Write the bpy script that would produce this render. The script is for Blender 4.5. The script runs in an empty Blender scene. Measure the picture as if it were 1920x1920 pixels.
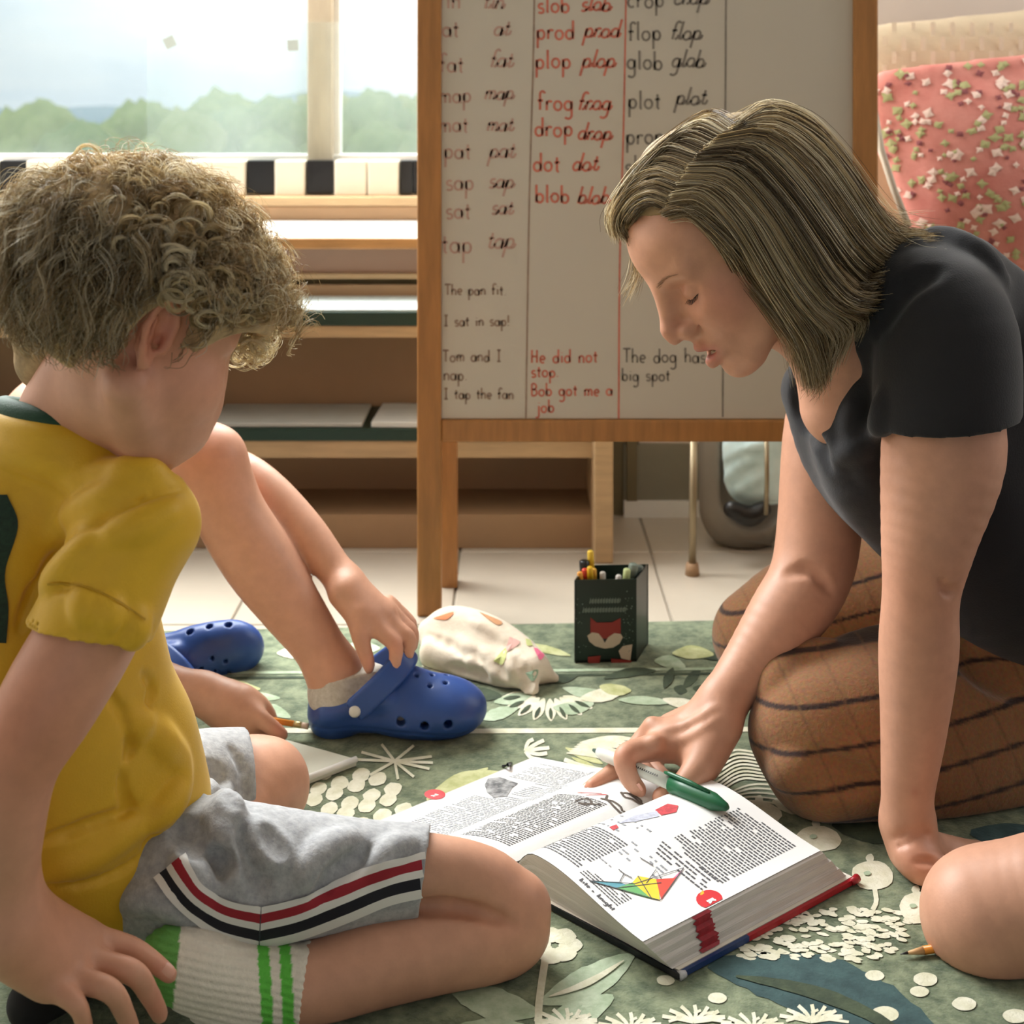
import bpy, bmesh, math, random
import numpy as np
from mathutils import Vector, Matrix
from mathutils.bvhtree import BVHTree

# ------------------------------------------------------------------ camera, world, light, exposure
F, HY, H = 2560.0, 200.0, 0.77      # focal length in px (1920 frame), eye-level row, eye height (m)
scene = bpy.context.scene
COL = scene.collection

cam_data = bpy.data.cameras.new('camera')
cam = bpy.data.objects.new('camera', cam_data)
COL.objects.link(cam)
cam.location = (0, 0, H)
cam.rotation_euler = (math.pi / 2, 0, 0)
cam_data.sensor_width = 36.0
cam_data.lens = 36.0 * F / 1920.0
cam_data.shift_y = -(960.0 - HY) / 1920.0
cam_data.clip_start = 0.05
cam_data.clip_end = 2000
cam_data.dof.use_dof = True
cam_data.dof.focus_distance = 1.30
cam_data.dof.aperture_fstop = 8.5
scene.camera = cam

world = bpy.data.worlds.new('sky')
scene.world = world
world.use_nodes = True
wn, wl = world.node_tree.nodes, world.node_tree.links
wn.clear()
w_out = wn.new('ShaderNodeOutputWorld')
w_bg = wn.new('ShaderNodeBackground')
w_tc = wn.new('ShaderNodeTexCoord')
w_map = wn.new('ShaderNodeMapping')
w_map.inputs['Scale'].default_value = (3.0, 3.0, 14.0)
w_noise = wn.new('ShaderNodeTexNoise')
w_noise.inputs['Scale'].default_value = 1.6
w_noise.inputs['Detail'].default_value = 4.0
w_ramp = wn.new('ShaderNodeValToRGB')
w_ramp.color_ramp.elements[0].position = 0.38
w_ramp.color_ramp.elements[0].color = (0.72, 0.84, 0.95, 1)
w_ramp.color_ramp.elements[1].position = 0.62
w_ramp.color_ramp.elements[1].color = (0.88, 0.94, 0.98, 1)
wl.new(w_tc.outputs['Generated'], w_map.inputs['Vector'])
wl.new(w_map.outputs['Vector'], w_noise.inputs['Vector'])
wl.new(w_noise.outputs['Fac'], w_ramp.inputs['Fac'])
wl.new(w_ramp.outputs['Color'], w_bg.inputs['Color'])
w_bg.inputs['Strength'].default_value = 1.65
wl.new(w_bg.outputs['Background'], w_out.inputs['Surface'])


def area_light(name, loc, target, sx, sy, energy, color):
    d = bpy.data.lights.new(name, 'AREA')
    d.shape = 'RECTANGLE'
    d.size, d.size_y = sx, sy
    d.energy = energy
    d.color = color
    o = bpy.data.objects.new(name, d)
    COL.objects.link(o)
    o.location = loc
    v = Vector(target) - Vector(loc)
    o.rotation_euler = v.to_track_quat('-Z', 'Y').to_euler()
    return o


# daylight that pours through the upper half of the long window, and the window of the left wall
area_light('window_daylight', (-0.75, 2.92, 1.78), (0.0, 1.2, 0.3), 2.7, 1.2, 440.0, (1.0, 1.0, 0.985))
area_light('side_daylight', (-2.25, 1.75, 1.55), (0.1, 1.4, 0.3), 1.1, 1.3, 14.0, (1.0, 0.97, 0.92))
area_light('right_daylight', (2.08, 2.0, 1.55), (0.6, 2.3, 0.5), 0.8, 1.2, 26.0, (1.0, 0.97, 0.92))

scene.view_settings.view_transform = 'Standard'
scene.view_settings.look = 'None'
scene.view_settings.gamma = 1.0
scene.view_settings.use_curve_mapping = False
scene.view_settings.exposure = -0.92
try:
    scene.cycles.use_denoising = True
    scene.cycles.max_bounces = 5
    scene.cycles.transparent_max_bounces = 8
    scene.cycles.use_adaptive_sampling = True
    scene.cycles.adaptive_threshold = 0.06
    scene.cycles.adaptive_min_samples = 16
    scene.cycles.sample_clamp_indirect = 6.0
except Exception:
    pass

random.seed(7)
rng = np.random.default_rng(7)


# ------------------------------------------------------------------ helpers: coordinates, objects, materials
def W(x, y, D):
    """point that lies D metres in front of the eye on the ray of photo pixel x, y"""
    return np.array([(x - 960.0) * D / F, D, H - (y - HY) * D / F])


def G(x, y, z=0.0):
    """point of the horizontal plane at height z seen at photo pixel x, y"""
    D = (H - z) * F / (y - HY)
    return np.array([(x - 960.0) * D / F, D, z])


def PX(p):
    p = np.asarray(p, float)
    return 960.0 + p[..., 0] * F / p[..., 1], HY + (H - p[..., 2]) * F / p[..., 1]


def lin(c):
    out = []
    for v in c:
        v = v / 255.0
        out.append(v / 12.92 if v <= 0.04045 else ((v + 0.055) / 1.055) ** 2.4)
    return (out[0], out[1], out[2], 1.0)


MATS = {}


def mat(name, rgb, rough=0.6, var=0.0, var_scale=20.0, bump=0.0, bump_scale=200.0, spec=0.5, rgb2=None,
        stretch=None, metallic=0.0, sheen=0.0, sss=0.0, attr=None, transl=0.0, coat=0.0, clear=0.0):
    """procedural principled material: two-tone noise colour, fine bump, optional colour attribute"""
    if name in MATS:
        return MATS[name]
    m = bpy.data.materials.new(name)
    m.use_nodes = True
    nt = m.node_tree
    n, l = nt.nodes, nt.links
    b = n['Principled BSDF']
    b.inputs['Roughness'].default_value = rough
    b.inputs['Metallic'].default_value = metallic
    b.inputs['Specular IOR Level'].default_value = spec
    b.inputs['Sheen Weight'].default_value = sheen
    b.inputs['Coat Weight'].default_value = coat
    c1 = lin(rgb)
    b.inputs['Base Color'].default_value = c1
    tc = n.new('ShaderNodeTexCoord')
    mp = n.new('ShaderNodeMapping')
    l.new(tc.outputs['Object'], mp.inputs['Vector'])
    if stretch:
        mp.inputs['Scale'].default_value = stretch
    col_out = None
    if attr:
        a = n.new('ShaderNodeAttribute')
        a.attribute_name = attr
        col_out = a.outputs['Color']
    if var > 0 or rgb2 is not None:
        nz = n.new('ShaderNodeTexNoise')
        nz.inputs['Scale'].default_value = var_scale
        nz.inputs['Detail'].default_value = 5.0
        nz.inputs['Roughness'].default_value = 0.6
        l.new(mp.outputs['Vector'], nz.inputs['Vector'])
        rp = n.new('ShaderNodeValToRGB')
        rp.color_ramp.elements[0].position = 0.35
        rp.color_ramp.elements[1].position = 0.65
        if attr:
            rp.color_ramp.elements[0].color = (1 - var, 1 - var, 1 - var, 1)
            rp.color_ramp.elements[1].color = (1 + var, 1 + var, 1 + var, 1)
            mx = n.new('ShaderNodeMix')
            mx.data_type = 'RGBA'
            mx.blend_type = 'MULTIPLY'
            mx.inputs[0].default_value = 1.0
            l.new(col_out, mx.inputs[6])
            l.new(rp.outputs['Color'], mx.inputs[7])
            col_out = mx.outputs[2]
        else:
            if rgb2 is None:
                ca = tuple(max(0, v * (1 - var)) for v in c1[:3]) + (1,)
                cb = tuple(min(1, v * (1 + var)) for v in c1[:3]) + (1,)
            else:
                ca, cb = c1, lin(rgb2)
            rp.color_ramp.elements[0].color = ca
            rp.color_ramp.elements[1].color = cb
            l.new(nz.outputs['Fac'], rp.inputs['Fac'])
            col_out = rp.outputs['Color']
        if attr:
            l.new(nz.outputs['Fac'], rp.inputs['Fac'])
    if col_out is not None:
        l.new(col_out, b.inputs['Base Color'])
    if bump > 0:
        bn = n.new('ShaderNodeTexNoise')
        bn.inputs['Scale'].default_value = bump_scale
        bn.inputs['Detail'].default_value = 3.0
        l.new(mp.outputs['Vector'], bn.inputs['Vector'])
        bp = n.new('ShaderNodeBump')
        bp.inputs['Strength'].default_value = bump
        bp.inputs['Distance'].default_value = 0.002
        l.new(bn.outputs['Fac'], bp.inputs['Height'])
        l.new(bp.outputs['Normal'], b.inputs['Normal'])
    if sss > 0:
        b.inputs['Subsurface Weight'].default_value = sss
        b.inputs['Subsurface Radius'].default_value = (0.012, 0.005, 0.003)
        b.inputs['Subsurface Scale'].default_value = 1.0
    if transl > 0:
        tr = n.new('ShaderNodeBsdfTranslucent')
        if col_out is not None:
            l.new(col_out, tr.inputs['Color'])
        else:
            tr.inputs['Color'].default_value = c1
        ms = n.new('ShaderNodeMixShader')
        ms.inputs[0].default_value = transl
        out = n['Material Output']
        l.new(b.outputs['BSDF'], ms.inputs[1])
        l.new(tr.outputs['BSDF'], ms.inputs[2])
        l.new(ms.outputs['Shader'], out.inputs['Surface'])
        if clear > 0:          # fine fibres let part of the light straight through
            tp = n.new('ShaderNodeBsdfTransparent')
            if col_out is not None:
                l.new(col_out, tp.inputs['Color'])
            mc = n.new('ShaderNodeMixShader')
            mc.inputs[0].default_value = clear
            l.new(ms.outputs['Shader'], mc.inputs[1])
            l.new(tp.outputs['BSDF'], mc.inputs[2])
            l.new(mc.outputs['Shader'], out.inputs['Surface'])
    MATS[name] = m
    return m


def tag(o, label=None, cat=None, group=None, kind=None):
    if label: o['label'] = label
    if cat: o['category'] = cat
    if group: o['group'] = group
    if kind: o['kind'] = kind
    return o


def empty(name, loc=(0, 0, 0)):
    o = bpy.data.objects.new(name, None)
    o.empty_display_size = 0.05
    COL.objects.link(o)
    o.location = loc
    return o


def link(name, me, m=None, parent=None, smooth=False):
    o = bpy.data.objects.new(name, me)
    COL.objects.link(o)
    if m is not None and not me.materials:
        me.materials.append(m)
    if parent is not None:
        o.parent = parent
        o.matrix_parent_inverse = Matrix.Translation(-Vector(parent.location)) if parent.parent is None else Matrix.Identity(4)
    if smooth:
        me.polygons.foreach_set('use_smooth', [True] * len(me.polygons))
    return o


def pydata(name, verts, faces, m=None, parent=None, smooth=False):
    me = bpy.data.meshes.new(name)
    me.from_pydata([tuple(map(float, v)) for v in verts], [], [tuple(map(int, f)) for f in faces])
    me.update()
    return link(name, me, m, parent, smooth)


def fast_mesh(name, V, Q, colors=None):
    """quads / tris from numpy arrays"""
    me = bpy.data.meshes.new(name)
    V = np.asarray(V, np.float32)
    Q = np.asarray(Q, np.int32)
    nf, k = Q.shape
    me.vertices.add(len(V))
    me.vertices.foreach_set('co', V.ravel())
    me.loops.add(nf * k)
    me.loops.foreach_set('vertex_index', Q.ravel())
    me.polygons.add(nf)
    me.polygons.foreach_set('loop_start', np.arange(0, nf * k, k, dtype=np.int32))
    try:
        me.polygons.foreach_set('loop_total', np.full(nf, k, np.int32))
    except Exception:
        pass
    me.polygons.foreach_set('use_smooth', np.ones(nf, bool))
    if colors is not None:
        a = me.color_attributes.new('tint', 'FLOAT_COLOR', 'POINT')
        c = np.ones((len(V), 4), np.float32)
        c[:, :3] = colors
        a.data.foreach_set('color', c.ravel())
    me.update(calc_edges=True)
    me.validate()
    return me


def box_mesh(name, x0, x1, y0, y1, z0, z1, bevel=0.0, seg=2):
    bm = bmesh.new()
    r = bmesh.ops.create_cube(bm, size=1.0)
    for v in bm.verts:
        v.co = Vector(((x0 + x1) / 2 + v.co.x * (x1 - x0), (y0 + y1) / 2 + v.co.y * (y1 - y0), (z0 + z1) / 2 + v.co.z * (z1 - z0)))
    if bevel > 0:
        bmesh.ops.bevel(bm, geom=list(bm.edges), offset=bevel, segments=seg, profile=0.6, affect='EDGES')
    me = bpy.data.meshes.new(name)
    bm.to_mesh(me)
    bm.free()
    return me


def box(name, x0, x1, y0, y1, z0, z1, m, parent=None, bevel=0.0):
    return link(name, box_mesh(name, x0, x1, y0, y1, z0, z1, bevel), m, parent)


def tube(name, pts, radii, m=None, parent=None, seg=12, caps=True):
    """swept round tube through pts"""
    V, Fc = tube_geo(pts, radii, seg, caps)
    return pydata(name, V, Fc, m, parent, True)


def tube_geo(pts, radii, seg=12, caps=True):
    pts = [np.asarray(p, float) for p in pts]
    if np.isscalar(radii): radii = [radii] * len(pts)
    V, Fc = [], []
    up = None
    for i, p in enumerate(pts):
        t = pts[min(i + 1, len(pts) - 1)] - pts[max(i - 1, 0)]
        t = t / (np.linalg.norm(t) + 1e-12)
        if up is None:
            a = np.array([0, 0, 1.0]) if abs(t[2]) < 0.9 else np.array([1.0, 0, 0])
            up = np.cross(t, a)
        up = up - t * np.dot(up, t)
        up /= np.linalg.norm(up) + 1e-12
        s = np.cross(t, up)
        for k in range(seg):
            a = 2 * math.pi * k / seg
            V.append(p + radii[i] * (math.cos(a) * up + math.sin(a) * s))
    for i in range(len(pts) - 1):
        for k in range(seg):
            k2 = (k + 1) % seg
            Fc.append((i * seg + k, i * seg + k2, (i + 1) * seg + k2, (i + 1) * seg + k))
    if caps:
        Fc.append(tuple(range(seg - 1, -1, -1)))
        n = (len(pts) - 1) * seg
        Fc.append(tuple(n + k for k in range(seg)))
    return V, Fc


def resample(pts, n):
    """Catmull-Rom style smooth resampling of a polyline of rows to n rows"""
    P = np.asarray(pts, float)
    if len(P) == 2:
        t = np.linspace(0, 1, n)[:, None]
        return P[0] * (1 - t) + P[1] * t
    Q = np.vstack([2 * P[0] - P[1], P, 2 * P[-1] - P[-2]])
    u = np.linspace(0, len(P) - 1 - 1e-9, n)
    i = u.astype(int)
    t = (u - i)[:, None]
    p0, p1, p2, p3 = Q[i], Q[i + 1], Q[i + 2], Q[i + 3]
    return 0.5 * ((2 * p1) + (-p0 + p2) * t + (2 * p0 - 5 * p1 + 4 * p2 - p3) * t ** 2 + (-p0 + 3 * p1 - 3 * p2 + p3) * t ** 3)


# ------------------------------------------------------------------ helpers: implicit (smooth-blended) bodies
class Vox:
    def __init__(self, lo, hi, h):
        self.lo = np.array(lo, float)
        self.h = h
        self.n = np.ceil((np.array(hi) - self.lo) / h).astype(int) + 1
        self.g = np.full(self.n, 1.0, np.float32)
        self.ax = [self.lo[i] + h * np.arange(self.n[i]) for i in range(3)]

    def region(self, lo, hi):
        a = np.maximum(np.floor((np.asarray(lo) - self.lo) / self.h).astype(int), 0)
        b = np.minimum(np.ceil((np.asarray(hi) - self.lo) / self.h).astype(int) + 1, self.n)
        if np.any(b <= a): return None, None
        sl = tuple(slice(a[i], b[i]) for i in range(3))
        X = self.ax[0][sl[0]][:, None, None].astype(np.float32)
        Y = self.ax[1][sl[1]][None, :, None].astype(np.float32)
        Z = self.ax[2][sl[2]][None, None, :].astype(np.float32)
        return sl, (X, Y, Z)

    def put(self, sl, d, k, op):
        g = self.g[sl]
        d = d.astype(np.float32)
        if op == 'add':
            if k > 0:
                h = np.maximum(k - np.abs(g - d), 0) / k
                self.g[sl] = np.minimum(g, d) - h * h * (k * 0.25)
            else:
                self.g[sl] = np.minimum(g, d)
        elif op == 'sub':
            d = -d
            if k > 0:
                h = np.maximum(k - np.abs(g - d), 0) / k
                self.g[sl] = np.maximum(g, d) + h * h * (k * 0.25)
            else:
                self.g[sl] = np.maximum(g, d)

    def cap(self, a, b, ra, rb, k=0.006, op='add', flat=None, extra=0.0):
        """tapering capsule; flat = (axis, factor) squashes the section along axis"""
        a, b = np.asarray(a, float), np.asarray(b, float)
        pad = max(ra, rb) + k + extra + 2 * self.h + 0.004
        sl, c = self.region(np.minimum(a, b) - pad, np.maximum(a, b) + pad)
        if sl is None: return
        X, Y, Z = c
        ba = b - a
        L2 = float(ba @ ba) + 1e-12
        t = np.clip(((X - a[0]) * ba[0] + (Y - a[1]) * ba[1] + (Z - a[2]) * ba[2]) / L2, 0, 1)
        qx, qy, qz = X - a[0] - t * ba[0], Y - a[1] - t * ba[1], Z - a[2] - t * ba[2]
        if flat is not None:
            nrm = np.asarray(flat[0], float)
            nrm = nrm / np.linalg.norm(nrm)
            f = flat[1]
            s = (qx * nrm[0] + qy * nrm[1] + qz * nrm[2]) * (1.0 / f - 1.0)
            qx, qy, qz = qx + nrm[0] * s, qy + nrm[1] * s, qz + nrm[2] * s
            d = (np.sqrt(qx * qx + qy * qy + qz * qz) - (ra + t * (rb - ra))) * min(1.0, f + 0.25)
        else:
            d = np.sqrt(qx * qx + qy * qy + qz * qz) - (ra + t * (rb - ra))
        self.put(sl, d, k, op)

    def ell(self, c0, r, k=0.008, op='add', R=None):
        """ellipsoid; rows of R are its local axes in world space"""
        c0, r = np.asarray(c0, float), np.asarray(r, float)
        pad = float(r.max()) + k + 2 * self.h + 0.004
        sl, c = self.region(c0 - pad, c0 + pad)
        if sl is None: return
        X, Y, Z = c[0] - c0[0], c[1] - c0[1], c[2] - c0[2]
        if R is not None:
            x = X * R[0][0] + Y * R[0][1] + Z * R[0][2]
            y = X * R[1][0] + Y * R[1][1] + Z * R[1][2]
            z = X * R[2][0] + Y * R[2][1] + Z * R[2][2]
        else:
            x, y, z = X, Y, Z
        k0 = np.sqrt((x / r[0]) ** 2 + (y / r[1]) ** 2 + (z / r[2]) ** 2)
        k1 = np.sqrt((x / r[0] ** 2) ** 2 + (y / r[1] ** 2) ** 2 + (z / r[2] ** 2) ** 2) + 1e-9
        self.put(sl, k0 * (k0 - 1.0) / k1, k, op)

    def plane(self, p, nrm, k=0.0):
        """keep the side opposite to the normal"""
        p, nrm = np.asarray(p, float), np.asarray(nrm, float)
        nrm = nrm / np.linalg.norm(nrm)
        X, Y, Z = self.ax[0][:, None, None], self.ax[1][None, :, None], self.ax[2][None, None, :]
        d = ((X - p[0]) * nrm[0] + (Y - p[1]) * nrm[1] + (Z - p[2]) * nrm[2]).astype(np.float32)
        if k > 0:
            h = np.maximum(k - np.abs(self.g - d), 0) / k
            self.g = np.maximum(self.g, d) + h * h * (k * 0.25)
        else:
            self.g = np.maximum(self.g, d)

    def blank(self):
        v = Vox.__new__(Vox)
        v.lo, v.h, v.n, v.ax = self.lo, self.h, self.n, self.ax
        v.g = np.full(self.n, 1.0, np.float32)
        return v

    def merge(self, o, k=0.0):
        self.put((slice(None),) * 3, o.g, k, 'add')

    def limb(self, rows, k=0.008, op='add', grow=0.0, flat=None):
        """rows of (px, py, D, radius in px): one smooth tapering limb through them, blended in with k"""
        q = np.array([list(W(x, y, D)) + [r * D / F + grow] for x, y, D, r in rows])
        if len(q) > 2:
            q = resample(q, 5 * (len(q) - 1) + 1)
        elif len(q) == 1:
            q = np.vstack([q, q + 1e-5])
        pad = q[:, 3].max() + k + 2 * self.h + 0.004
        lo = np.maximum(np.floor((q[:, :3].min(0) - pad - self.lo) / self.h).astype(int), 0)
        hi = np.minimum(np.ceil((q[:, :3].max(0) + pad - self.lo) / self.h).astype(int) + 1, self.n)
        if np.any(hi <= lo): return
        t = Vox.__new__(Vox)
        t.h, t.n, t.lo = self.h, hi - lo, self.lo + lo * self.h
        t.ax = [self.ax[i][lo[i]:hi[i]] for i in range(3)]
        t.g = np.full(t.n, 1.0, np.float32)
        for i in range(len(q) - 1):
            t.cap(q[i, :3], q[i + 1, :3], q[i, 3], q[i + 1, 3], 0.0, 'add', flat, k)
        self.put(tuple(slice(lo[i], hi[i]) for i in range(3)), t.g, k, op)

    def at(self, p):
        f = (np.asarray(p) - self.lo) / self.h
        i = np.floor(f).astype(int)
        if np.any(i < 0) or np.any(i >= self.n - 1): return 1.0
        t = f - i
        g = self.g[i[0]:i[0] + 2, i[1]:i[1] + 2, i[2]:i[2] + 2]
        g = g[0] * (1 - t[0]) + g[1] * t[0]
        g = g[0] * (1 - t[1]) + g[1] * t[1]
        return float(g[0] * (1 - t[2]) + g[1] * t[2])

    def depth(self, x, y):
        """distance at which the line of sight of pixel x, y meets the surface"""
        D = max(self.lo[1], 0.3)
        end = self.lo[1] + self.h * self.n[1]
        while D < end:
            if self.at(W(x, y, D)) < 0: return D
            D += self.h
        return None

    def fold(self, rows, r, depth, k=0.008, op='add', n=10):
        """a ridge (add) or crease (sub) running along pixel polyline rows on the surface"""
        pts = resample(rows, n)
        w = []
        for x, y in pts:
            D = self.depth(x, y)
            w.append(None if D is None else W(x, y, D + (r - depth if op == 'add' else -(r - depth))))
        for i in range(n - 1):
            if w[i] is None or w[i + 1] is None: continue
            if np.linalg.norm(w[i] - w[i + 1]) > 0.09: continue
            s0 = math.sin(math.pi * min(max((i + 0.35) / (n - 0.3), 0), 1)) ** 0.5
            s1 = math.sin(math.pi * min(max((i + 1.35) / (n - 0.3), 0), 1)) ** 0.5
            self.cap(w[i], w[i + 1], r * s0, r * s1, k, op)

    def nets(self):
        g = self.g
        s = g < 0
        n = np.array(g.shape)
        cnt = np.zeros(n - 1, np.uint8)
        for i in (0, 1):
            for j in (0, 1):
                for k in (0, 1):
                    cnt += s[i:n[0] - 1 + i, j:n[1] - 1 + j, k:n[2] - 1 + k]
        act = (cnt > 0) & (cnt < 8)
        I = np.argwhere(act).astype(np.int32)
        idx = np.full(n - 1, -1, np.int32)
        idx[act] = np.arange(len(I), dtype=np.int32)
        cor = {}
        for i in (0, 1):
            for j in (0, 1):
                for k in (0, 1):
                    cor[i, j, k] = g[I[:, 0] + i, I[:, 1] + j, I[:, 2] + k]
        acc = np.zeros((len(I), 3))
        num = np.zeros(len(I))
        cs = list(cor)
        for a in cs:
            for ax in range(3):
                if a[ax] == 1: continue
                b = list(a); b[ax] = 1; b = tuple(b)
                va, vb = cor[a], cor[b]
                m = (va < 0) != (vb < 0)
                t = np.where(m, va / np.where(m, va - vb, 1), 0)
                p = np.repeat(np.array(a, float)[None], len(I), 0)
                p[:, ax] = t
                acc += p * m[:, None]
                num += m
        V = self.lo + self.h * (I + acc / num[:, None])
        Q = []
        for ax in range(3):
            u, v = (ax + 1) % 3, (ax + 2) % 3
            a = [slice(1, n[i] - 1) for i in range(3)]
            b = list(a)
            a[ax] = slice(0, n[ax] - 1)
            b[ax] = slice(1, n[ax])
            sa, sb = s[tuple(a)], s[tuple(b)]
            m = np.argwhere(sa != sb)
            if len(m) == 0: continue
            off = np.array([1, 1, 1]); off[ax] = 0
            e = m + off
            fl = sa[m[:, 0], m[:, 1], m[:, 2]]
            def cell(du, dv):
                c = e.copy()
                c[:, u] -= du
                c[:, v] -= dv
                return idx[c[:, 0], c[:, 1], c[:, 2]]
            q = np.stack([cell(1, 1), cell(0, 1), cell(0, 0), cell(1, 0)], 1)
            q[~fl] = q[~fl][:, ::-1]
            Q.append(q)
        return V, np.concatenate(Q)

    def mesh(self, name, m, parent=None, color=None, smooth=1):
        V, Q = self.nets()
        if smooth:
            for _ in range(smooth):
                S = np.zeros_like(V)
                c = np.zeros(len(V))
                for a, b in ((0, 1), (1, 2), (2, 3), (3, 0)):
                    np.add.at(S, Q[:, a], V[Q[:, b]])
                    np.add.at(c, Q[:, a], 1)
                    np.add.at(S, Q[:, b], V[Q[:, a]])
                    np.add.at(c, Q[:, b], 1)
                V = 0.5 * V + 0.5 * S / np.maximum(c, 1)[:, None]
        colors = color(V) if color is not None else None
        me = fast_mesh(name, V, Q, colors)
        return link(name, me, m, parent)


def bounds(rows, pad):
    P = np.array([W(x, y, D) for x, y, D, r in rows])
    R = np.array([r * D / F for x, y, D, r in rows])[:, None]
    return (P - R).min(0) - pad, (P + R).max(0) + pad


def bvh(o):
    me = o.data
    V = np.empty(len(me.vertices) * 3, np.float32)
    me.vertices.foreach_get('co', V)
    V = V.reshape(-1, 3)
    return BVHTree.FromPolygons([Vector(v) for v in V], [tuple(p.vertices) for p in me.polygons])


def drape(name, tree, upper, lower, lanes, m, parent, n=40, lift=0.0012, off=(0, 0)):
    """a strip of cloth laid on a surface: between pixel polylines upper and lower, lanes = (from, to) share"""
    U, L = resample(upper, n), resample(lower, n)
    V, Fc, prev = [], [], None
    cols = 4
    cam_p = Vector((0, 0, H))
    for i in range(n):
        row = []
        for j in range(cols):
            t = lanes[0] + (lanes[1] - lanes[0]) * j / (cols - 1)
            x, y = U[i] * (1 - t) + L[i] * t
            d = (Vector(W(x, y, 1.0)) - cam_p).normalized()
            hit = tree.ray_cast(cam_p, d)
            row.append(None if hit[0] is None else hit[0] + hit[1] * lift - d * lift * 0.5)
        if any(r is None for r in row):
            prev = None
            continue
        base = len(V)
        V += [tuple(r) for r in row]
        if prev is not None and max((Vector(V[prev + j]) - Vector(V[base + j])).length for j in range(cols)) < 0.05:
            for j in range(cols - 1):
                Fc.append((prev + j, prev + j + 1, base + j + 1, base + j))
        prev = base
    if Fc:
        return pydata(name, V, Fc, m, parent, True)


def strands(name, pts, r0, r1, m, parent, cols=None):
    """hair: pts (N, S, 3) -> thin three-sided fibres in one mesh"""
    pts = np.asarray(pts, float)
    N, S, _ = pts.shape
    t = np.gradient(pts, axis=1)
    t /= np.linalg.norm(t, axis=2, keepdims=True) + 1e-9
    a = rng.normal(size=(N, 1, 3))
    u = np.cross(t, np.repeat(a, S, 1))
    u /= np.linalg.norm(u, axis=2, keepdims=True) + 1e-9
    v = np.cross(t, u)
    rad = np.linspace(0, 1, S)[None, :, None] ** 1.5
    rad = (r0 + (r1 - r0) * rad) * np.ones((N, 1, 1))
    V = np.empty((N, S, 3, 3))
    for k in range(3):
        an = 2 * math.pi * k / 3
        V[:, :, k] = pts + rad * (math.cos(an) * u + math.sin(an) * v)
    base = (np.arange(N)[:, None] * S + np.arange(S - 1)[None]) * 3
    Q = []
    for k in range(3):
        k2 = (k + 1) % 3
        Q.append(np.stack([base + k, base + k2, base + 3 + k2, base + 3 + k], -1).reshape(-1, 4))
    c = None
    if cols is not None:
        c = np.repeat(np.asarray(cols)[:, None, :], S * 3, 1).reshape(-1, 3)
    me = fast_mesh(name, V.reshape(-1, 3), np.concatenate(Q), c)
    return link(name, me, m, parent)


class Frame:
    """a head's own axes: x forward, y left, z up"""
    def __init__(self, o, fwd, up, s=1.0):
        f = np.asarray(fwd, float); f /= np.linalg.norm(f)
        u = np.asarray(up, float); u = u - f * (u @ f); u /= np.linalg.norm(u)
        self.o, self.f, self.u, self.l, self.s = np.asarray(o, float), f, u, np.cross(u, f), s
        self.R = np.array([self.f, self.l, self.u])

    def __call__(self, x, y, z):
        return self.o + self.s * (x * self.f + y * self.l + z * self.u)

    def inv(self, V):
        d = (np.asarray(V) - self.o) / self.s
        return d @ self.R.T
# ------------------------------------------------------------------ the room
M_floor = mat('floor_tile', (184, 174, 158), 0.28, var=0.05, var_scale=6, spec=0.5)
M_grout = mat('floor_grout', (154, 145, 130), 0.7, var=0.06)
M_wall = mat('wall_paint', (222, 208, 198), 0.75, var=0.02, var_scale=4, bump=0.05)
M_wall_low = mat('wall_lower_paint', (128, 122, 104), 0.7, var=0.03)
M_ceiling = mat('ceiling_paint', (172, 170, 166), 0.85, var=0.02)
M_whitewood = mat('white_gloss_wood', (232, 229, 222), 0.22, var=0.02, coat=0.3)
M_post = mat('window_post_wood', (176, 160, 136), 0.5, var=0.08, var_scale=8, stretch=(6, 6, 1))
M_oak = mat('oak_trim', (160, 112, 62), 0.45, var=0.18, var_scale=10, stretch=(1, 8, 14), bump=0.05)
M_apron = mat('apron_panel', (150, 118, 98), 0.65, var=0.05, var_scale=5)
M_olive = mat('olive_panel', (112, 100, 72), 0.7, var=0.05, var_scale=5)
M_tan = mat('tan_wood', (176, 146, 108), 0.5, var=0.10, var_scale=9, stretch=(1, 6, 10))
M_back = mat('shelf_back', (156, 124, 92), 0.7, var=0.08, var_scale=4)
M_green = mat('shelf_green', (20, 48, 36), 0.45, var=0.06)

fl = box('floor', -2.4, 2.2, -1.6, 3.05, -0.08, -0.004, M_grout)
tag(fl, kind='structure')
tile_me = box_mesh('floor_tile', 0.002, 0.328, 0.002, 0.328, -0.006, 0.0, 0.0015, 1)
tile_me.materials.append(M_floor)
for i in range(14):
    for j in range(14):
        t = bpy.data.objects.new('tile', tile_me)
        COL.objects.link(t)
        t.parent = fl
        t.location = (-2.4 + 0.33 * i, -1.6 + 0.33 * j, 0.0)

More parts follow.
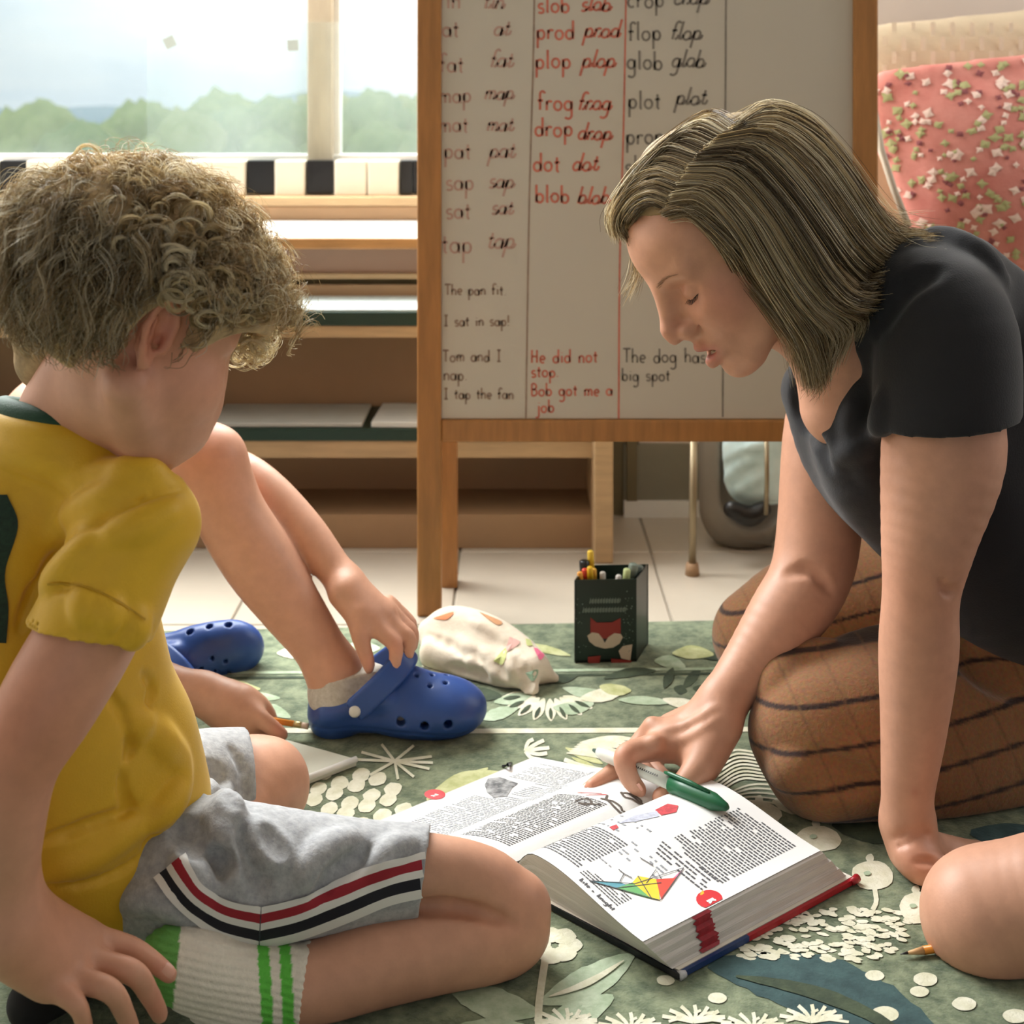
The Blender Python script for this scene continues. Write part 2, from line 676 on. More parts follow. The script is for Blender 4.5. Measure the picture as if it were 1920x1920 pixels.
M_wall_d = mat('low_bounce_paint', (116, 114, 110), 0.8, var=0.03)  # darkened to cut bounce light off the unseen wall
ce = box('ceiling', -2.4, 2.2, -1.6, 3.1, 2.6, 2.68, M_ceiling); tag(ce, kind='structure')
YW = 3.0     # window wall
wl_ = box('wall_back', -2.4, 0.24, YW, YW + 0.1, -0.0, 0.652, M_apron); tag(wl_, kind='structure')
wt_ = box('wall_back_upper', -2.4, 0.24, YW, YW + 0.1, 2.45, 2.6, M_wall); tag(wt_, kind='structure')
YR = 2.58    # wall right of the window bay
wr_ = box('wall_right_back', 0.24, 2.2, YR, YR + 0.52, 0.0, 2.6, M_wall); tag(wr_, kind='structure')
lo_ = box('wainscot', 0.21, 2.2, YR - 0.012, YR, 0.03, 0.135, M_wall_low, wr_)
bb_ = box('baseboard_back', 0.21, 2.2, YR - 0.022, YR, 0.0, 0.03, M_whitewood); tag(bb_, kind='structure')
for k, (y0, y1, z0, z1) in enumerate([(-1.6, 1.1, 0, 2.6), (2.4, 2.58, 0, 2.6), (1.1, 2.4, 0, 0.85), (1.1, 2.4, 2.25, 2.6)]):
    o = box('wall_right', 2.1, 2.2, y0, y1, z0, z1, M_wall); tag(o, kind='structure')
# left wall with the opening of a second window
for k, (y0, y1, z0, z1) in enumerate([(-1.6, 1.1, 0, 2.6), (2.4, 3.1, 0, 2.6), (1.1, 2.4, 0, 0.85), (1.1, 2.4, 2.25, 2.6)]):
    o = box('wall_left', -2.4, -2.3, y0, y1, z0, z1, M_wall); tag(o, kind='structure')
# unseen wall behind the eye; opening added and sized for fill light
for k, (x0, x1, z0, z1) in enumerate([(-2.4, -0.5, 0, 2.6), (0.5, 2.2, 0, 2.6), (-0.5, 0.5, 2.1, 2.6)]):
    o = box('wall_front', x0, x1, -1.7, -1.6, z0, z1, M_wall_d); tag(o, kind='structure')

# window: sill frame, posts, panes
win = empty('window_1', (-1.0, YW, 0.65)); tag(win, 'long window with wooden post and white bottom rail', kind='structure')
zb = lambda y, D: H - (y - HY) * D / F
box('bottom_rail', -2.4, 0.24, YW - 0.02, YW + 0.06, zb(306, YW), zb(289, YW), M_whitewood, win, 0.003)
box('top_rail', -2.4, 0.24, YW - 0.01, YW + 0.06, 2.38, 2.45, M_post, win, 0.003)
for xa, xb in ((580, 626), (-560, -514)):
    box('post', W(xa, 0, YW)[0], W(xb, 0, YW)[0], YW - 0.03, YW + 0.06, zb(300, YW), 2.4, M_post, win, 0.003)
    box('post_bead', W(xb, 0, YW)[0], W(xb + 11, 0, YW)[0], YW, YW + 0.05, zb(300, YW), 2.4, M_whitewood, win, 0.002)
box('end_jamb', 0.16, 0.24, YW - 0.03, YW + 0.06, zb(300, YW), 2.4, M_post, win, 0.003)


def glass(name, haze, tint, rough=0.0):
    m = bpy.data.materials.new(name)
    m.use_nodes = True
    n, l = m.node_tree.nodes, m.node_tree.links
    n.remove(n['Principled BSDF'])
    tr = n.new('ShaderNodeBsdfTransparent'); tr.inputs['Color'].default_value = lin(tint)
    tl = n.new('ShaderNodeBsdfTranslucent'); tl.inputs['Color'].default_value = (0.9, 0.93, 0.92, 1)
    gl = n.new('ShaderNodeBsdfGlossy'); gl.inputs['Roughness'].default_value = 0.05
    nz = n.new('ShaderNodeTexNoise'); nz.inputs['Scale'].default_value = 3.5; nz.inputs['Detail'].default_value = 4
    tc = n.new('ShaderNodeTexCoord'); l.new(tc.outputs['Object'], nz.inputs['Vector'])
    mr = n.new('ShaderNodeMapRange')
    mr.inputs[1].default_value, mr.inputs[2].default_value = 0.3, 0.7
    mr.inputs[3].default_value, mr.inputs[4].default_value = haze * 0.7, haze * 1.3
    l.new(nz.outputs['Fac'], mr.inputs[0])
    m1 = n.new('ShaderNodeMixShader'); l.new(mr.outputs[0], m1.inputs[0])
    l.new(tr.outputs[0], m1.inputs[1]); l.new(tl.outputs[0], m1.inputs[2])
    m2 = n.new('ShaderNodeMixShader'); m2.inputs[0].default_value = 0.03
    l.new(m1.outputs[0], m2.inputs[1]); l.new(gl.outputs[0], m2.inputs[2])
    l.new(m2.outputs[0], n['Material Output'].inputs['Surface'])
    return m


M_glass = glass('window_glass', 0.11, (252, 255, 254))
M_sheet = glass('acrylic', 0.05, (252, 254, 253))
for xa, xb in ((-2.39, W(-514, 0, YW)[0]), (W(-503, 0, YW)[0], W(582, 0, YW)[0]), (W(637, 0, YW)[0], 0.17)):
    box('pane', xa, xb, YW + 0.02, YW + 0.026, zb(292, YW), 2.39, M_glass, win)

# clear sheet taped in front of the post
sh = box('acrylic_sheet', W(276, 0, 2.955)[0], W(640, 0, 2.955)[0], 2.952, 2.956, zb(300, 2.955), zb(42, 2.955), M_sheet, None, 0.001)
tag(sh, 'clear hazy plastic sheet standing against the window and its post', 'sheet')
M_tape = mat('grey_tape', (160, 166, 158), 0.6, var=0.05)
for (x, y, a, lab) in ((318, 79, 0.45, 'small tilted grey tape square on the left corner of the plastic sheet'),
                       (549, 85, 0.05, 'small grey tape square beside the window post')):
    c = W(x, y, 2.949); r = 10.5 * 2.95 / F
    V = []
    for dy in (0.002, 0.0):
        for k in range(4):
            an = a + math.pi / 4 + k * math.pi / 2
            V.append((c[0] + 1.41 * r * math.cos(an), c[1] + dy, c[2] + 1.41 * r * math.sin(an)))
    o = pydata('tape_square', V, [(0, 1, 2, 3), (7, 6, 5, 4), (0, 4, 5, 1), (1, 5, 6, 2), (2, 6, 7, 3), (3, 7, 4, 0)], M_tape)
    tag(o, lab, 'tape', 'tape squares on the plastic sheet')

# deep white window bench with an oak nosing, wall panels below
bench = empty('window_bench', (-1.0, 2.7, 0.53)); tag(bench, 'deep white window bench with oak front edge', 'window bench')
ZB = 0.531
box('bench_top', -2.3, 0.235, 2.50, 2.985, ZB - 0.02, ZB, M_whitewood, bench, 0.003)
box('bench_nosing', -2.3, 0.235, 2.488, 2.50, ZB - 0.021, ZB - 0.001, M_oak, bench, 0.003)
box('bench_front', -2.3, 0.235, 2.56, 2.58, zb(514, 2.56), ZB - 0.02, M_apron, bench)
box('front_bead', -2.3, 0.235, 2.545, 2.58, zb(523, 2.55), zb(513, 2.55), M_tan, bench, 0.002)
box('lower_panel', -2.3, 0.235, 2.575, 2.59, 0.0, zb(523, 2.56), M_olive, bench)
for xe in (0.215,):
    box('end_panel', xe, 0.235, 2.56, 2.985, 0.0, ZB - 0.02, M_olive, bench, 0.002)

# piano-key strip standing on a wooden rail in front of the window
pk = empty('piano_key_strip', (-0.8, 2.95, ZB)); tag(pk, 'row of black and white piano keys on a tan rail under the window', 'piano keys')
box('key_rail', -2.3, 0.2, 2.87, 2.96, ZB, zb(385, 2.90), M_back, pk, 0.003)
box('key_ledge', -2.3, 0.2, 2.86, 2.96, zb(385, 2.88), zb(368, 2.88), M_tan, pk, 0.003)
M_kw = mat('key_white', (226, 214, 192), 0.35, var=0.03)
M_kb = mat('key_black', (14, 14, 16), 0.3)
key_rows = []
x = 774.0
pat = [('b', 26), ('w', 60), ('w', 62), ('b', 54), ('w', 58), ('b', 54), ('w', 62)]
k = 0
while x > -60:
    c, w = pat[k % len(pat)] if k < 7 else [('w', 60), ('b', 52), ('w', 60), ('b', 54), ('w', 62), ('w', 62), ('b', 54)][k % 7]
    x0 = x - w
    D0 = 2.89
    if c == 'w':
        box('white_key', W(x0 + 0.8, 0, D0)[0], W(x - 0.8, 0, D0)[0], D0, D0 + 0.05, zb(368, D0), zb(301, D0), M_kw, pk, 0.004)
    else:
        box('black_key', W(x0 + 1, 0, D0)[0], W(x - 1, 0, D0)[0], D0 + 0.01, D0 + 0.055, zb(365, D0), zb(301, D0), M_kb, pk, 0.003)
    x = x0
    k += 1
box('black_key', W(774, 0, 2.89)[0], W(800, 0, 2.89)[0], 2.90, 2.945, zb(365, 2.89), zb(301, 2.89), M_kb, pk, 0.003)
for kx in (829, 889, 949, 1009, 1069):
    box('white_key', W(kx - 28, 0, 2.89)[0], W(kx + 29, 0, 2.89)[0], 2.89, 2.94, zb(368, 2.89), zb(301, 2.89), M_kw, pk, 0.004)

# low shelf unit in front of the bench
su = empty('shelf_unit', (-0.6, 2.4, 0)); tag(su, 'low wooden shelf unit with dark green shelves below the window', 'shelf unit')
DF, DB = 2.36, 2.545
xl, xr = -2.0, W(1150, 0, 2.30)[0]
for y_top, y_g, y_w in ((585, 611, 634), (805, 827, 860)):
    box('shelf_board', xl, xr - 0.03, DF, DB, zb(y_g, DF), zb(y_top, DF), M_green, su, 0.002)
    box('shelf_rail', xl, xr - 0.03, DF + 0.004, DF + 0.03, zb(y_w, DF), zb(y_g, DF) - 0.0005, M_tan, su, 0.002)
box('back_panel', xl, xr - 0.03, DB - 0.004, DB + 0.008, 0.02, zb(560, DF), M_back, su)
box('base_board', xl, xr - 0.03, DF + 0.02, DB, 0.0, zb(965, DF + 0.02), M_back, su, 0.002)
box('upright', xr - 0.032, xr, 2.30, DB, 0.0, zb(600, 2.3), M_tan, su, 0.003)
box('upright', W(-300, 0, DF)[0], W(-262, 0, DF)[0], DF, DB, 0.0, zb(585, DF) + 0.0, M_tan, su, 0.003)

# papers on the lower shelf; pale sheet added above for window sheen
M_paper = mat('paper', (226, 226, 220), 0.7, var=0.02)
M_paperg = mat('paper_grey', (196, 196, 188), 0.7, var=0.03)
ZS2 = zb(805, DF)
ZS1 = zb(585, DF)


def sheet_stack(name, x0, x1, y0, y1, z, t, m, rot, label, cat, grp=None):
    me = box_mesh(name, -(x1 - x0) / 2, (x1 - x0) / 2, -(y1 - y0) / 2, (y1 - y0) / 2, 0, t, 0.001, 1)
    o = link(name, me, m)
    o.location = ((x0 + x1) / 2, (y0 + y1) / 2, z + 0.0003)
    o.rotation_euler.z = rot
    return tag(o, label, cat, grp)


xx = lambda px: W(px, 0, 2.4)[0]
sheet_stack('paper_stack', xx(395), xx(682), 2.375, 2.53, ZS2, 0.007, M_paperg, 0.0, 'wide grey paper stack on the lower green shelf', 'paper stack')
sheet_stack('paper_stack', xx(702), xx(850), 2.37, 2.52, ZS2, 0.010, M_paper, -0.04, 'short white paper stack on the lower shelf beside the easel post', 'paper stack')
sheet_stack('paper_stack', xx(-40), xx(350), 2.375, 2.53, ZS2, 0.006, M_paper, 0.0, 'paper stack on the lower shelf behind the blond boy', 'paper stack')
sheet_stack('sheen_sheet', xx(180), xx(960), 2.364, 2.53, ZS1, 0.004, mat('pale_blue_sheen', (200, 212, 210), 0.4), 0.0, 'added pale blue sheet for window sheen on the upper green shelf', 'paper')

# ------------------------------------------------------------------ outside: ground, hills, trees
gr = pydata('ground_outside', [(-300, 3.4, -6), (300, 3.4, -6), (300, 400, -6), (-300, 400, -6)], [(0, 1, 2, 3)],
            mat('meadow', (120, 150, 80), 0.9, var=0.2, var_scale=0.2))
tag(gr, kind='structure')
hv, hf = [], []
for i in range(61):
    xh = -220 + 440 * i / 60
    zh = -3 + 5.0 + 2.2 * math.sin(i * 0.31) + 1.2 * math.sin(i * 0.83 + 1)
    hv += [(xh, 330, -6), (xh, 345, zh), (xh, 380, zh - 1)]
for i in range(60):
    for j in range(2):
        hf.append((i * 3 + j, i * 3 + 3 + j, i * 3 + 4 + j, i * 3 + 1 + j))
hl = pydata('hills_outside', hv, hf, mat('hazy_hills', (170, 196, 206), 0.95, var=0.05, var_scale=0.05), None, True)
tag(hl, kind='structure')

M_leaf = [mat('leaf_a', (160, 194, 84), 0.8, rgb2=(200, 220, 120), var_scale=1.6, transl=0.3),
          mat('leaf_b', (140, 182, 86), 0.8, rgb2=(182, 210, 118), var_scale=1.6, transl=0.3),
          mat('leaf_c', (176, 200, 96), 0.8, rgb2=(210, 222, 140), var_scale=1.6, transl=0.3)]
M_bark = mat('bark', (120, 104, 84), 0.9, var=0.2)


def tree(px, ytop, D, wpx, hue, label):
    top = W(px, ytop, D)
    wr = wpx * D / F / 2
    root = empty('tree', (top[0], D, -6)); tag(root, label, 'tree', 'trees outside the window')
    bm = bmesh.new()
    rr = random.Random(int(px * 7 + ytop))
    for k in range(9):
        a = rr.uniform(0, 6.28)
        rad = rr.uniform(0.0, 0.75) * wr if k else 0
        zc = top[2] - wr * 0.45 - rr.uniform(0, 0.9) * wr if k else top[2] - wr * 0.5
        s = wr * rr.uniform(0.42, 0.62)
        res = bmesh.ops.create_icosphere(bm, subdivisions=3, radius=1.0)
        for v in res['verts']:
            n3 = 1 + 0.13 * math.sin(7 * v.co.x + k) * math.sin(6 * v.co.y + 2 * k) + 0.10 * math.sin(11 * v.co.z + k * 3) * math.sin(9 * v.co.x)
            n3 += rr.uniform(-0.06, 0.06)
            v.co = Vector((top[0] + rad * math.cos(a), D + rad * math.sin(a), zc)) + v.co * s * n3
    me = bpy.data.meshes.new('crown')
    bm.to_mesh(me); bm.free()
    link('crown', me, M_leaf[hue], root, True)
    tube('trunk', [(top[0], D, -6), (top[0] + 0.1, D, -3), (top[0], D, top[2] - wr)], [0.28, 0.22, 0.14], M_bark, root, 8)


for i, (px, yt, D, wpx, hue, lab) in enumerate([
        (30, 205, 36, 260, 0, 'bushy pale green tree behind the curly head at the left edge'),
        (165, 222, 28, 210, 1, 'low green tree crown outside, above the curly hair tuft'),
        (255, 196, 40, 200, 0, 'narrow peaked tree left of the plastic sheet'),
        (345, 215, 24, 170, 2, 'yellow green tree behind the left half of the plastic sheet'),
        (420, 172, 38, 260, 0, 'tallest round tree behind the middle of the plastic sheet'),
        (520, 186, 34, 230, 1, 'green tree just left of the window post'),
        (610, 180, 42, 220, 2, 'pale tree half hidden by the window post'),
        (705, 172, 30, 240, 1, 'round tree between window post and easel'),
        (800, 190, 36, 200, 2, 'yellow tree half hidden by the easel post'),
        (-130, 205, 26, 200, 1, 'green tree beyond the left edge of the picture')]):
    tree(px, yt, D, wpx, hue, lab)
# ------------------------------------------------------------------ whiteboard easel with handwriting
M_pine = mat('easel_pine', (166, 114, 60), 0.45, var=0.16, var_scale=7, stretch=(9, 9, 1), bump=0.04)
M_board = mat('whiteboard', (196, 188, 172), 0.35, var=0.02, var_scale=3)
DE = 2.06
easel = empty('whiteboard_easel', (W(1210, 0, DE)[0], DE, 0)); tag(easel, 'pine easel holding a whiteboard full of handwritten words', 'easel')
ex = lambda px, D=DE: W(px, 0, D)[0]
ez = lambda py, D=DE: H - (py - HY) * D / F
ZT = 1.12   # top of the posts
box('front_post', ex(782), ex(827), DE, DE + 0.032, 0.0, ZT, M_pine, easel, 0.003)
box('front_post', ex(1602), ex(1647), DE, DE + 0.032, 0.0, ZT, M_pine, easel, 0.003)
box('bottom_rail', ex(827), ex(1602), DE + 0.003, DE + 0.028, ez(830), ez(789), M_pine, easel, 0.003)
box('top_rail', ex(827), ex(1602), DE + 0.003, DE + 0.028, ZT - 0.05, ZT - 0.01, M_pine, easel, 0.003)
bd = box('board_panel', ex(826), ex(1603), DE + 0.009, DE + 0.02, ez(788.5), ZT - 0.05, M_board, easel, 0.002)
# rear legs of the A-frame
for xa, xb in ((826, 858), (1570, 1602)):
    x0, x1 = W(xa, 0, 2.2)[0], W(xb, 0, 2.2)[0]
    V = []
    for (yy, zz) in ((2.185, 0.0), (2.095, ZT - 0.02)):
        V += [(x0, yy, zz), (x1, yy, zz), (x1, yy + 0.035, zz), (x0, yy + 0.035, zz)]
    pydata('rear_leg', V, [(0, 3, 2, 1), (4, 5, 6, 7), (0, 1, 5, 4), (1, 2, 6, 5), (2, 3, 7, 6), (3, 0, 4, 7)], M_pine, easel)
#box('rear_rail', W(858, 0, 2.2)[0], W(1570, 0, 2.2)[0], 2.19, 2.21, 0.16, 0.19, M_pine, easel, 0.003)

# stroke alphabet: x-height 1, ascender 1.9, descender -0.9; polylines in a cell of the given width
def arc(cx, cy, rx, ry, a0, a1, n=10):
    return [(cx + rx * math.cos(math.radians(a0 + (a1 - a0) * i / n)), cy + ry * math.sin(math.radians(a0 + (a1 - a0) * i / n))) for i in range(n + 1)]


GL = {
    'a': (0.9, [arc(.4, .48, .38, .46, 40, 400), [(.78, .95), (.78, .1), (.88, 0)]]),
    'b': (0.9, [[(.1, 1.9), (.1, 0)], arc(.45, .46, .36, .46, 180, -180)]),
    'c': (0.8, [arc(.45, .48, .36, .46, 50, 310)]),
    'd': (0.9, [arc(.4, .46, .36, .46, 0, 360), [(.77, 1.9), (.77, 0)]]),
    'e': (0.8, [[(.1, .5), (.72, .5)], arc(.42, .5, .33, .48, 0, 310)]),
    'f': (0.65, [arc(.5, 1.55, .25, .33, 20, 180) + [(.25, 0)], [(.0, .95), (.55, .95)]]),
    'g': (0.9, [arc(.4, .48, .36, .46, 0, 360), [(.77, .95), (.77, -.5)] + arc(.42, -.5, .35, .35, 0, -150)]),
    'h': (0.85, [[(.1, 1.9), (.1, 0)], [(.1, .6)] + arc(.42, .6, .3, .38, 160, 0) + [(.72, 0)]]),
    'i': (0.4, [[(.2, .95), (.2, 0)], [(.2, 1.35), (.22, 1.42)]]),
    'j': (0.5, [[(.35, .95), (.35, -.5)] + arc(.1, -.5, .25, .3, 0, -140), [(.35, 1.35), (.37, 1.42)]]),
    'k': (0.8, [[(.1, 1.9), (.1, 0)], [(.65, .95), (.12, .4)], [(.3, .55), (.7, 0)]]),
    'l': (0.4, [[(.18, 1.9), (.18, .1), (.3, 0)]]),
    'm': (1.25, [[(.1, .95), (.1, 0)], [(.1, .6)] + arc(.36, .6, .25, .36, 160, 0) + [(.61, 0)], [(.61, .6)] + arc(.86, .6, .25, .36, 160, 0) + [(1.11, 0)]]),
    'n': (0.85, [[(.1, .95), (.1, 0)], [(.1, .6)] + arc(.42, .6, .3, .36, 160, 0) + [(.72, 0)]]),
    'o': (0.9, [arc(.43, .48, .38, .47, 90, 450)]),
    'p': (0.9, [[(.12, .95), (.12, -.9)], arc(.46, .48, .34, .46, 180, -180)]),
    'r': (0.65, [[(.12, .95), (.12, 0)], [(.12, .6)] + arc(.42, .6, .28, .34, 160, 40)]),
    's': (0.7, [arc(.38, .72, .26, .24, 40, 250) + arc(.36, .24, .28, .25, 80, -150)]),
    't': (0.6, [[(.28, 1.5), (.28, .15), (.45, 0)], [(.02, .98), (.56, .98)]]),
    'u': (0.85, [[(.1, .95), (.1, .3)] + arc(.4, .3, .3, .3, 180, 360) + [(.7, .95), (.72, 0)]]),
    'T': (1.0, [[(.0, 1.8), (1.0, 1.8)], [(.5, 1.8), (.5, 0)]]),
    'H': (1.0, [[(.1, 1.8), (.1, 0)], [(.8, 1.8), (.8, 0)], [(.1, .9), (.8, .9)]]),
    'B': (0.95, [[(.1, 1.8), (.1, 0)], [(.1, 1.8)] + arc(.4, 1.38, .35, .42, 90, -90) + [(.1, .95)] + arc(.42, .48, .42, .47, 90, -90) + [(.1, 0)]]),
    'I': (0.8, [[(.1, 1.8), (.7, 1.8)], [(.4, 1.8), (.4, 0)], [(.1, 0), (.7, 0)]]),
    'K': (0.9, [[(.1, 1.8), (.1, 0)], [(.8, 1.8), (.12, .8)], [(.3, 1.0), (.85, 0)]]),
    '!': (0.4, [[(.2, 1.8), (.2, .5)], [(.2, .1), (.22, .0)]]),
    '.': (0.4, [[(.15, .08), (.2, .0)]]),
    '>': (0.7, [[(.1, .8), (.55, .45), (.1, .1), (.1, .8)]]),
}


def write(text, scale, cursive=False, seed=0):
    """polylines (x, y) of a handwritten word, baseline at 0"""
    rr = random.Random(seed + len(text))
    out, x = [], 0.0
    for ch in text:
        if ch == ' ':
            x += 0.9
            continue
        w, st = GL[ch]
        jy = rr.uniform(-0.06, 0.06)
        for s in st:
            q = []
            for (a, b) in s:
                xx_, yy_ = x + a, b + jy
                if cursive: xx_ += 0.28 * yy_
                q.append((xx_ * scale, yy_ * scale))
            out.append(q)
        if cursive:
            out.append([((x + w * 0.8) * scale, 0.03 * scale), ((x + w + 0.12) * scale, 0.16 * scale), ((x + w + 0.28) * scale, 0.5 * scale)])
        x += w + (0.16 if not cursive else 0.12)
    return out


def ribbons(lines, w, place):
    """flat ribbons along polylines; place maps (x, y) to space"""
    V, Fc = [], []
    for q in lines:
        P = np.array(q, float)
        if len(P) < 2: continue
        t = np.gradient(P, axis=0)
        t /= np.linalg.norm(t, axis=1, keepdims=True) + 1e-9
        nrm = np.stack([-t[:, 1], t[:, 0]], 1) * w / 2
        b = len(V)
        for i in range(len(P)):
            V.append(place(*(P[i] + nrm[i]))); V.append(place(*(P[i] - nrm[i])))
        for i in range(len(P) - 1):
            Fc.append((b + 2 * i, b + 2 * i + 1, b + 2 * i + 3, b + 2 * i + 2))
    return V, Fc


MK = {'rose': mat('marker_rose', (184, 150, 136), 0.6, var=0.12, var_scale=60), 'red': mat('marker_red', (198, 112, 92), 0.6, var=0.15, var_scale=60),
      'dark': mat('marker_dark', (130, 122, 112), 0.6, var=0.15, var_scale=60), 'brown': mat('marker_brown', (150, 128, 112), 0.6, var=0.15, var_scale=60)}
YB = DE + 0.0086


def board_text(words, key):
    for (t, px, py, sc, cur) in words:
        sc = sc * (0.80 if cur else 0.84)
        v, f = ribbons(write(t, sc, cur, int(px + py)), 4.6 if sc > 15 else 3.6, lambda a, b: (ex(px + a, YB), YB, ez(py - b, YB)))
        pydata('written_word', v, f, MK[key], easel)


board_text([('fin', 822, 16, 22, 0), ('fin', 905, 16, 22, 1), ('at', 830, 70, 22, 0), ('at', 925, 66, 22, 1), ('fat', 824, 136, 22, 0), ('fat', 917, 126, 22, 1),
            ('map', 824, 192, 21, 0), ('map', 908, 186, 20, 1), ('mat', 824, 248, 21, 0), ('mat', 912, 246, 20, 1), ('pat', 833, 298, 22, 0), ('pat', 916, 296, 22, 1),
            ('sap', 836, 356, 22, 0), ('sap', 915, 352, 21, 1), ('sat', 836, 410, 22, 0), ('sat', 920, 402, 20, 1), ('tap', 828, 474, 25, 0), ('tap', 911, 466, 24, 1)], 'rose')
board_text([('slob', 1008, 24, 21, 0), ('slob', 1088, 20, 21, 1), ('prod', 1006, 74, 22, 0), ('prod', 1094, 70, 22, 1), ('plop', 1004, 128, 22, 0), ('plop', 1090, 126, 22, 1),
            ('frog', 1008, 206, 22, 0), ('frog', 1082, 206, 22, 1), ('drop', 1003, 256, 22, 0), ('drop', 1082, 262, 21, 1), ('dot', 1000, 322, 22, 0), ('dot', 1072, 320, 22, 1),
            ('blob', 1004, 380, 21, 0), ('blob', 1082, 382, 21, 1), ('He did not', 996, 680, 16, 0), ('stop.', 996, 707, 15, 0), ('Bob got me a', 996, 742, 15, 0), ('job', 1006, 773, 15, 0)], 'red')
board_text([('crop', 1176, 14, 22, 0), ('crop', 1262, 8, 22, 1), ('flop', 1178, 76, 22, 0), ('flop', 1256, 74, 22, 1), ('glob', 1176, 130, 22, 0), ('glob', 1258, 126, 22, 1),
            ('plot', 1178, 204, 22, 0), ('plot', 1266, 196, 22, 1), ('prop', 1174, 270, 22, 0), ('prop', 1262, 268, 22, 1), ('slot', 1172, 326, 22, 0), ('slot', 1252, 326, 22, 1),
            ('The dog has a', 1168, 680, 17, 0), ('big spot', 1166, 714, 15, 0)], 'dark')
board_text([('The pan fit.', 834, 553, 13, 0), ('I sat in sap!', 832, 611, 13, 0), ('Tom and I', 830, 678, 14, 0), ('nap.', 832, 713, 15, 0), ('I tap the fan', 832, 748, 13, 0)], 'brown')
V, Fc = [], []
for q, key in (([(1004, -150), (1000, 100), (992, 400), (986, 785)], 'brown'), ([(1176, -150), (1170, 200), (1162, 500), (1160, 785)], 'red'), ([(1362, -150), (1360, 200), (1357, 500), (1355, 782)], 'dark')):
    v, f = ribbons([resample(q, 20)], 3.4, lambda a, b: (ex(a, YB), YB, ez(b, YB)))
    pydata('ruled_line', v, f, MK[key], easel)
# ------------------------------------------------------------------ patterned rug
ZR = 0.011
RUG = [G(-260, 1205, ZR), G(2300, 1176, ZR)]
M_rug = mat('rug_green', (74, 88, 64), 0.95, rgb2=(128, 138, 108), var_scale=55, bump=0.7, bump_scale=260, sheen=0.2)
rx0, rx1, ry0 = -1.5, 1.5, 0.25
ryl, ryr = 1.985, 2.03
bm = bmesh.new()
nx, ny = 60, 40
grid = []
for i in range(nx + 1):
    row = []
    for j in range(ny + 1):
        x = rx0 + (rx1 - rx0) * i / nx
        ye = ryl + (ryr - ryl) * (x + 0.5) / 0.9
        y = ry0 + (ye - ry0) * j / ny
        edge = min(i, nx - i, j, ny - j)
        row.append(bm.verts.new((x, y, ZR if edge > 0 else ZR - 0.003)))
    grid.append(row)
for i in range(nx):
    for j in range(ny):
        bm.faces.new((grid[i][j], grid[i + 1][j], grid[i + 1][j + 1], grid[i][j + 1]))
be = [e for e in bm.edges if e.is_boundary]
r = bmesh.ops.extrude_edge_only(bm, edges=be)
for v in r['geom']:
    if isinstance(v, bmesh.types.BMVert): v.co.z = 0.001
me = bpy.data.meshes.new('rug'); bm.to_mesh(me); bm.free()
rug = link('rug', me, M_rug, None, False)
tag(rug, 'large green rug woven with cream leaves, dots and branches', 'rug')

MO = {'cream': mat('rug_cream', (206, 204, 176), 0.95, rgb2=(226, 224, 204), var_scale=60, bump=0.5, bump_scale=300),
      'mint': mat('rug_mint', (150, 168, 138), 0.95, rgb2=(184, 198, 172), var_scale=50, bump=0.5, bump_scale=300),
      'lime': mat('rug_lime', (168, 172, 116), 0.95, rgb2=(200, 202, 154), var_scale=50, bump=0.5, bump_scale=300),
      'teal': mat('rug_teal', (44, 66, 68), 0.95, rgb2=(62, 88, 88), var_scale=40, bump=0.5, bump_scale=300),
      'dark': mat('rug_dark', (48, 60, 46), 0.95, rgb2=(72, 84, 62), var_scale=40, bump=0.5, bump_scale=300)}
motif = {k: ([], []) for k in MO}
lift_b = {'teal': 0.0003, 'dark': 0.0004, 'mint': 0.0004, 'lime': 0.0005, 'cream': 0.0005}


class _Lift(dict):
    n = 0

    def __getitem__(self, k):
        return lift_b[k] + 0.000012 * (_Lift.n % 61)


lift_i = _Lift()


def poly(key, pts, lift=0.0):
    _Lift.n += 1
    V, Fc = motif[key]
    b = len(V)
    c = np.mean(np.array(pts), 0)
    V.append(G(c[0], c[1], ZR + lift_i[key] + lift))
    n = len(pts)
    for x, y in pts: V.append(G(x, y, ZR + lift_i[key] + lift))
    for i in range(n): Fc.append((b, b + 1 + i, b + 1 + (i + 1) % n))


def blob(key, cx, cy, rx, ry, rot=0.0, n=14, jag=0.08, lift=0.0):
    pts = []
    for i in range(n):
        a = -2 * math.pi * i / n
        q = 1 + random.uniform(-jag, jag)
        x, y = rx * math.cos(a) * q, ry * math.sin(a) * q
        pts.append((cx + x * math.cos(rot) - y * math.sin(rot), cy + x * math.sin(rot) + y * math.cos(rot)))
    poly(key, pts, lift)


def leaf(key, p0, p1, w, bend=0.0, n=9, lift=0.0):
    p0, p1 = np.array(p0, float), np.array(p1, float)
    d = p1 - p0
    q = np.array([-d[1], d[0]]) / (np.linalg.norm(d) + 1e-9)
    up, lo = [], []
    for i in range(n + 1):
        t = i / n
        c = p0 + d * t + q * bend * math.sin(math.pi * t)
        hw = w / 2 * math.sin(math.pi * min(t * 0.94 + 0.03, 1)) ** 0.8 * random.uniform(0.93, 1.07)
        up.append(tuple(c + q * hw)); lo.append(tuple(c - q * hw))
    _Lift.n += 1
    V, Fc = motif[key]
    b = len(V)
    for a_, b_ in zip(up, lo):
        V.append(G(*a_, ZR + lift_i[key] + lift)); V.append(G(*b_, ZR + lift_i[key] + lift))
    for i in range(n): Fc.append((b + 2 * i, b + 2 * i + 1, b + 2 * i + 3, b + 2 * i + 2))


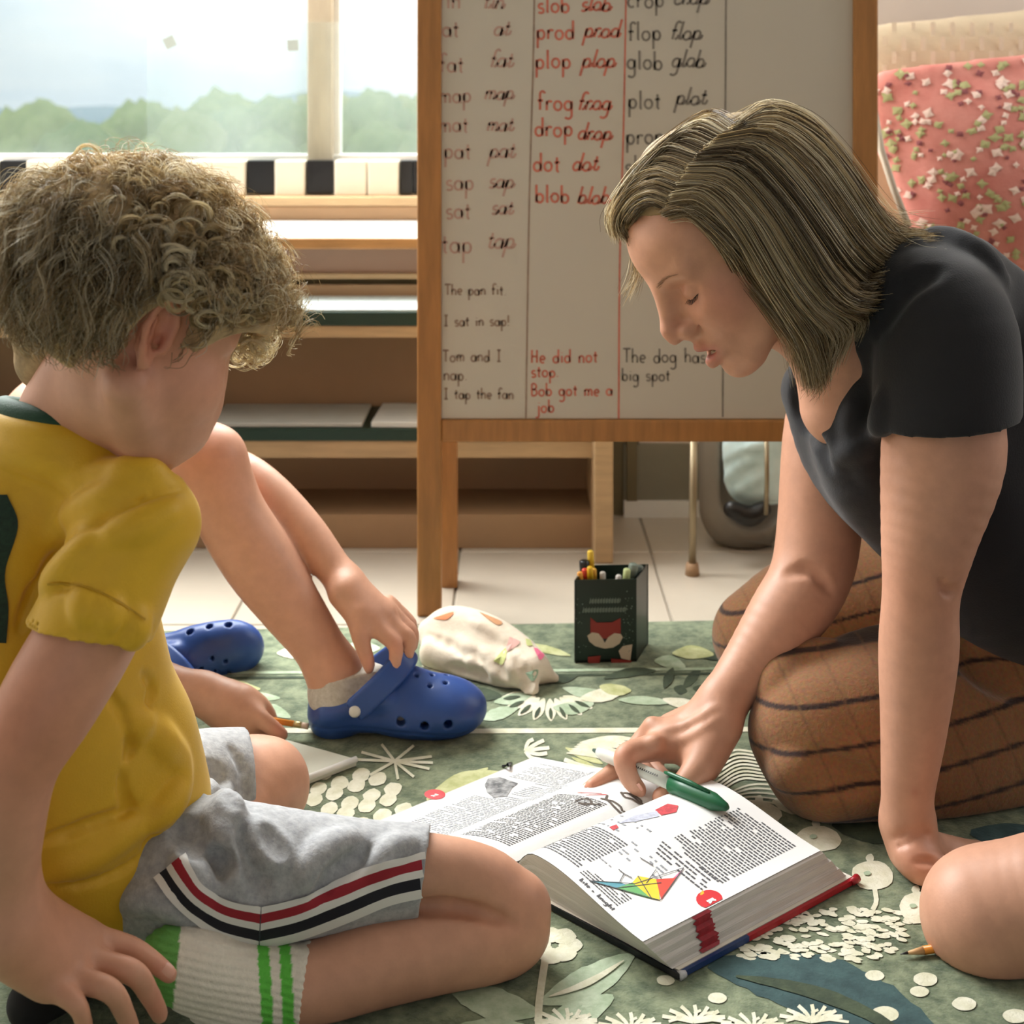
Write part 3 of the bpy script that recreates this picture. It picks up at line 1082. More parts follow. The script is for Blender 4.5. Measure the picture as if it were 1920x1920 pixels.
def stroke(key, pts, w, n=14, lift=0.0):
    _Lift.n += 1
    P = resample(pts, n)
    v, f = ribbons([P], w, lambda a, b: G(a, b, ZR + lift_i[key] + lift))
    _Lift.n += 1
    V, Fc = motif[key]
    o = len(V)
    V += list(v); Fc += [tuple(i + o for i in ff) for ff in f]


# honeycomb leaf
for i in range(12):
    for j in range(9):
        x = 548 + i * 40 + (j % 2) * 19 - j * 10
        y = 1600 - i * 13 - j * 19 + (i % 2) * 2
        dx, dy = (x - 655) / 118, (y - 1515) / 80
        if dx * dx + dy * dy < 1.0:
            blob('cream', x, y, 17.5, 12.5, -0.35, 12, 0.09)
for j in range(12):
    blob('cream', 470 + 14 * (j % 4), 1560 + j * 9, 15, 10, -0.3)
# starburst
for a in (185, 210, 250, 300, 345, 5, 25, 60, 85, 130):
    stroke('cream', [(740, 1427), (740 + 72 * math.cos(math.radians(a)), 1427 + 34 * math.sin(math.radians(a)))], 5)
# pale leaf beside the book
leaf('lime', (800, 1500), (935, 1448), 34, -8)
leaf('lime', (830, 1470), (915, 1440), 18, 5)
blob('lime', 850, 1490, 50, 16, -0.3)
leaf('lime', (1060, 1402), (1130, 1432), 14); leaf('lime', (1072, 1420), (1118, 1440), 9)
# open flower and border line
for k, a in enumerate((150, 168, 188, 206, 226, 246, 266, 286)):
    an = math.radians(a - 118)
    c = (1030, 1300)
    p1 = (c[0] + 95 * math.cos(an), c[1] + 52 * math.sin(an))
    p0 = (c[0] + 30 * math.cos(an), c[1] + 10 * math.sin(an))
    leaf('cream', p0, p1, 20)
    leaf('dark', (p0[0] * .6 + p1[0] * .4, p0[1] * .6 + p1[1] * .4), (p0[0] * .1 + p1[0] * .9, p0[1] * .1 + p1[1] * .9), 7, lift=0.001)
stroke('cream', [(420, 1368), (700, 1371), (1000, 1370), (1320, 1368), (1700, 1364)], 9, 30)
stroke('mint', [(300, 1262), (800, 1259), (1300, 1254), (1920, 1246)], 5, 30)
stroke('dark', [(300, 1272), (800, 1268), (1300, 1263), (1920, 1256)], 4, 30)
# small branch and comb leaf behind the pointing hand
for q in ([(985, 1408), (1005, 1395), (1020, 1388)], [(985, 1408), (1010, 1404), (1030, 1402)], [(985, 1408), (1008, 1414), (1026, 1412)], [(985, 1408), (990, 1392), (1000, 1386)], [(985, 1408), (995, 1420), (1012, 1424)]):
    stroke('cream', q, 7, 8)
for k in range(6):
    leaf('cream', (1062 + k * 5, 1412 - k * 4), (1150 + k * 11, 1428 - k * 8), 9.5, -6)
stroke('cream', [(1058, 1424), (1100, 1438), (1180, 1452)], 8)
# wavy stripes near the knees
for k in range(9):
    stroke('cream', [(1330 + k * 4, 1500 - k * 11), (1385, 1462 - k * 7), (1430, 1462 - k * 6), (1500, 1468 - k * 4)], 3.6, 16)
for k in range(6):
    stroke('cream', [(1322 - k * 3, 1512 + k * 4), (1365, 1488 + k * 5), (1420, 1470 + k * 8), (1520, 1482 + k * 9)], 3.4, 16)
# pods
for (x, y, rx, ry) in ((1428, 1526, 37, 23), (1535, 1572, 42, 24), (1636, 1641, 40, 28), (1722, 1702, 36, 30), (1788, 1600, 36, 22)):
    blob('cream', x, y, rx, ry, 0.1, 18, 0.05)
    leaf('cream', (x - 8, y - ry + 4), (x - 2, y - ry - 12), 16)
    blob('mint', x - 10, y - 4, 7, 4, lift=0.001)
stroke('cream', [(1437, 1545), (1445, 1566)], 9, 4)
stroke('cream', [(1640, 1666), (1643, 1690), (1636, 1706)], 9, 6)
leaf('cream', (1448, 1502), (1520, 1525), 24); leaf('cream', (1470, 1512), (1600, 1537), 16)
# feathered seed head of dashes
for k in range(230):
    t, s = random.random(), random.uniform(-1, 1)
    x = 1640 - 40 + 130 * s - t * 110 * (0.4 - s * 0.3) - 60 * t
    y = 1702 + t * 96 + abs(s) * 8
    if x < 1385 or x > 1742 or (x < 1500 and y < 1900 - x * 0.14 - 2 and y < 1655 + (1600 - x) * 0.55): continue
    blob('cream', x, y, random.uniform(8, 13), random.uniform(3.0, 4.6), random.uniform(-0.05, 0.35), 9, 0.14)
# dark leaf
leaf('teal', (1330, 1806), (1800, 1990), 120, -34, 24)
leaf('dark', (1380, 1830), (1730, 1960), 26, -24, 16, lift=0.0006)
leaf('teal', (1820, 1560), (2000, 1590), 60, 0, 12)
leaf('dark', (1560, 1545), (1700, 1565), 50, 0, 12)
# dots
for (x, y, rx) in ((1248, 1838, 17), (1345, 1871, 18), (1640, 1829, 18), (1735, 1836, 23), (1724, 1859, 18), (1808, 1882, 23), (1660, 1901, 26), (1904, 1905, 24), (1590, 1782, 14), (1480, 1760, 12)):
    blob('cream', x, y, rx, rx * 0.56, 0.05, 18, 0.03)
# corals at the bottom edge
for cx, cy in ((1060, 1922), (1180, 1930), (1300, 1916), (1410, 1930), (1520, 1915), (940, 1960)):
    for k in range(7):
        a = math.radians(-160 + k * 24)
        p1 = (cx + 62 * math.cos(a), cy + 32 * math.sin(a))
        stroke('cream', [(cx, cy), ((cx + p1[0]) / 2 + 4, (cy + p1[1]) / 2), p1], 7, 6)
        stroke('cream', [((cx + p1[0]) / 2, (cy + p1[1]) / 2), (p1[0] + 12, p1[1] + 10)], 5, 5)
# big pale leaves before the boy
stroke('cream', [(1012, 1960), (1010, 1890), (1022, 1800), (1030, 1740)], 14, 12)
leaf('mint', (1014, 1880), (1188, 1790), 62, 8, 16); leaf('cream', (1030, 1868), (1170, 1800), 12, 8, 12, lift=0.001)
leaf('mint', (1010, 1900), (840, 1850), 60, -6, 16); leaf('mint', (1018, 1920), (1150, 1868), 52, 6, 14)
leaf('mint', (1012, 1940), (860, 1925), 56, -6, 14)
for k in range(7):
    a = math.radians(k * 51)
    blob('cream', 1040 + 30 * math.cos(a), 1772 + 20 * math.sin(a), 22, 15)
# leaves in the far border
for k in range(34):
    x = 380 + k * 29 + random.uniform(-8, 8)
    y = random.uniform(1215, 1345)
    if 560 < x < 900 and y > 1300: continue
    key = ('mint', 'cream', 'lime', 'dark', 'mint')[k % 5]
    leaf(key, (x - random.uniform(25, 55), y + random.uniform(-14, 14)), (x + random.uniform(25, 50), y + random.uniform(-12, 12)), random.uniform(14, 26), random.uniform(-6, 6))
for k in range(5):
    leaf('dark', (1245 + k * 18, 1290), (1262 + k * 26, 1252 + (k % 2) * 44), 18)
for k, (V, Fc) in motif.items():
    o = pydata('woven_motifs', V, Fc, MO[k], rug)
    tag(o, kind='stuff')

# ------------------------------------------------------------------ open dictionary
A = np.array([0.1135, 1.185]); e1 = np.array([0.79, 0.613]); e2 = np.array([-0.613, 0.79])
PH = 0.237
B_ = A + PH * e1
G0 = A + 0.182 * e2
G1 = G0 + PH * e1
L0, L1 = np.array([-0.154, 1.420]), np.array([0.0264, 1.574])
book = empty('dictionary', ((A[0] + L1[0]) / 2, 1.38, ZR)); tag(book, 'thick open dictionary with kite drawing lying on the rug', 'book')
M_page = mat('page_white', (236, 236, 234), 0.55, var=0.01)
M_edge = mat('page_edges', (206, 202, 196), 0.8, var=0.16, var_scale=9, stretch=(3, 3, 420))
M_cblack = mat('cover_black', (20, 22, 30), 0.35, bump=0.1)
M_cnavy = mat('cover_navy', (34, 58, 108), 0.35, bump=0.1)
M_cred = mat('cover_red', (168, 28, 40), 0.35, bump=0.1)
M_cwhite = mat('cover_white', (228, 222, 208), 0.5)


def zprof_r(u):   # u: 0 at fore edge, 1 at gutter
    u = min(max(u, 0.0), 1.0)
    return ZR + 0.034 + 0.013 * math.sin(math.pi * min(u * 1.02, 1) ** 1.6 * 0.9) - 0.022 * max(0, (u - 0.82) / 0.18) ** 2.2


def zprof_l(u):   # u: 0 at gutter, 1 at left fore edge
    u = min(max(u, 0.0), 1.0)
    return ZR + 0.023 + 0.010 * math.sin(math.pi * min((u / 0.6), 1) ** 0.75) - 0.014 * u ** 1.2


def page_r(u, v, up=0.0):
    p = (A + e1 * PH * v) + (G0 - A) * u
    return np.array([p[0], p[1], zprof_r(u) + up])


def page_l(u, v, up=0.0):
    p = G0 * (1 - u) * (1 - v) + G1 * (1 - u) * v + L0 * u * (1 - v) + L1 * u * v
    return np.array([p[0], p[1], zprof_l(u) + up])


def page_surface(name, fn, nu, nv, m, parent):
    V = [fn(i / nu, j / nv) for i in range(nu + 1) for j in range(nv + 1)]
    Fc = [(i * (nv + 1) + j, (i + 1) * (nv + 1) + j, (i + 1) * (nv + 1) + j + 1, i * (nv + 1) + j + 1) for i in range(nu) for j in range(nv)]
    return pydata(name, V, Fc, m, parent, True)


# page block under the right page: fanned fore edge, flat base, curved head
cover_out = G(1276, 1822, ZR + 0.006)[:2], G(1601, 1646, ZR + 0.006)[:2]


def block(name, top, out0, out1, gu, flip, m):
    """solid between the page surface and the cover; layers follow the page bulge"""
    nu, nl = 18, 16
    V, Fc = [], []
    for v in (0.0, 1.0):
        for k in range(nl + 1):
            t = k / nl
            for i in range(nu + 1):
                u = i / nu
                p = top(u, v)
                jit = (0.0016 * ((k * 7919) % 5 - 2) / 2) if 0 < k < nl else 0
                o = (out0 if v == 0 else out1)
                bq = np.array([o[0], o[1]]) * (1 - gu(u)) + (G0 if v == 0 else G1) * gu(u)
                q = np.array([p[0], p[1]]) * (1 - t) + bq * t + jit * (e2 if flip else -e2)
                V.append((q[0], q[1], p[2] * (1 - t) + (ZR + 0.007) * t - 0.0002))
    w = nu + 1
    n1 = (nl + 1) * w
    for k in range(nl):
        for i in range(nu):
            a = k * w + i
            Fc.append((a, a + 1, a + 1 + w, a + w)); Fc.append((n1 + a, n1 + a + w, n1 + a + 1 + w, n1 + a + 1))
    end = 0 if not flip else nu
    for k in range(nl):
        a = k * w + end
        Fc.append((a, a + w, n1 + a + w, n1 + a))
    for i in range(nu):
        a = nl * w + i
        Fc.append((a, a + 1, n1 + a + 1, n1 + a))
    return pydata(name, V, Fc, m, book)


rb = block('page_block', page_r, cover_out[0] - 0.004 * e1 + 0.006 * e2, cover_out[1] + 0.006 * e2 - 0.004 * e1, lambda u: u, False, M_edge)
lb = block('page_block', page_l, L0 + 0.004 * e2, L1 + 0.004 * e2, lambda u: 1 - u, True, M_edge)
pr = page_surface('right_page', lambda u, v: page_r(u, v, 0.0003), 26, 12, M_page, book)
pl = page_surface('left_page', lambda u, v: page_l(u, v, 0.0003), 30, 12, M_page, book)

def slab(name, pts2, z0, z1, m, parent):
    n = len(pts2)
    V = [(p[0], p[1], z0) for p in pts2] + [(p[0], p[1], z1) for p in pts2]
    Fc = [tuple(range(n - 1, -1, -1)), tuple(range(n, 2 * n))] + [(i, (i + 1) % n, n + (i + 1) % n, n + i) for i in range(n)]
    return pydata(name, V, Fc, m, parent)


C0, C1 = cover_out
Gm0, Gm1 = G0 - 0.006 * e1, G1 + 0.006 * e1
slab('cover', [C0 - 0.003 * e1, C1 + 0.004 * e1, Gm1, Gm0], ZR + 0.002, ZR + 0.0045, M_cblack, book)
slab('endpaper', [C0 + 0.002 * e2, C1 + 0.002 * e2, Gm1, Gm0], ZR + 0.0046, ZR + 0.0066, M_cwhite, book)
split = 0.36
Cm = C0 * (1 - split) + C1 * split
ed = -e2 * 0.0022
slab('cover_edge', [C0 - 0.003 * e1 + ed, Cm + ed, Cm - ed * 0.6, C0 - 0.003 * e1 - ed * 0.6], ZR + 0.0015, ZR + 0.0064, M_cnavy, book)
slab('cover_edge', [Cm + ed, C1 + 0.004 * e1 + ed, C1 + 0.004 * e1 - ed * 0.6, Cm - ed * 0.6], ZR + 0.0015, ZR + 0.0064, M_cred, book)
slab('cover_edge', [C0 - 0.004 * e1 + ed, C0 - 0.001 * e1 + ed, Gm0 + 0.003 * e1, Gm0], ZR + 0.0015, ZR + 0.0064, M_cblack, book)
slab('cover', [L0 - 0.008 * e1 + 0.006 * e2, L1 + 0.008 * e1 + 0.006 * e2, Gm1, Gm0], ZR + 0.001, ZR + 0.004, M_cblack, book)
cap_m = mat('worn_board', (190, 190, 194), 0.5, var=0.2, var_scale=120)
tube('worn_corner', [list(C0 - 0.003 * e1 - 0.001 * e2) + [ZR + 0.004], list(C0 + 0.004 * e1 - 0.002 * e2) + [ZR + 0.004]], [0.0042, 0.003], cap_m, book, 8)
tube('worn_corner', [list(C1 + 0.004 * e1 - 0.001 * e2) + [ZR + 0.005], list(C1 - 0.006 * e1 - 0.0025 * e2) + [ZR + 0.005]], [0.0042, 0.003], M_cred, book, 8)

# print: lines of words, drawings, tabs
M_ink = mat('print_black', (84, 84, 88), 0.7)
M_inkl = mat('print_grey', (150, 154, 160), 0.7)


def text_block(fn, u0, u1, v0, v1, lines, seed, m, parent, dens=0.86, ragged=0.12, along='u'):
    """small printed words; the lines run along v, stacked along u"""
    rr = random.Random(seed)
    V, Fc = [], []
    for k in range(lines):
        s = k / max(lines - 1, 1)
        end = 1.0 - (rr.uniform(0, ragged * 3) if rr.random() < 0.2 else rr.uniform(0, ragged * 0.3))
        p = 0.0
        while p < end:
            w = rr.uniform(0.03, 0.09)
            q = min(p + w, end)
            if rr.random() < dens + 0.1:
                if along == 'v':
                    ua, ub = u0 + (u1 - u0) * s, u0 + (u1 - u0) * (s + 0.50 / lines)
                    va, vb = v0 + (v1 - v0) * p, v0 + (v1 - v0) * q
                    c = [(ua, va), (ub, va), (ub, vb), (ua, vb)]
                else:
                    va, vb = v0 + (v1 - v0) * s, v0 + (v1 - v0) * (s + 0.50 / lines)
                    ua, ub = u0 + (u1 - u0) * p, u0 + (u1 - u0) * q
                    c = [(ua, va), (ub, va), (ub, vb), (ua, vb)]
                b = len(V)
                V += [fn(a_, b_, 0.0006) for a_, b_ in c]
                Fc.append((b, b + 1, b + 2, b + 3))
            p = q + 0.016
    o = pydata('printed_text', V, Fc, m, parent)
    return tag(o, kind='stuff')


# right page: (u from fore edge 0 to gutter 1, v from near head 0 to far foot 1)
text_block(page_r, 0.10, 0.50, 0.50, 0.93, 26, 1, M_ink, pr, along='u')
text_block(page_r, 0.12, 0.52, 0.40, 0.49, 5, 2, M_ink, pr, dens=0.7, ragged=0.3)
text_block(page_r, 0.58, 0.95, 0.07, 0.33, 17, 3, M_ink, pr)
text_block(page_r, 0.26, 0.55, 0.055, 0.125, 6, 4, M_ink, pr, ragged=0.5)
text_block(page_r, 0.60, 0.92, 0.37, 0.50, 6, 5, M_inkl, pr, dens=0.3, ragged=0.5)
text_block(page_r, 0.30, 0.62, 0.27, 0.36, 5, 6, M_inkl, pr, dens=0.25, ragged=0.5)
text_block(page_l, 0.10, 0.42, 0.06, 0.60, 40, 7, M_ink, pl)
text_block(page_l, 0.50, 0.86, 0.06, 0.50, 30, 8, M_inkl, pl)
text_block(page_l, 0.52, 0.90, 0.74, 0.93, 14, 9, M_inkl, pl)
text_block(page_l, 0.48, 0.70, 0.52, 0.72, 12, 10, M_inkl, pl, ragged=0.3)
# header words
def on_right(a, b): return page_r(a, b, 0.0007)
hl_ = write('kite > knight', 0.012)
v, f = ribbons([[(x, y) for x, y in q] for q in hl_], 0.0042, lambda a, b: on_right(0.50 - a * 1.9, 0.022 + b * 0.9))
pydata('header_words', v, f, M_ink, pr)


def patch(name, fn, pts, m, parent, up=0.0008):
    V = [fn(a_, b_, up) for a_, b_ in pts]
    return pydata(name, V, [tuple(range(len(V)))], m, parent)


def px_on_r(x, y):
    """page position under a photo pixel (found on the bulging right page)"""
    z = ZR + 0.05
    for _ in range(12):
        p = G(x, y, z)
        d = p[:2] - A
        v_ = d @ e1 / PH; u_ = d @ e2 / 0.182
        z = zprof_r(min(max(u_, 0), 1))
    return u_, v_


def px_on_l(x, y):
    z = ZR + 0.03
    for _ in range(14):
        p = G(x, y, z)[:2]
        M2 = np.stack([L0 - G0, G1 - G0], 1)
        u_, v_ = np.linalg.solve(M2, p - G0)
        z = zprof_l(min(max(u_, 0), 1))
    return u_, v_


kite = [('kite_blue', (96, 160, 176), [(1104, 1653), (1162, 1655), (1180, 1664), (1155, 1667)]),
        ('kite_green', (110, 178, 110), [(1155, 1667), (1186, 1656), (1222, 1687), (1237, 1689), (1200, 1681)]),
        ('kite_yellow', (242, 210, 60), [(1186, 1656), (1196, 1644), (1230, 1650), (1234, 1652), (1237, 1689), (1222, 1687)]),
        ('kite_red', (222, 80, 66), [(1230, 1650), (1262, 1648), (1270, 1645), (1240, 1689)]),
        ('kite_pink', (222, 130, 170), [(1262, 1648), (1282, 1629), (1270, 1645), (1252, 1668)])]
for nm, c, pts in kite:
    patch('kite_panel', page_r, [px_on_r(x, y) for x, y in pts], mat(nm, c, 0.6), pr)
lines = [[(1104, 1653), (1190, 1659), (1282, 1629)], [(1155, 1667), (1240, 1657)], [(1104, 1653), (1238, 1690), (1282, 1629)], [(1196, 1644), (1222, 1687)], [(1240, 1650), (1230, 1632), (1212, 1658)], [(1162, 1655), (1170, 1640), (1160, 1632)], [(1170, 1640), (1185, 1648)], [(1200, 1610), (1225, 1625)]]
v, f = ribbons([[px_on_r(*p) for p in q] for q in lines], 0.0042, lambda a, b: page_r(a, b, 0.0011))
pydata('kite_strings', v, f, M_ink, pr)
text_block(page_r, 0.45, 0.72, 0.16, 0.20, 3, 21, M_inkl, pr, dens=0.2, ragged=0.5)
# red tabs with a white K, thumb-index stripe down the fore edge
M_tab = mat('tab_red', (206, 44, 52), 0.5)
M_tabd = mat('tab_stripe', (150, 26, 40), 0.6, var=0.2, var_scale=200)
c = [(1330 + 25 * math.cos(a), 1687 + 17 * math.sin(a)) for a in np.linspace(0, 2 * math.pi, 18)[:-1]]
c = [(x, y) if px_on_r(x, y)[0] > 0.004 else None for x, y in c]
c = [q for q in c if q is not None]
c = [q for q in c] 
patch('index_tab', page_r, [px_on_r(*q) for q in c], M_tab, pr)
ku, kv = px_on_r(1325, 1692)
v, f = ribbons([[(x * 0.02, y * 0.02) for x, y in q] for q in write('K', 1.0)], 0.010, lambda a, b: page_r(ku - a * 1.3, kv + b * 1.0, 0.0012))
pydata('tab_letter', v, f, M_page, pr)
patch('star', page_r, [px_on_r(x, y) for x, y in ((1312, 1678), (1317, 1684), (1326, 1683), (1320, 1675), (1318, 1670))], mat('star_yellow', (240, 180, 50), 0.5), pr)
stripe_v, stripe_f = [], []
nl = 16
for k in range(nl + 1):
    t = k / nl
    jit = (0.0016 * ((k * 7919) % 5 - 2) / 2) if 0 < k < nl else 0
    rows = []
    for vv in (0.245 - 0.10 * t + 0.01 * (k % 3), 0.335 - 0.09 * t + 0.012 * (k % 2)):
        p = page_r(0.0, vv)
        o = (cover_out[0] - 0.004 * e1 + 0.006 * e2) * (1 - vv) + (cover_out[1] + 0.006 * e2 - 0.004 * e1) * vv
        q = np.array([p[0], p[1]]) * (1 - t) + o * t - jit * e2 - e2 * 0.0009
        stripe_v.append((q[0], q[1], p[2] * (1 - t) + (ZR + 0.007) * t + 0.0004))
for k in range(nl):
    stripe_f.append((2 * k, 2 * k + 1, 2 * k + 3, 2 * k + 2))
pydata('index_stripe', stripe_v, stripe_f, M_tabd, rb)
c = [(820 + 20 * math.cos(a), 1494 + 9 * math.sin(a)) for a in np.linspace(0, 2 * math.pi, 18)[:-1]]
patch('index_tab', page_l, [px_on_l(x, y) for x, y in c], M_tab, pl)
ku, kv = px_on_l(812, 1497)
v, f = ribbons([[(x * 0.02, y * 0.02) for x, y in q] for q in write('K', 1.0)], 0.010, lambda a, b: page_l(ku + a * 1.1 - 0.02, kv + b * 0.8, 0.0012))
pydata('tab_letter', v, f, M_page, pl)
# grey photograph of a rock and knot drawings on the left page, red figure at the gutter
rk = [(915, 1477), (922, 1466), (945, 1463), (978, 1474), (966, 1482), (955, 1497), (930, 1499), (918, 1490)]
patch('printed_photograph', page_l, [px_on_l(*p) for p in rk], mat('photo_grey', (60, 62, 66), 0.6, rgb2=(170, 170, 170), var_scale=90), pl)
kn = [[(1080, 1505), (1092, 1500), (1106, 1501), (1110, 1508), (1098, 1511), (1086, 1507), (1104, 1509), (1128, 1510)],
      [(1127, 1499), (1140, 1502), (1150, 1512), (1160, 1522), (1171, 1533)], [(1140, 1493), (1138, 1501), (1150, 1504), (1164, 1514), (1168, 1524), (1178, 1531)],
      [(1164, 1489), (1178, 1489), (1190, 1497), (1200, 1506), (1212, 1516)], [(1166, 1487), (1172, 1496), (1186, 1500), (1200, 1509), (1202, 1502), (1188, 1492)]]
v, f = ribbons([[px_on_l(*p) for p in resample(q, 14)] for q in kn], 0.0105, lambda a, b: page_l(a, b, 0.0009))
pydata('knot_drawing', v, f, mat('print_brown', (92, 82, 74), 0.7), pl)
v, f = ribbons([[px_on_l(*p) for p in q] for q in ([(1085, 1489), (1130, 1490)], [(1100, 1493), (1140, 1492)])], 0.006, lambda a, b: page_l(a, b, 0.0009))
pydata('red_underline', v, f, M_tab, pl)
for pts, cc in ((((1228, 1520), (1252, 1508), (1272, 1512), (1268, 1524), (1240, 1530)), (196, 70, 78)), (((1142, 1552), (1156, 1547), (1160, 1553), (1150, 1558)), (196, 70, 78)), (((1158, 1545), (1190, 1530), (1232, 1522), (1236, 1532), (1190, 1542)), (186, 190, 206))):
    patch('printed_figure', page_r, [(min(px_on_r(x, y)[0], 0.99), px_on_r(x, y)[1]) for x, y in pts], mat('figure_%d_%d' % cc[:2], cc, 0.6, var=0.2, var_scale=200), pr)
tube('page_clip', [G(944, 1437, 0.02), G(952, 1434, 0.028), G(958, 1432, 0.02)], 0.0022, M_cblack, book, 6)

# ------------------------------------------------------------------ pencil, notebook, pen box
M_wood = mat('pencil_wood', (214, 170, 120), 0.6)
M_pen_o = mat('pencil_orange', (226, 140, 46), 0.35)
M_lead = mat('graphite', (40, 40, 42), 0.4)
M_brass = mat('ferrule', (206, 186, 130), 0.3, metallic=0.6)
M_eraser = mat('eraser_pink', (214, 190, 170), 0.7)


def pencil(p0, p1, label, tip=True, eraser=True, r=0.0036):
    p0, p1 = np.array(p0, float), np.array(p1, float)
    d = p1 - p0; L = np.linalg.norm(d); d /= L
    root = empty('pencil', tuple(p0)); tag(root, label, 'pencil')
    b0 = p0 + d * 0.022 if tip else p0
    b1 = p1 - d * 0.018 if eraser else p1
    tube('barrel', [b0, b1], r, M_pen_o, root, 6)
    if tip:
        tube('sharpened_wood', [p0 + d * 0.007, b0], [0.0013, r * 0.97], M_wood, root, 10)
        tube('lead', [p0, p0 + d * 0.0075], [0.0003, 0.0014], M_lead, root, 8)
    if eraser:
        tube('ferrule', [b1, b1 + d * 0.010], r * 1.04, M_brass, root, 12)
        tube('eraser', [b1 + d * 0.010, p1], r * 0.98, M_eraser, root, 12)
    return root


pencil(G(1688, 1789, ZR + 0.004), G(1900, 1755, ZR + 0.0075), 'orange pencil lying on the rug beside the bare knee at right')
pencil(W(400, 1332, 1.66), W(578, 1362, 1.64), 'orange pencil held in the hand near the blue clog')

M_nb = mat('notebook_page', (214, 216, 200), 0.7, var=0.02)
nb = empty('notebook', tuple(G(560, 1440, ZR))); tag(nb, 'pale open notebook lying behind the boy\'s bare knee', 'notebook')
q = [G(430, 1400, ZR)[:2], G(540, 1402, ZR)[:2], G(668, 1438, ZR)[:2], G(560, 1480, ZR)[:2], G(440, 1470, ZR)[:2]]
slab('notebook_pages', q, ZR + 0.0015, ZR + 0.009, M_nb, nb)
tube('spine_roll', [np.append(q[3], ZR + 0.009), np.append(q[2], ZR + 0.009)], 0.0035, M_paper, nb, 8)

pbx = empty('pen_box', tuple(G(1136, 1250, ZR))); tag(pbx, 'dark green tin with a fox print, full of pens, on the rug', 'pen box')
D1 = 1.862
x0, x1 = W(1077, 0, D1)[0], W(1194, 0, D1)[0]
z0, z1 = ZR + 0.001, H - (1088 - HY) * D1 / F
M_tin = mat('tin_green', (14, 34, 26), 0.35, var=0.1)
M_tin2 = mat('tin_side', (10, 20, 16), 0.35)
th = 0.002
yb = D1 + 0.062
sk = 0.008     # the tin is turned a little: its far side shows at the right
def wallq(name, p, q_, m):
    d = np.array([q_[1] - p[1], -(q_[0] - p[0])]); d = d / np.linalg.norm(d) * th
    slab(name, [p, q_, (q_[0] - d[0], q_[1] - d[1]), (p[0] - d[0], p[1] - d[1])], z0, z1, m, pbx)
c00, c10, c11, c01 = (x0, D1), (x1, D1 + 0.004), (x1 + 0.022, yb + 0.004), (x0 + 0.018, yb)
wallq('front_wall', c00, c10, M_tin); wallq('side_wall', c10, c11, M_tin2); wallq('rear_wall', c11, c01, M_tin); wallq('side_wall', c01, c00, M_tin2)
slab('base', [c00, c10, c11, c01], z0, z0 + 0.003, M_tin2, pbx)
bx_ = lambda px: W(px, 0, D1)[0]
bz_ = lambda py: H - (py - HY) * (D1 - 0.001) / F
def front(name, pts, m, lift=0.0):
    V = []
    for x, y in pts:
        t = (bx_(x) - x0) / (x1 - x0)
        V.append((bx_(x), D1 + 0.004 * t - 0.0012 - lift, bz_(y)))
    return pydata(name, V, [tuple(range(len(V)))], m, pbx)
M_fr, M_fw, M_ft = mat('print_fox_red', (140, 40, 34), 0.5), mat('print_fox_cream', (196, 180, 160), 0.5), mat('print_grey_green', (122, 136, 126), 0.5)
front('fox_print', [(1107, 1158), (1119, 1168), (1148, 1168), (1164, 1160), (1164, 1190), (1136, 1200), (1107, 1190)], M_fr)
front('fox_cheek', [(1101, 1192), (1110, 1186), (1122, 1188), (1130, 1198), (1134, 1206), (1134, 1217), (1116, 1212), (1105, 1203)], M_fw, 0.0004)
front('fox_cheek', [(1134, 1206), (1140, 1196), (1152, 1188), (1164, 1190), (1168, 1196), (1162, 1208), (1150, 1215), (1134, 1217)], M_fw, 0.0004)
front('fox_nose', [(1130, 1198), (1137, 1198), (1134, 1206)], M_lead, 0.0008)
front('fox_tail', [(1160, 1222), (1168, 1213), (1186, 1210), (1184, 1226), (1182, 1240), (1165, 1236)], M_fw)
front('fox_scarf', [(1102, 1232), (1126, 1230), (1124, 1250), (1103, 1250)], M_fr)
front('fox_scarf', [(1146, 1236), (1184, 1240), (1184, 1251), (1146, 1251)], M_fr)
for (xa, xb, ya, n) in ((1106, 1164, 1127, 11), (1093, 1175, 1144, 15)):
    st = []
    for k in range(n):
        xx0 = xa + (xb - xa) * k / n
        st.append([(xx0, ya + 5), (xx0 + 1.5, ya - 5), (xx0 + 3.4, ya + 4), (xx0 + 4.6, ya - 3)])
    v, f = ribbons(st, 2.0, lambda a, b: (bx_(a), D1 + 0.004 * (bx_(a) - x0) / (x1 - x0) - 0.0014, bz_(b)))
    pydata('lettering', v, f, M_ft, pbx)
dv, df = [], []
for k in range(46):
    a_, b_ = random.choice([random.uniform(1079, 1102), random.uniform(1168, 1190)]), random.uniform(1110, 1225)
    s_ = random.uniform(0.7, 1.5)
    bb = len(dv)
    for dx, dy in ((-s_, 0), (0, s_), (s_, 0), (0, -s_)):
        dv.append((bx_(a_ + dx), D1 + 0.004 * (bx_(a_) - x0) / (x1 - x0) - 0.0013, bz_(b_ + dy)))
    df.append((bb, bb + 1, bb + 2, bb + 3))
tag(pydata('snow_dots', dv, df, M_ft, pbx), kind='stuff')

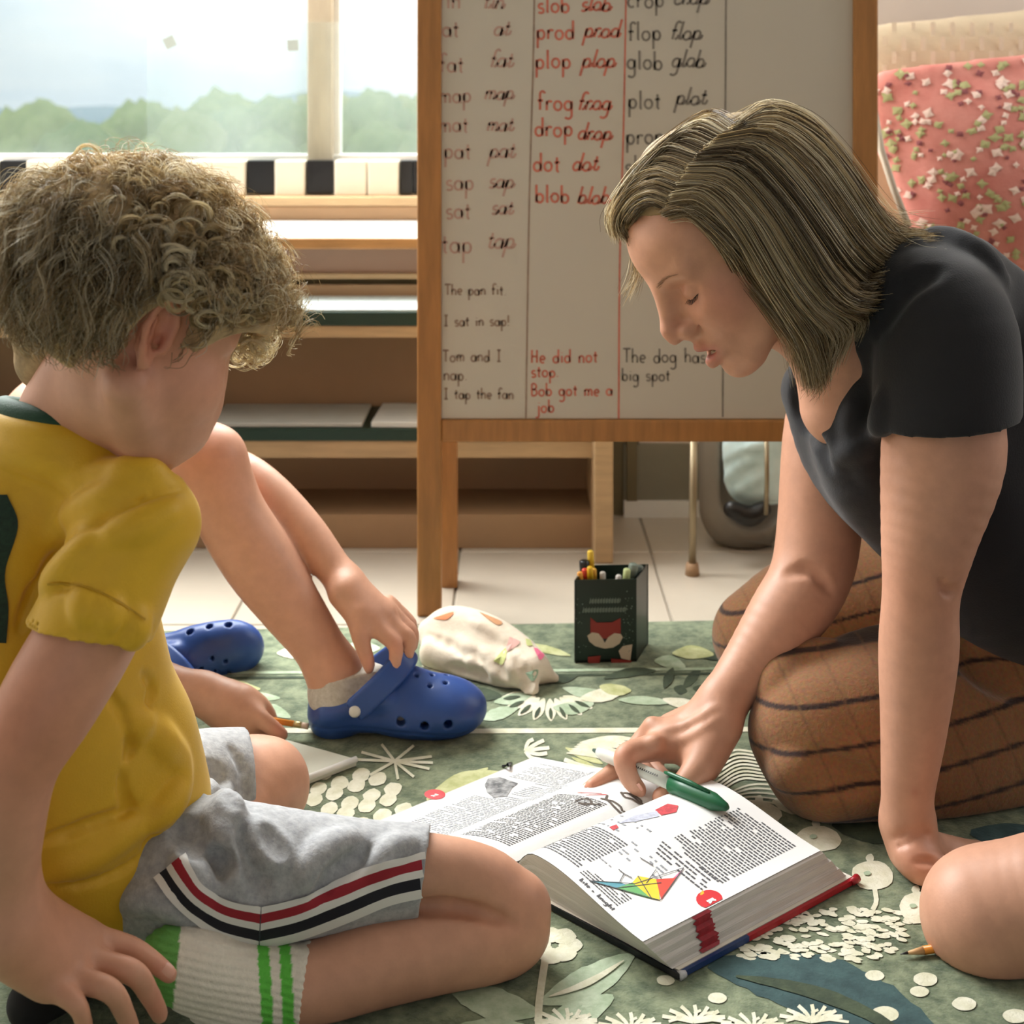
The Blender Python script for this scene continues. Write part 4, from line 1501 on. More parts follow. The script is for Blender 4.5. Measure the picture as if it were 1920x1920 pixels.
pens = [(1087, 1072, 0.02, (232, 160, 60), 'orange felt pen at the left corner of the green tin', 0.0042), (1096, 1066, 0.03, (214, 72, 50), 'red felt pen in the green tin', 0.0045),
        (1106, 1062, 0.025, (224, 180, 40), 'yellow felt pen in the front row of the green tin', 0.0045), (1114, 1066, 0.03, (222, 168, 60), 'amber pencil in the green tin beside the yellow pen', 0.0036),
        (1095, 1050, 0.04, (16, 16, 18), 'thick black marker sticking up from the green tin', 0.0075), (1107, 1032, 0.045, (206, 190, 176), 'tallest pale pen with yellow end in the green tin', 0.005),
        (1130, 1072, 0.03, (190, 186, 176), 'white pen leaning low in the middle of the green tin', 0.0045), (1160, 1078, 0.02, (206, 204, 196), 'short white cap pen in the green tin front right', 0.0045),
        (1176, 1066, 0.03, (196, 210, 150), 'pale lime highlighter in the green tin', 0.0055), (1188, 1056, 0.035, (120, 134, 122), 'grey green marker at the right of the green tin', 0.007),
        (1200, 1060, 0.045, (96, 108, 100), 'dark grey marker in the rear right corner of the green tin', 0.006)]
for (px, py, dy, rgb, lab, r) in pens:
    D = D1 + dy
    top = W(px, py, D)
    bx0 = min(max(top[0] * 0.7 + 0.3 * (x0 + x1) / 2, x0 + 0.012), x1 + 0.004)
    root = empty('felt_pen', (bx0, D, z0 + 0.004)); tag(root, lab, 'pen', 'pens in the green tin')
    a_ = np.array([bx0, D, z0 + 0.005])
    d = top - a_
    tube('pen_barrel', [a_, a_ + d * 0.80], r * 0.92, mat('pen_body_%d_%d_%d' % rgb, tuple(int(v * 0.92) for v in rgb), 0.4), root, 10)
    capc = (226, 190, 60) if py == 1032 else rgb
    tube('pen_cap', [a_ + d * 0.80, a_ + d * 0.985, top], [r, r * 0.94, r * 0.6], mat('pen_cap_%d_%d_%d' % capc, capc, 0.35), root, 10)

# ------------------------------------------------------------------ armchair, cushion and tote in the corner
M_cream = mat('chair_cream', (214, 194, 164), 0.85, var=0.06, var_scale=12, bump=0.2, bump_scale=150)
M_dash = mat('chair_dash', (236, 224, 200), 0.85, bump=0.3, bump_scale=150)
M_legm = mat('leg_metal', (150, 136, 110), 0.35, metallic=0.6)
ac = empty('armchair', (0.75, 2.35, 0)); tag(ac, 'cream dashed-pattern armchair on thin legs behind the easel', 'armchair')
DCH = 2.45
vx = Vox((0.40, 2.05, 0.14), (1.40, 2.56, 1.02), 0.012)
vx.cap((0.62, DCH, 0.42), (0.98, DCH, 0.42), 0.10, 0.10, 0.03, flat=((0, 1, 0), 0.5))
vx.cap((0.68, DCH, 0.735), (0.98, DCH, 0.765), 0.185, 0.185, 0.06, flat=((0, 1, 0), 0.36))
vx.cap((0.68, DCH, 0.52), (0.98, DCH, 0.52), 0.17, 0.17, 0.06, flat=((0, 1, 0), 0.36))
seat = Vox((0.40, 2.0, 0.14), (1.30, 2.56, 0.50), 0.012)
seat.cap((0.64, 2.37, 0.30), (1.0, 2.37, 0.30), 0.15, 0.15, 0.04, flat=((0, 0, 1), 0.38))
vx.mesh('backrest', M_cream, ac, smooth=2)
seat.mesh('seat', M_cream, ac, smooth=2)
dvs, dfs = [], []
for j, zz in enumerate((0.905, 0.88, 0.855, 0.83, 0.80, 0.77)):
    for i in range(18):
        xq = 0.53 + i * 0.034 + (j % 2) * 0.017
        D = vx.depth(*PX(np.array([xq, 2.38, zz])))
        if D is None: continue
        c = W(*PX(np.array([xq, 2.38, zz])), D - 0.013)
        b = len(dvs)
        dvs += [c + [-0.004, 0, -0.012], c + [0.004, 0, -0.012], c + [0.004, 0, 0.012], c + [-0.004, 0, 0.012]]
        dfs.append((b, b + 1, b + 2, b + 3))
tag(pydata('dash_pattern', dvs, dfs, M_dash, ac), kind='stuff')
for (px, py) in ((1298, 1078), (1560, 1082)):
    p = G(px, py, 0.0)
    tube('leg', [p + [0, 0, 0.012], p + [0.004, 0.01, 0.235]], 0.0065, M_legm, ac, 8)
    tube('leg_foot', [p, p + [0, 0, 0.02]], [0.012, 0.010], M_back, ac, 8)
tube('leg', [(0.45, 2.46, 0.0), (0.5, 2.44, 0.22)], 0.0065, M_legm, ac, 8)
tube('leg', [(1.1, 2.46, 0.0), (1.08, 2.44, 0.22)], 0.0065, M_legm, ac, 8)
tube('seat_bar', [G(1298, 1078, 0.0) + [0.004, 0.01, 0.235], G(1560, 1082, 0) + [0.004, 0.01, 0.235]], 0.007, M_legm, ac, 8)

# floral cushion
M_pink = mat('cushion_pink', (206, 124, 112), 0.85, rgb2=(222, 148, 134), var_scale=14, bump=0.2)
M_pet = mat('cushion_petal', (236, 206, 190), 0.85)
M_cgr = mat('cushion_leaf', (176, 172, 120), 0.85)
M_cdk = mat('cushion_dark', (140, 76, 78), 0.85)
cu = empty('floral_cushion', (0.8, 2.2, 0.42)); tag(cu, 'pink cushion with cream and olive flowers leaning on the cream armchair', 'cushion')
cv = Vox((0.45, 2.0, 0.35), (1.35, 2.45, 0.95), 0.010)
quad = [W(1668, 186, 2.30), W(1990, 150, 2.30), W(2010, 450, 2.24), W(1775, 440, 2.24)]
for i in range(7):
    for j in range(7):
        u, v_ = i / 6, j / 6
        p = quad[0] * (1 - u) * (1 - v_) + quad[1] * u * (1 - v_) + quad[2] * u * v_ + quad[3] * (1 - u) * v_
        e = (4 * u * (1 - u)) * (4 * v_ * (1 - v_))
        cv.ell(p, (0.05, 0.018 + 0.045 * e ** 0.6, 0.05), 0.03)
cm = cv.mesh('cushion_body', M_pink, cu, smooth=3)
tr_c = bvh(cm)
cam_p = Vector((0, 0, H))
for m_, n_, s0, s1, nm in ((M_cgr, 110, 7, 15, 'leaf_print'), (M_pet, 90, 7, 15, 'flower_print'), (M_cdk, 60, 5, 10, 'dark_print')):  # leaf, petal and darker rose prints scattered at random
    V, Fc = [], []
    for k in range(n_):
        x, y = random.uniform(1640, 1930), random.uniform(105, 485)
        s_, a0 = random.uniform(s0, s1), random.uniform(0, 6.28)
        ring = []
        for q_ in range(8):
            a = a0 + q_ * math.pi / 4
            rr_ = s_ * (0.62 if q_ % 2 else 1.0) * random.uniform(0.75, 1.15)
            d = (Vector(W(x + rr_ * math.cos(a), y + rr_ * 0.8 * math.sin(a), 1.0)) - cam_p).normalized()
            hit = tr_c.ray_cast(cam_p, d)
            if hit[0] is None: break
            ring.append(hit[0] + hit[1] * (0.0015 + 0.0004 * (k % 3)))
        if len(ring) == 8:
            b = len(V)
            V += [tuple(p) for p in ring]
            c_ = sum(ring, Vector()) / 8
            V.append(tuple(c_ + Vector((0, -0.0012, 0))))
            Fc += [(b + i, b + (i + 1) % 8, b + 8) for i in range(8)]
    tag(pydata(nm, V, Fc, m_, cm), kind='stuff')
tube('piping', [W(1638, 200, 2.235), W(1652, 280, 2.215), W(1676, 355, 2.205), W(1704, 425, 2.20)], 0.006, mat('piping_pale', (196, 186, 168), 0.8), cu, 8)

# round-bottomed grey tote with a pale blue cloth
M_tote = mat('tote_grey', (128, 120, 108), 0.7, var=0.06, var_scale=10)
M_bluec = mat('cloth_pale_blue', (176, 204, 206), 0.8, rgb2=(206, 226, 226), var_scale=12)
M_blk = mat('black_plastic', (22, 20, 18), 0.4)
tt = empty('tote_bag', tuple(G(1400, 1045, 0))); tag(tt, 'grey round-bottomed tote bag standing under the armchair', 'tote bag')
tv = Vox((0.27, 2.25, 0.0), (0.58, 2.55, 0.34), 0.005)
tv.limb([(1395, 760, 2.40, 86), (1395, 950, 2.40, 84)], 0.02, flat=((0, 1, 0), 0.62))
tv.limb([(1415, 700, 2.36, 66), (1418, 930, 2.36, 66)], 0.004, 'sub', flat=((0, 1, 0), 0.75))
tv.plane(W(1400, 812, 2.40), (0, 0, 1))
tv.mesh('tote_shell', M_tote, tt, smooth=1)
tube('tote_stand', [G(1400, 1022, 0), W(1400, 990, 2.41)], [0.045, 0.03], M_tote, tt, 14)
bl = Vox((0.30, 2.22, 0.03), (0.60, 2.5, 0.30), 0.004)
bl.limb([(1400, 840, 2.345, 46), (1405, 900, 2.345, 46)], 0.02, flat=((0, 1, 0), 0.6))
bl.limb([(1450, 830, 2.34, 44), (1450, 905, 2.34, 40)], 0.02, flat=((0, 1, 0), 0.6))
for q_ in ([(1360, 860), (1400, 840), (1450, 835)], [(1370, 930), (1410, 900), (1460, 880)], [(1362, 900), (1390, 870), (1420, 860)]):
    bl.fold(q_, 0.008, 0.004, 0.008)
blo = bl.mesh('blue_cloth', M_bluec, None, smooth=1); tag(blo, 'crumpled pale blue cloth in the grey tote bag', 'cloth')
bk = Vox((0.30, 2.22, 0.0), (0.60, 2.45, 0.2), 0.004)
bk.limb([(1372, 955, 2.31, 16), (1405, 968, 2.31, 20), (1432, 955, 2.31, 15)], 0.01)
bko = bk.mesh('black_pouch', M_blk, None, smooth=1); tag(bko, 'black pouch below the blue cloth in the tote', 'pouch')
tube('tote_cord', [W(1437, 815, 2.28), W(1438, 900, 2.28), W(1436, 965, 2.28)], 0.004, M_legm, tt, 8)

# crumpled floral pencil case on the rug
M_case = mat('case_cream', (206, 190, 168), 0.9, rgb2=(224, 212, 192), var_scale=16, bump=0.25, bump_scale=220, sheen=0.2)
pc = empty('fabric_pouch', tuple(G(910, 1290, ZR))); tag(pc, 'crumpled cream fabric pencil case with faded flowers on the rug', 'pencil case')
pv = Vox((-0.20, 1.66, ZR), (0.10, 2.0, 0.14), 0.003)
pv.limb([(812, 1188, 1.90, 30), (850, 1178, 1.89, 40), (910, 1200, 1.86, 46), (965, 1228, 1.83, 40), (1000, 1250, 1.80, 30)], 0.02)
pv.limb([(820, 1225, 1.86, 34), (880, 1240, 1.83, 36), (950, 1262, 1.79, 28)], 0.02)
pv.limb([(985, 1262, 1.78, 26), (995, 1292, 1.765, 16)], 0.012)
pv.limb([(1005, 1258, 1.80, 22), (1040, 1272, 1.80, 9)], 0.012)
for q_, op in (([(800, 1190), (860, 1215), (930, 1250), (985, 1290)], 'sub'), ([(880, 1165), (930, 1190), (985, 1240)], 'add'), ([(840, 1250), (890, 1262), (940, 1285)], 'sub'),
               ([(905, 1215), (925, 1250), (935, 1285)], 'add'), ([(940, 1215), (960, 1250), (968, 1290)], 'add'), ([(860, 1195), (880, 1225), (885, 1255)], 'add'), ([(970, 1235), (985, 1262), (990, 1300)], 'sub')):
    pv.fold(q_, 0.007, 0.0045, 0.006, op)
pv.plane((0, 0, ZR + 0.001), (0, 0, -1))
pcm = pv.mesh('pouch_body', M_case, pc, smooth=1)
tr_p = bvh(pcm)
for nm, cc, pts in (('orange_print', (214, 128, 84), [(812, 1160), (850, 1148), (838, 1162)]), ('pink_print', (222, 110, 140), [(1000, 1215), (1022, 1222), (1012, 1238)]),
                    ('lime_print', (190, 196, 130), [(985, 1198), (1012, 1206), (990, 1212)]), ('lime_print', (196, 196, 140), [(925, 1240), (950, 1215), (944, 1245)]),
                    ('green_print', (150, 176, 150), [(985, 1262), (1008, 1256), (1000, 1278)]), ('rose_print', (214, 170, 160), [(955, 1195), (975, 1205), (950, 1222)]), ('brown_print', (190, 140, 100), [(898, 1148), (940, 1166), (930, 1172)])):
    V = []
    P = resample(pts + [pts[0]], 12)[:-1]
    for x, y in P:
        d = (Vector(W(x, y, 1.0)) - cam_p).normalized()
        hit = tr_p.ray_cast(cam_p, d)
        if hit[0] is not None: V.append(hit[0] + hit[1] * 0.001)
    if len(V) > 4:
        c_ = sum(V, Vector()) / len(V)
        hit = tr_p.find_nearest(c_)
        n = len(V)
        pydata(nm, [tuple(v) for v in V] + [tuple(hit[0] + hit[1] * 0.0012)], [(i, (i + 1) % n, n) for i in range(n)], mat(nm + '_case', cc, 0.9), pcm)
# ------------------------------------------------------------------ people: shared
SKIN = np.array(lin((202, 152, 126))[:3])
M_skin = mat('skin', (212, 160, 130), 0.48, attr='tint', var=0.05, var_scale=55, bump=0.05, bump_scale=420, spec=0.4, sss=0.0)
M_lash = mat('lash', (58, 42, 34), 0.6)
M_tooth = mat('tooth', (238, 230, 218), 0.25)


def skin_color(spots, base=SKIN):
    """skin tint with softly redder places: spots = (centre, radius, rgb, weight)"""
    def f(V):
        c = np.repeat(base[None], len(V), 0)
        for p, r, rgb, w in spots:
            d = np.linalg.norm(V - np.asarray(p), axis=1)
            a = (np.exp(-(d / r) ** 2) * w)[:, None]
            c = c * (1 - a) + np.array(lin(rgb)[:3]) * a
        return c
    return f


def head(v, f, jaw=1.0, open_mouth=True, child=False, ears=(1, -1)):
    """skull, jaw, brow, nose, lips, lids and ears, blended into v in the head frame f"""
    s = f.s
    E = lambda x, y, z, rx, ry, rz, k=0.012, op='add': v.ell(f(x, y, z), (rx * s, ry * s, rz * s), k * s, op, f.R)
    C = lambda a, b, ra, rb, k=0.008, op='add', flat=None: v.cap(f(*a), f(*b), ra * s, rb * s, k * s, op, flat)
    E(-0.014, 0, 0.034, 0.096, 0.075, 0.082, 0.0)
    E(0.036, 0, 0.040, 0.055, 0.062, 0.056, 0.02)
    E(0.026, 0, -0.030, 0.060, 0.057, 0.070, 0.02)
    for q in (1, -1):
        C((-0.004, 0.056 * q, -0.050), (0.055, 0.018 * q, -0.094), 0.020, 0.017, 0.02)
        E(0.052, 0.036 * q, -0.030, 0.028, 0.022, 0.028, 0.02)
        C((0.079, 0.010 * q, 0.017), (0.066, 0.044 * q, 0.020), 0.010, 0.010, 0.014)
    E(0.066, 0, -0.098, 0.021, 0.021, 0.018, 0.014)
    E(0.068, 0, -0.064, 0.023, 0.029, 0.026, 0.014)
    # eye hollows, eyeballs under lids
    for q in (1, -1):
        E(0.088, 0.032 * q, -0.002, 0.017, 0.017, 0.011, 0.016, 'sub')
        E(0.0660, 0.0315 * q, -0.003, 0.0138, 0.0145, 0.0125, 0.002)
        C((0.0800, 0.020 * q, 0.0062), (0.0745, 0.046 * q, 0.0070), 0.0018, 0.0016, 0.003, 'sub')
        C((0.0790, 0.022 * q, -0.0125), (0.0740, 0.043 * q, -0.0110), 0.0014, 0.0014, 0.003, 'sub')
    # nose
    E(0.076, 0, -0.012, 0.020, 0.0125, 0.032, 0.008)
    if child:
        C((0.086, 0, 0.004), (0.098, 0, -0.030), 0.008, 0.010, 0.012)
    else:
        C((0.087, 0, 0.012), (0.107, 0, -0.026), 0.0075, 0.0085, 0.012)
        C((0.107, 0, -0.026), (0.108, 0, -0.035), 0.0085, 0.0080, 0.006)
    nx = 0.096 if not child else 0.092
    for q in (1, -1):
        E(nx - 0.003, 0.0115 * q, -0.0365, 0.0125, 0.0078, 0.0090, 0.007)
        E(nx - 0.001, 0.0072 * q, -0.0465, 0.0052, 0.0030, 0.0030, 0.003, 'sub')
        C((nx - 0.016, 0.0185 * q, -0.034), (nx - 0.011, 0.0175 * q, -0.044), 0.0014, 0.0014, 0.004, 'sub')
    C((0.094, 0, -0.042), (0.088, 0, -0.052), 0.006, 0.006, 0.008)
    # lips
    zt, zl = (-0.0600, -0.0800) if open_mouth else (-0.0635, -0.0725)
    if open_mouth:
        E(0.094, 0, -0.0700, 0.022, 0.0185, 0.0072, 0.003, 'sub')
    for q in (1, -1):
        C((0.0935, 0.004 * q, zt), (0.0800, 0.022 * q, zt - 0.006), 0.0052, 0.0032, 0.004)
        C((0.0915, 0.000, zl), (0.0800, 0.020 * q, zl + 0.005), 0.0066, 0.0036, 0.004)
    if not open_mouth:
        C((0.100, -0.02, -0.0682), (0.100, 0.02, -0.0682), 0.0014, 0.0014, 0.002, 'sub')
    # ears
    for q in ears:
        ey = 0.071
        pts = [(0.004, -0.012), (0.004, 0.012), (-0.004, 0.026), (-0.016, 0.029), (-0.025, 0.020), (-0.026, 0.002), (-0.018, -0.016), (-0.008, -0.028)]
        out = [0.002, 0.004, 0.008, 0.013, 0.016, 0.015, 0.010, 0.004]
        E(-0.010, ey * q, 0.0, 0.015, 0.006, 0.027, 0.004)
        E(-0.0090, (ey + 0.009) * q, 0.003, 0.0100, 0.0085, 0.018, 0.002, 'sub'); E(-0.004, (ey + 0.004) * q, -0.006, 0.005, 0.010, 0.009, 0.002, 'sub')
        for i in range(len(pts) - 1):
            C((pts[i][0], (ey + out[i]) * q, pts[i][1]), (pts[i + 1][0], (ey + out[i + 1]) * q, pts[i + 1][1]), 0.0042, 0.0042, 0.002)
        E(-0.006, (ey + 0.002) * q, -0.026, 0.0068, 0.0042, 0.008, 0.004)
        C((0.005, (ey + 0.002) * q, -0.006), (0.004, (ey + 0.003) * q, 0.004), 0.0048, 0.0038, 0.003)
        C((-0.018, (ey + 0.008) * q, 0.012), (-0.014, (ey + 0.006) * q, -0.008), 0.0030, 0.0026, 0.003)


def nail(name, c, along, out, L, Wd, parent, m):
    """a small curved nail plate"""
    c, a, o = np.asarray(c, float), np.asarray(along, float), np.asarray(out, float)
    a = a / np.linalg.norm(a); o = o - a * (o @ a); o /= np.linalg.norm(o)
    sd = np.cross(a, o)
    V, Fc = [], []
    for i in range(6):
        for j in range(7):
            t, s_ = i / 5 * 2 - 1, j / 6 * 2 - 1
            w = Wd * (1 - 0.25 * max(t, 0) ** 2 - 0.15 * max(-t, 0) ** 2)
            V.append(c + a * L * t + sd * w * s_ - o * (0.35 * Wd * s_ * s_ + 0.15 * L * max(t, 0) ** 2))
    for i in range(5):
        for j in range(6):
            Fc.append((i * 7 + j, i * 7 + j + 1, i * 7 + j + 8, i * 7 + j + 7))
    return pydata(name, V, Fc, m, parent, True)


M_nail = mat('nail', (222, 166, 146), 0.3)

# ------------------------------------------------------------------ the woman
wo = empty('person', (0.50, 1.50, ZR)); tag(wo, 'person in black t-shirt and brown checked trousers bending over the book, blonde hair', 'person')
HW_ = Frame(W(1366, 463, 1.455), (-0.763, -0.235, -0.600), (-0.625, 0.0, 0.78), 1.0)
vb = Vox((0.035, 1.20, 0.0), (0.66, 1.82, 0.80), 0.0028)
head(vb, HW_, open_mouth=True, ears=())
# neck, upper chest
vb.limb([(1465, 560, 1.47, 88), (1560, 620, 1.49, 90), (1640, 680, 1.52, 100)], 0.02)
vb.limb([(1560, 650, 1.50, 70), (1580, 760, 1.50, 80)], 0.03)
torso = [(1690, 640, 1.53, 150), (1740, 800, 1.54, 165), (1830, 980, 1.56, 170)]
vb.limb(torso, 0.03)
# left arm, straight to the floor
LA = [(1772, 610, 1.42, 88), (1770, 740, 1.405, 100), (1768, 850, 1.40, 113), (1742, 1000, 1.385, 88), (1727, 1110, 1.38, 71), (1722, 1220, 1.38, 73), (1713, 1360, 1.375, 61), (1702, 1480, 1.37, 49), (1702, 1545, 1.37, 48)]
vb.limb(LA, 0.012)
vb.limb([(1782, 1085, 1.41, 26), (1770, 1120, 1.40, 26)], 0.012)
# right arm reaching to the book
RA = [(1590, 700, 1.66, 80), (1550, 800, 1.63, 78), (1535, 1000, 1.60, 78), (1515, 1090, 1.58, 74), (1470, 1160, 1.56, 68), (1405, 1250, 1.535, 53), (1355, 1315, 1.51, 43)]
vb.limb(RA, 0.012)
# right hand
k_ = 0.005
vb.limb([(1355, 1315, 1.51, 43), (1300, 1375, 1.505, 46), (1250, 1390, 1.50, 38)], 0.010)
vb.limb([(1340, 1345, 1.53, 42), (1262, 1372, 1.54, 34)], 0.012)
vb.limb([(1350, 1360, 1.49, 42), (1315, 1425, 1.475, 40)], 0.014)
for rows in ([(1268, 1392, 1.495, 30), (1225, 1402, 1.485, 24), (1172, 1417, 1.462, 20.5), (1180, 1457, 1.452, 18.5), (1198, 1481, 1.452, 14.5)],
             [(1265, 1375, 1.52, 28), (1224, 1372, 1.515, 22), (1180, 1420, 1.503, 19), (1152, 1446, 1.492, 17), (1110, 1474, 1.470, 13.5)],
             [(1270, 1380, 1.545, 26), (1236, 1376, 1.545, 21), (1200, 1422, 1.535, 18), (1216, 1452, 1.515, 16), (1238, 1462, 1.515, 13)],
             [(1280, 1390, 1.565, 24), (1256, 1392, 1.57, 19), (1228, 1430, 1.56, 16), (1244, 1456, 1.54, 14), (1262, 1462, 1.53, 12)],
             [(1330, 1400, 1.475, 36), (1312, 1440, 1.458, 31), (1275, 1478, 1.444, 22), (1240, 1496, 1.438, 18)]):
    vb.limb(rows, k_)
for x, y, D in ((1222, 1360, 1.508), (1228, 1392, 1.475)):
    vb.limb([(x, y, D, 15)], 0.010)
for q in ([(1345, 1325), (1290, 1360), (1240, 1372)], [(1350, 1345), (1300, 1380), (1250, 1395)]):
    vb.fold(q, 0.004, 0.0022, 0.006)
# left hand planted on the rug, fingers to the right
vb.limb([(1702, 1545, 1.37, 48), (1712, 1590, 1.365, 46)], 0.012)
for rows in ([(1712, 1590, 1.362, 42), (1760, 1600, 1.385, 36), (1830, 1608, 1.40, 28)],
             [(1712, 1606, 1.345, 36), (1752, 1628, 1.335, 30)],
             [(1830, 1604, 1.405, 22), (1885, 1600, 1.42, 17), (1935, 1606, 1.425, 13)],
             [(1825, 1612, 1.385, 22), (1890, 1618, 1.395, 17), (1945, 1622, 1.40, 13)],
             [(1815, 1622, 1.365, 21), (1880, 1634, 1.37, 16), (1930, 1640, 1.375, 12.5)],
             [(1830, 1598, 1.43, 20), (1870, 1592, 1.45, 15), (1905, 1594, 1.46, 12)],
             [(1728, 1628, 1.335, 30), (1768, 1650, 1.325, 22), (1810, 1664, 1.325, 16)]):
    vb.limb(rows, 0.009)
for q in ([(1672, 1575), (1705, 1560), (1740, 1550)], [(1680, 1590), (1715, 1572), (1745, 1562)], [(1712, 1618), (1745, 1615), (1770, 1630)]):
    vb.fold(q, 0.0028, 0.0012, 0.003, 'sub')
vb.fold([(1762, 1085), (1775, 1105), (1790, 1098)], 0.003, 0.0016, 0.004, 'sub')
vb.fold([(1765, 1108), (1780, 1112), (1796, 1106)], 0.003, 0.0014, 0.004, 'sub')
vb.fold([(1470, 1075), (1520, 1070), (1560, 1110)], 0.005, 0.002, 0.008, 'sub')
vb.plane((0, 0, ZR + 0.0015), (0, 0, -1))

LIP = (166, 78, 76)
sp = [(HW_(0.094, 0.0, -0.061), 0.0075, LIP, 0.85), (HW_(0.090, 0.010, -0.063), 0.0065, LIP, 0.8), (HW_(0.083, 0.018, -0.066), 0.005, LIP, 0.75), (HW_(0.091, 0.0, -0.077), 0.0075, LIP, 0.85),
      (HW_(0.088, 0.009, -0.0755), 0.0065, LIP, 0.8), (HW_(0.082, 0.016, -0.073), 0.005, LIP, 0.75), (HW_(0.055, 0.048, -0.03), 0.028, (206, 132, 108), 0.5), (HW_(0.108, 0, -0.03), 0.014, (206, 138, 114), 0.5),
      (HW_(0.077, 0.03, 0.004), 0.010, (186, 132, 110), 0.5), (W(1110, 1478, 1.47), 0.012, (214, 128, 100), 0.6), (W(1175, 1418, 1.455), 0.010, (216, 140, 112), 0.5), (W(1235, 1498, 1.445), 0.014, (204, 124, 100), 0.6),
      (W(1730, 1640, 1.32), 0.03, (206, 138, 112), 0.6), (W(1725, 1120, 1.34), 0.05, (206, 146, 118), 0.5), (W(1294, 1393, 1.475), 0.0022, (120, 66, 50), 0.9),
      (W(1715, 1027, 1.335), 0.0025, (130, 76, 58), 0.9), (W(1795, 1030, 1.36), 0.002, (140, 86, 68), 0.9), (W(1816, 810, 1.345), 0.002, (140, 86, 68), 0.8), (W(1717, 1490, 1.34), 0.004, (170, 92, 74), 0.8)]
body_w = vb.mesh('body', M_skin, wo, skin_color(sp))
# teeth, brow and lashes
tv_ = Vox(HW_(0.08, 0, -0.07) - 0.03, HW_(0.08, 0, -0.07) + 0.03, 0.0012)
for q in (-1, 0, 1):
    tv_.ell(HW_(0.0880 - 0.002 * abs(q), 0.0062 * q, -0.0645), (0.004, 0.0034, 0.0042), 0.0008, 'add', HW_.R)
    tv_.ell(HW_(0.0850 - 0.002 * abs(q), 0.0062 * q, -0.0755), (0.004, 0.0034, 0.0030), 0.0008, 'add', HW_.R)
tv_.mesh('teeth', M_tooth, wo)
def on_face(y, z, x0=0.125):
    """forward distance at which the face surface lies above local y, z"""
    x = x0
    while x > 0.04:
        if vb.at(HW_(x, y, z)) < 0: return x
        x -= 0.0007
    return 0.08


ls = []
for i in range(24):
    t = i / 23
    yy, zz = 0.0195 + 0.026 * t, -0.0098 - 0.0022 * math.sin(math.pi * t) + 0.0025 * t
    p = HW_(on_face(yy, zz) + 0.0004, yy, zz)
    L = 0.0058 + 0.003 * t
    q = [p + HW_.f * L * s_ * 0.8 - HW_.u * (L * s_ * 0.75 - 0.35 * L * s_ * s_) + HW_.l * L * s_ * (t - 0.3) * 0.6 for s_ in np.linspace(0, 1, 6)]
    ls.append(q)
strands('eyelashes', ls, 0.00024, 0.00008, M_lash, wo)
ll = [HW_(on_face(0.0190 + 0.027 * t, -0.0098 - 0.0022 * math.sin(math.pi * t) + 0.0025 * t) + 0.0002, 0.0190 + 0.027 * t, -0.0098 - 0.0022 * math.sin(math.pi * t) + 0.0025 * t) for t in np.linspace(0, 1, 14)]
tube('lash_line', ll, [0.0003] + [0.0006] * 12 + [0.0003], M_lash, wo, 6)
bs = []
for i in range(110):
    t = rng.random()
    yy, zz = 0.012 + 0.036 * t, 0.0185 + 0.006 * math.sin(math.pi * t * 0.8) + rng.normal(0, 0.0012 * (1.1 - t))
    p = HW_(on_face(yy, zz) + 0.0005, yy, zz)
    q = [p + (HW_.l * 0.9 - HW_.f * 0.42 + HW_.u * 0.25 * (0.6 - t)) * 0.007 * s_ + HW_.f * 0.0004 for s_ in np.linspace(0, 1, 5)]
    bs.append(q)
strands('eyebrow', bs, 0.00020, 0.00008, mat('brow_hair', (160, 120, 90), 0.6), wo)

# black t-shirt
M_black = mat('black_jersey', (20, 21, 26), 0.85, var=0.08, var_scale=30, bump=0.2, bump_scale=500, sheen=0.15)
vs = Vox((0.26, 1.22, 0.13), (0.72, 1.80, 0.72), 0.0028)
vs.limb([(1640, 640, 1.52, 118), (1700, 700, 1.53, 172), (1770, 830, 1.545, 186), (1860, 1000, 1.56, 186), (1950, 1080, 1.57, 176)], 0.04)
vs.limb([(1535, 735, 1.60, 70), (1600, 860, 1.58, 90), (1690, 930, 1.56, 90)], 0.05)
vs.limb([(1560, 690, 1.50, 66), (1640, 880, 1.50, 96), (1730, 940, 1.52, 92)], 0.04)
vs.limb([(1600, 640, 1.50, 86), (1700, 575, 1.46, 112), (1760, 590, 1.44, 116)], 0.03)
vs.limb([(1660, 560, 1.60, 90), (1590, 700, 1.66, 92)], 0.03)
vs.limb([(1800, 530, 1.50, 92), (1900, 650, 1.52, 112), (1960, 850, 1.55, 140)], 0.05)
vs.limb([(1850, 980, 1.50, 110), (1950, 1060, 1.52, 126)], 0.05)
# sleeve: a tube of its own, cut square and hollowed, then joined to the shoulder
sv = vs.blank()
sv.limb([(1740, 590, 1.43, 118), (1774, 640, 1.412, 132), (1772, 860, 1.396, 136)], 0.02)
sv.plane(W(1770, 788, 1.40), (0.10, 0.0, -1.0))
sv.limb([(1773, 748, 1.408, 113), (1769, 860, 1.40, 116)], 0.003, 'sub')
vs.merge(sv, 0.012)
# v-neck
vs.limb([(1490, 560, 1.46, 60), (1560, 650, 1.47, 50), (1580, 700, 1.455, 30), (1572, 775, 1.445, 12)], 0.014, 'sub')
vs.limb([(1560, 625, 1.50, 74), (1500, 590, 1.48, 92)], 0.014, 'sub')
for q, op in (([(1612, 700), (1600, 800), (1630, 900)], 'add'), ([(1490, 700), (1500, 780), (1550, 870)], 'sub'),
              ([(1690, 470), (1760, 445), (1830, 470), (1880, 520)], 'add'), ([(1640, 620), (1690, 540), (1760, 500)], 'sub'), ([(1570, 860), (1640, 820), (1660, 740)], 'add')):
    vs.fold(q, 0.009, 0.0032, 0.014, op)
vs.mesh('t_shirt', M_black, wo, smooth=2)

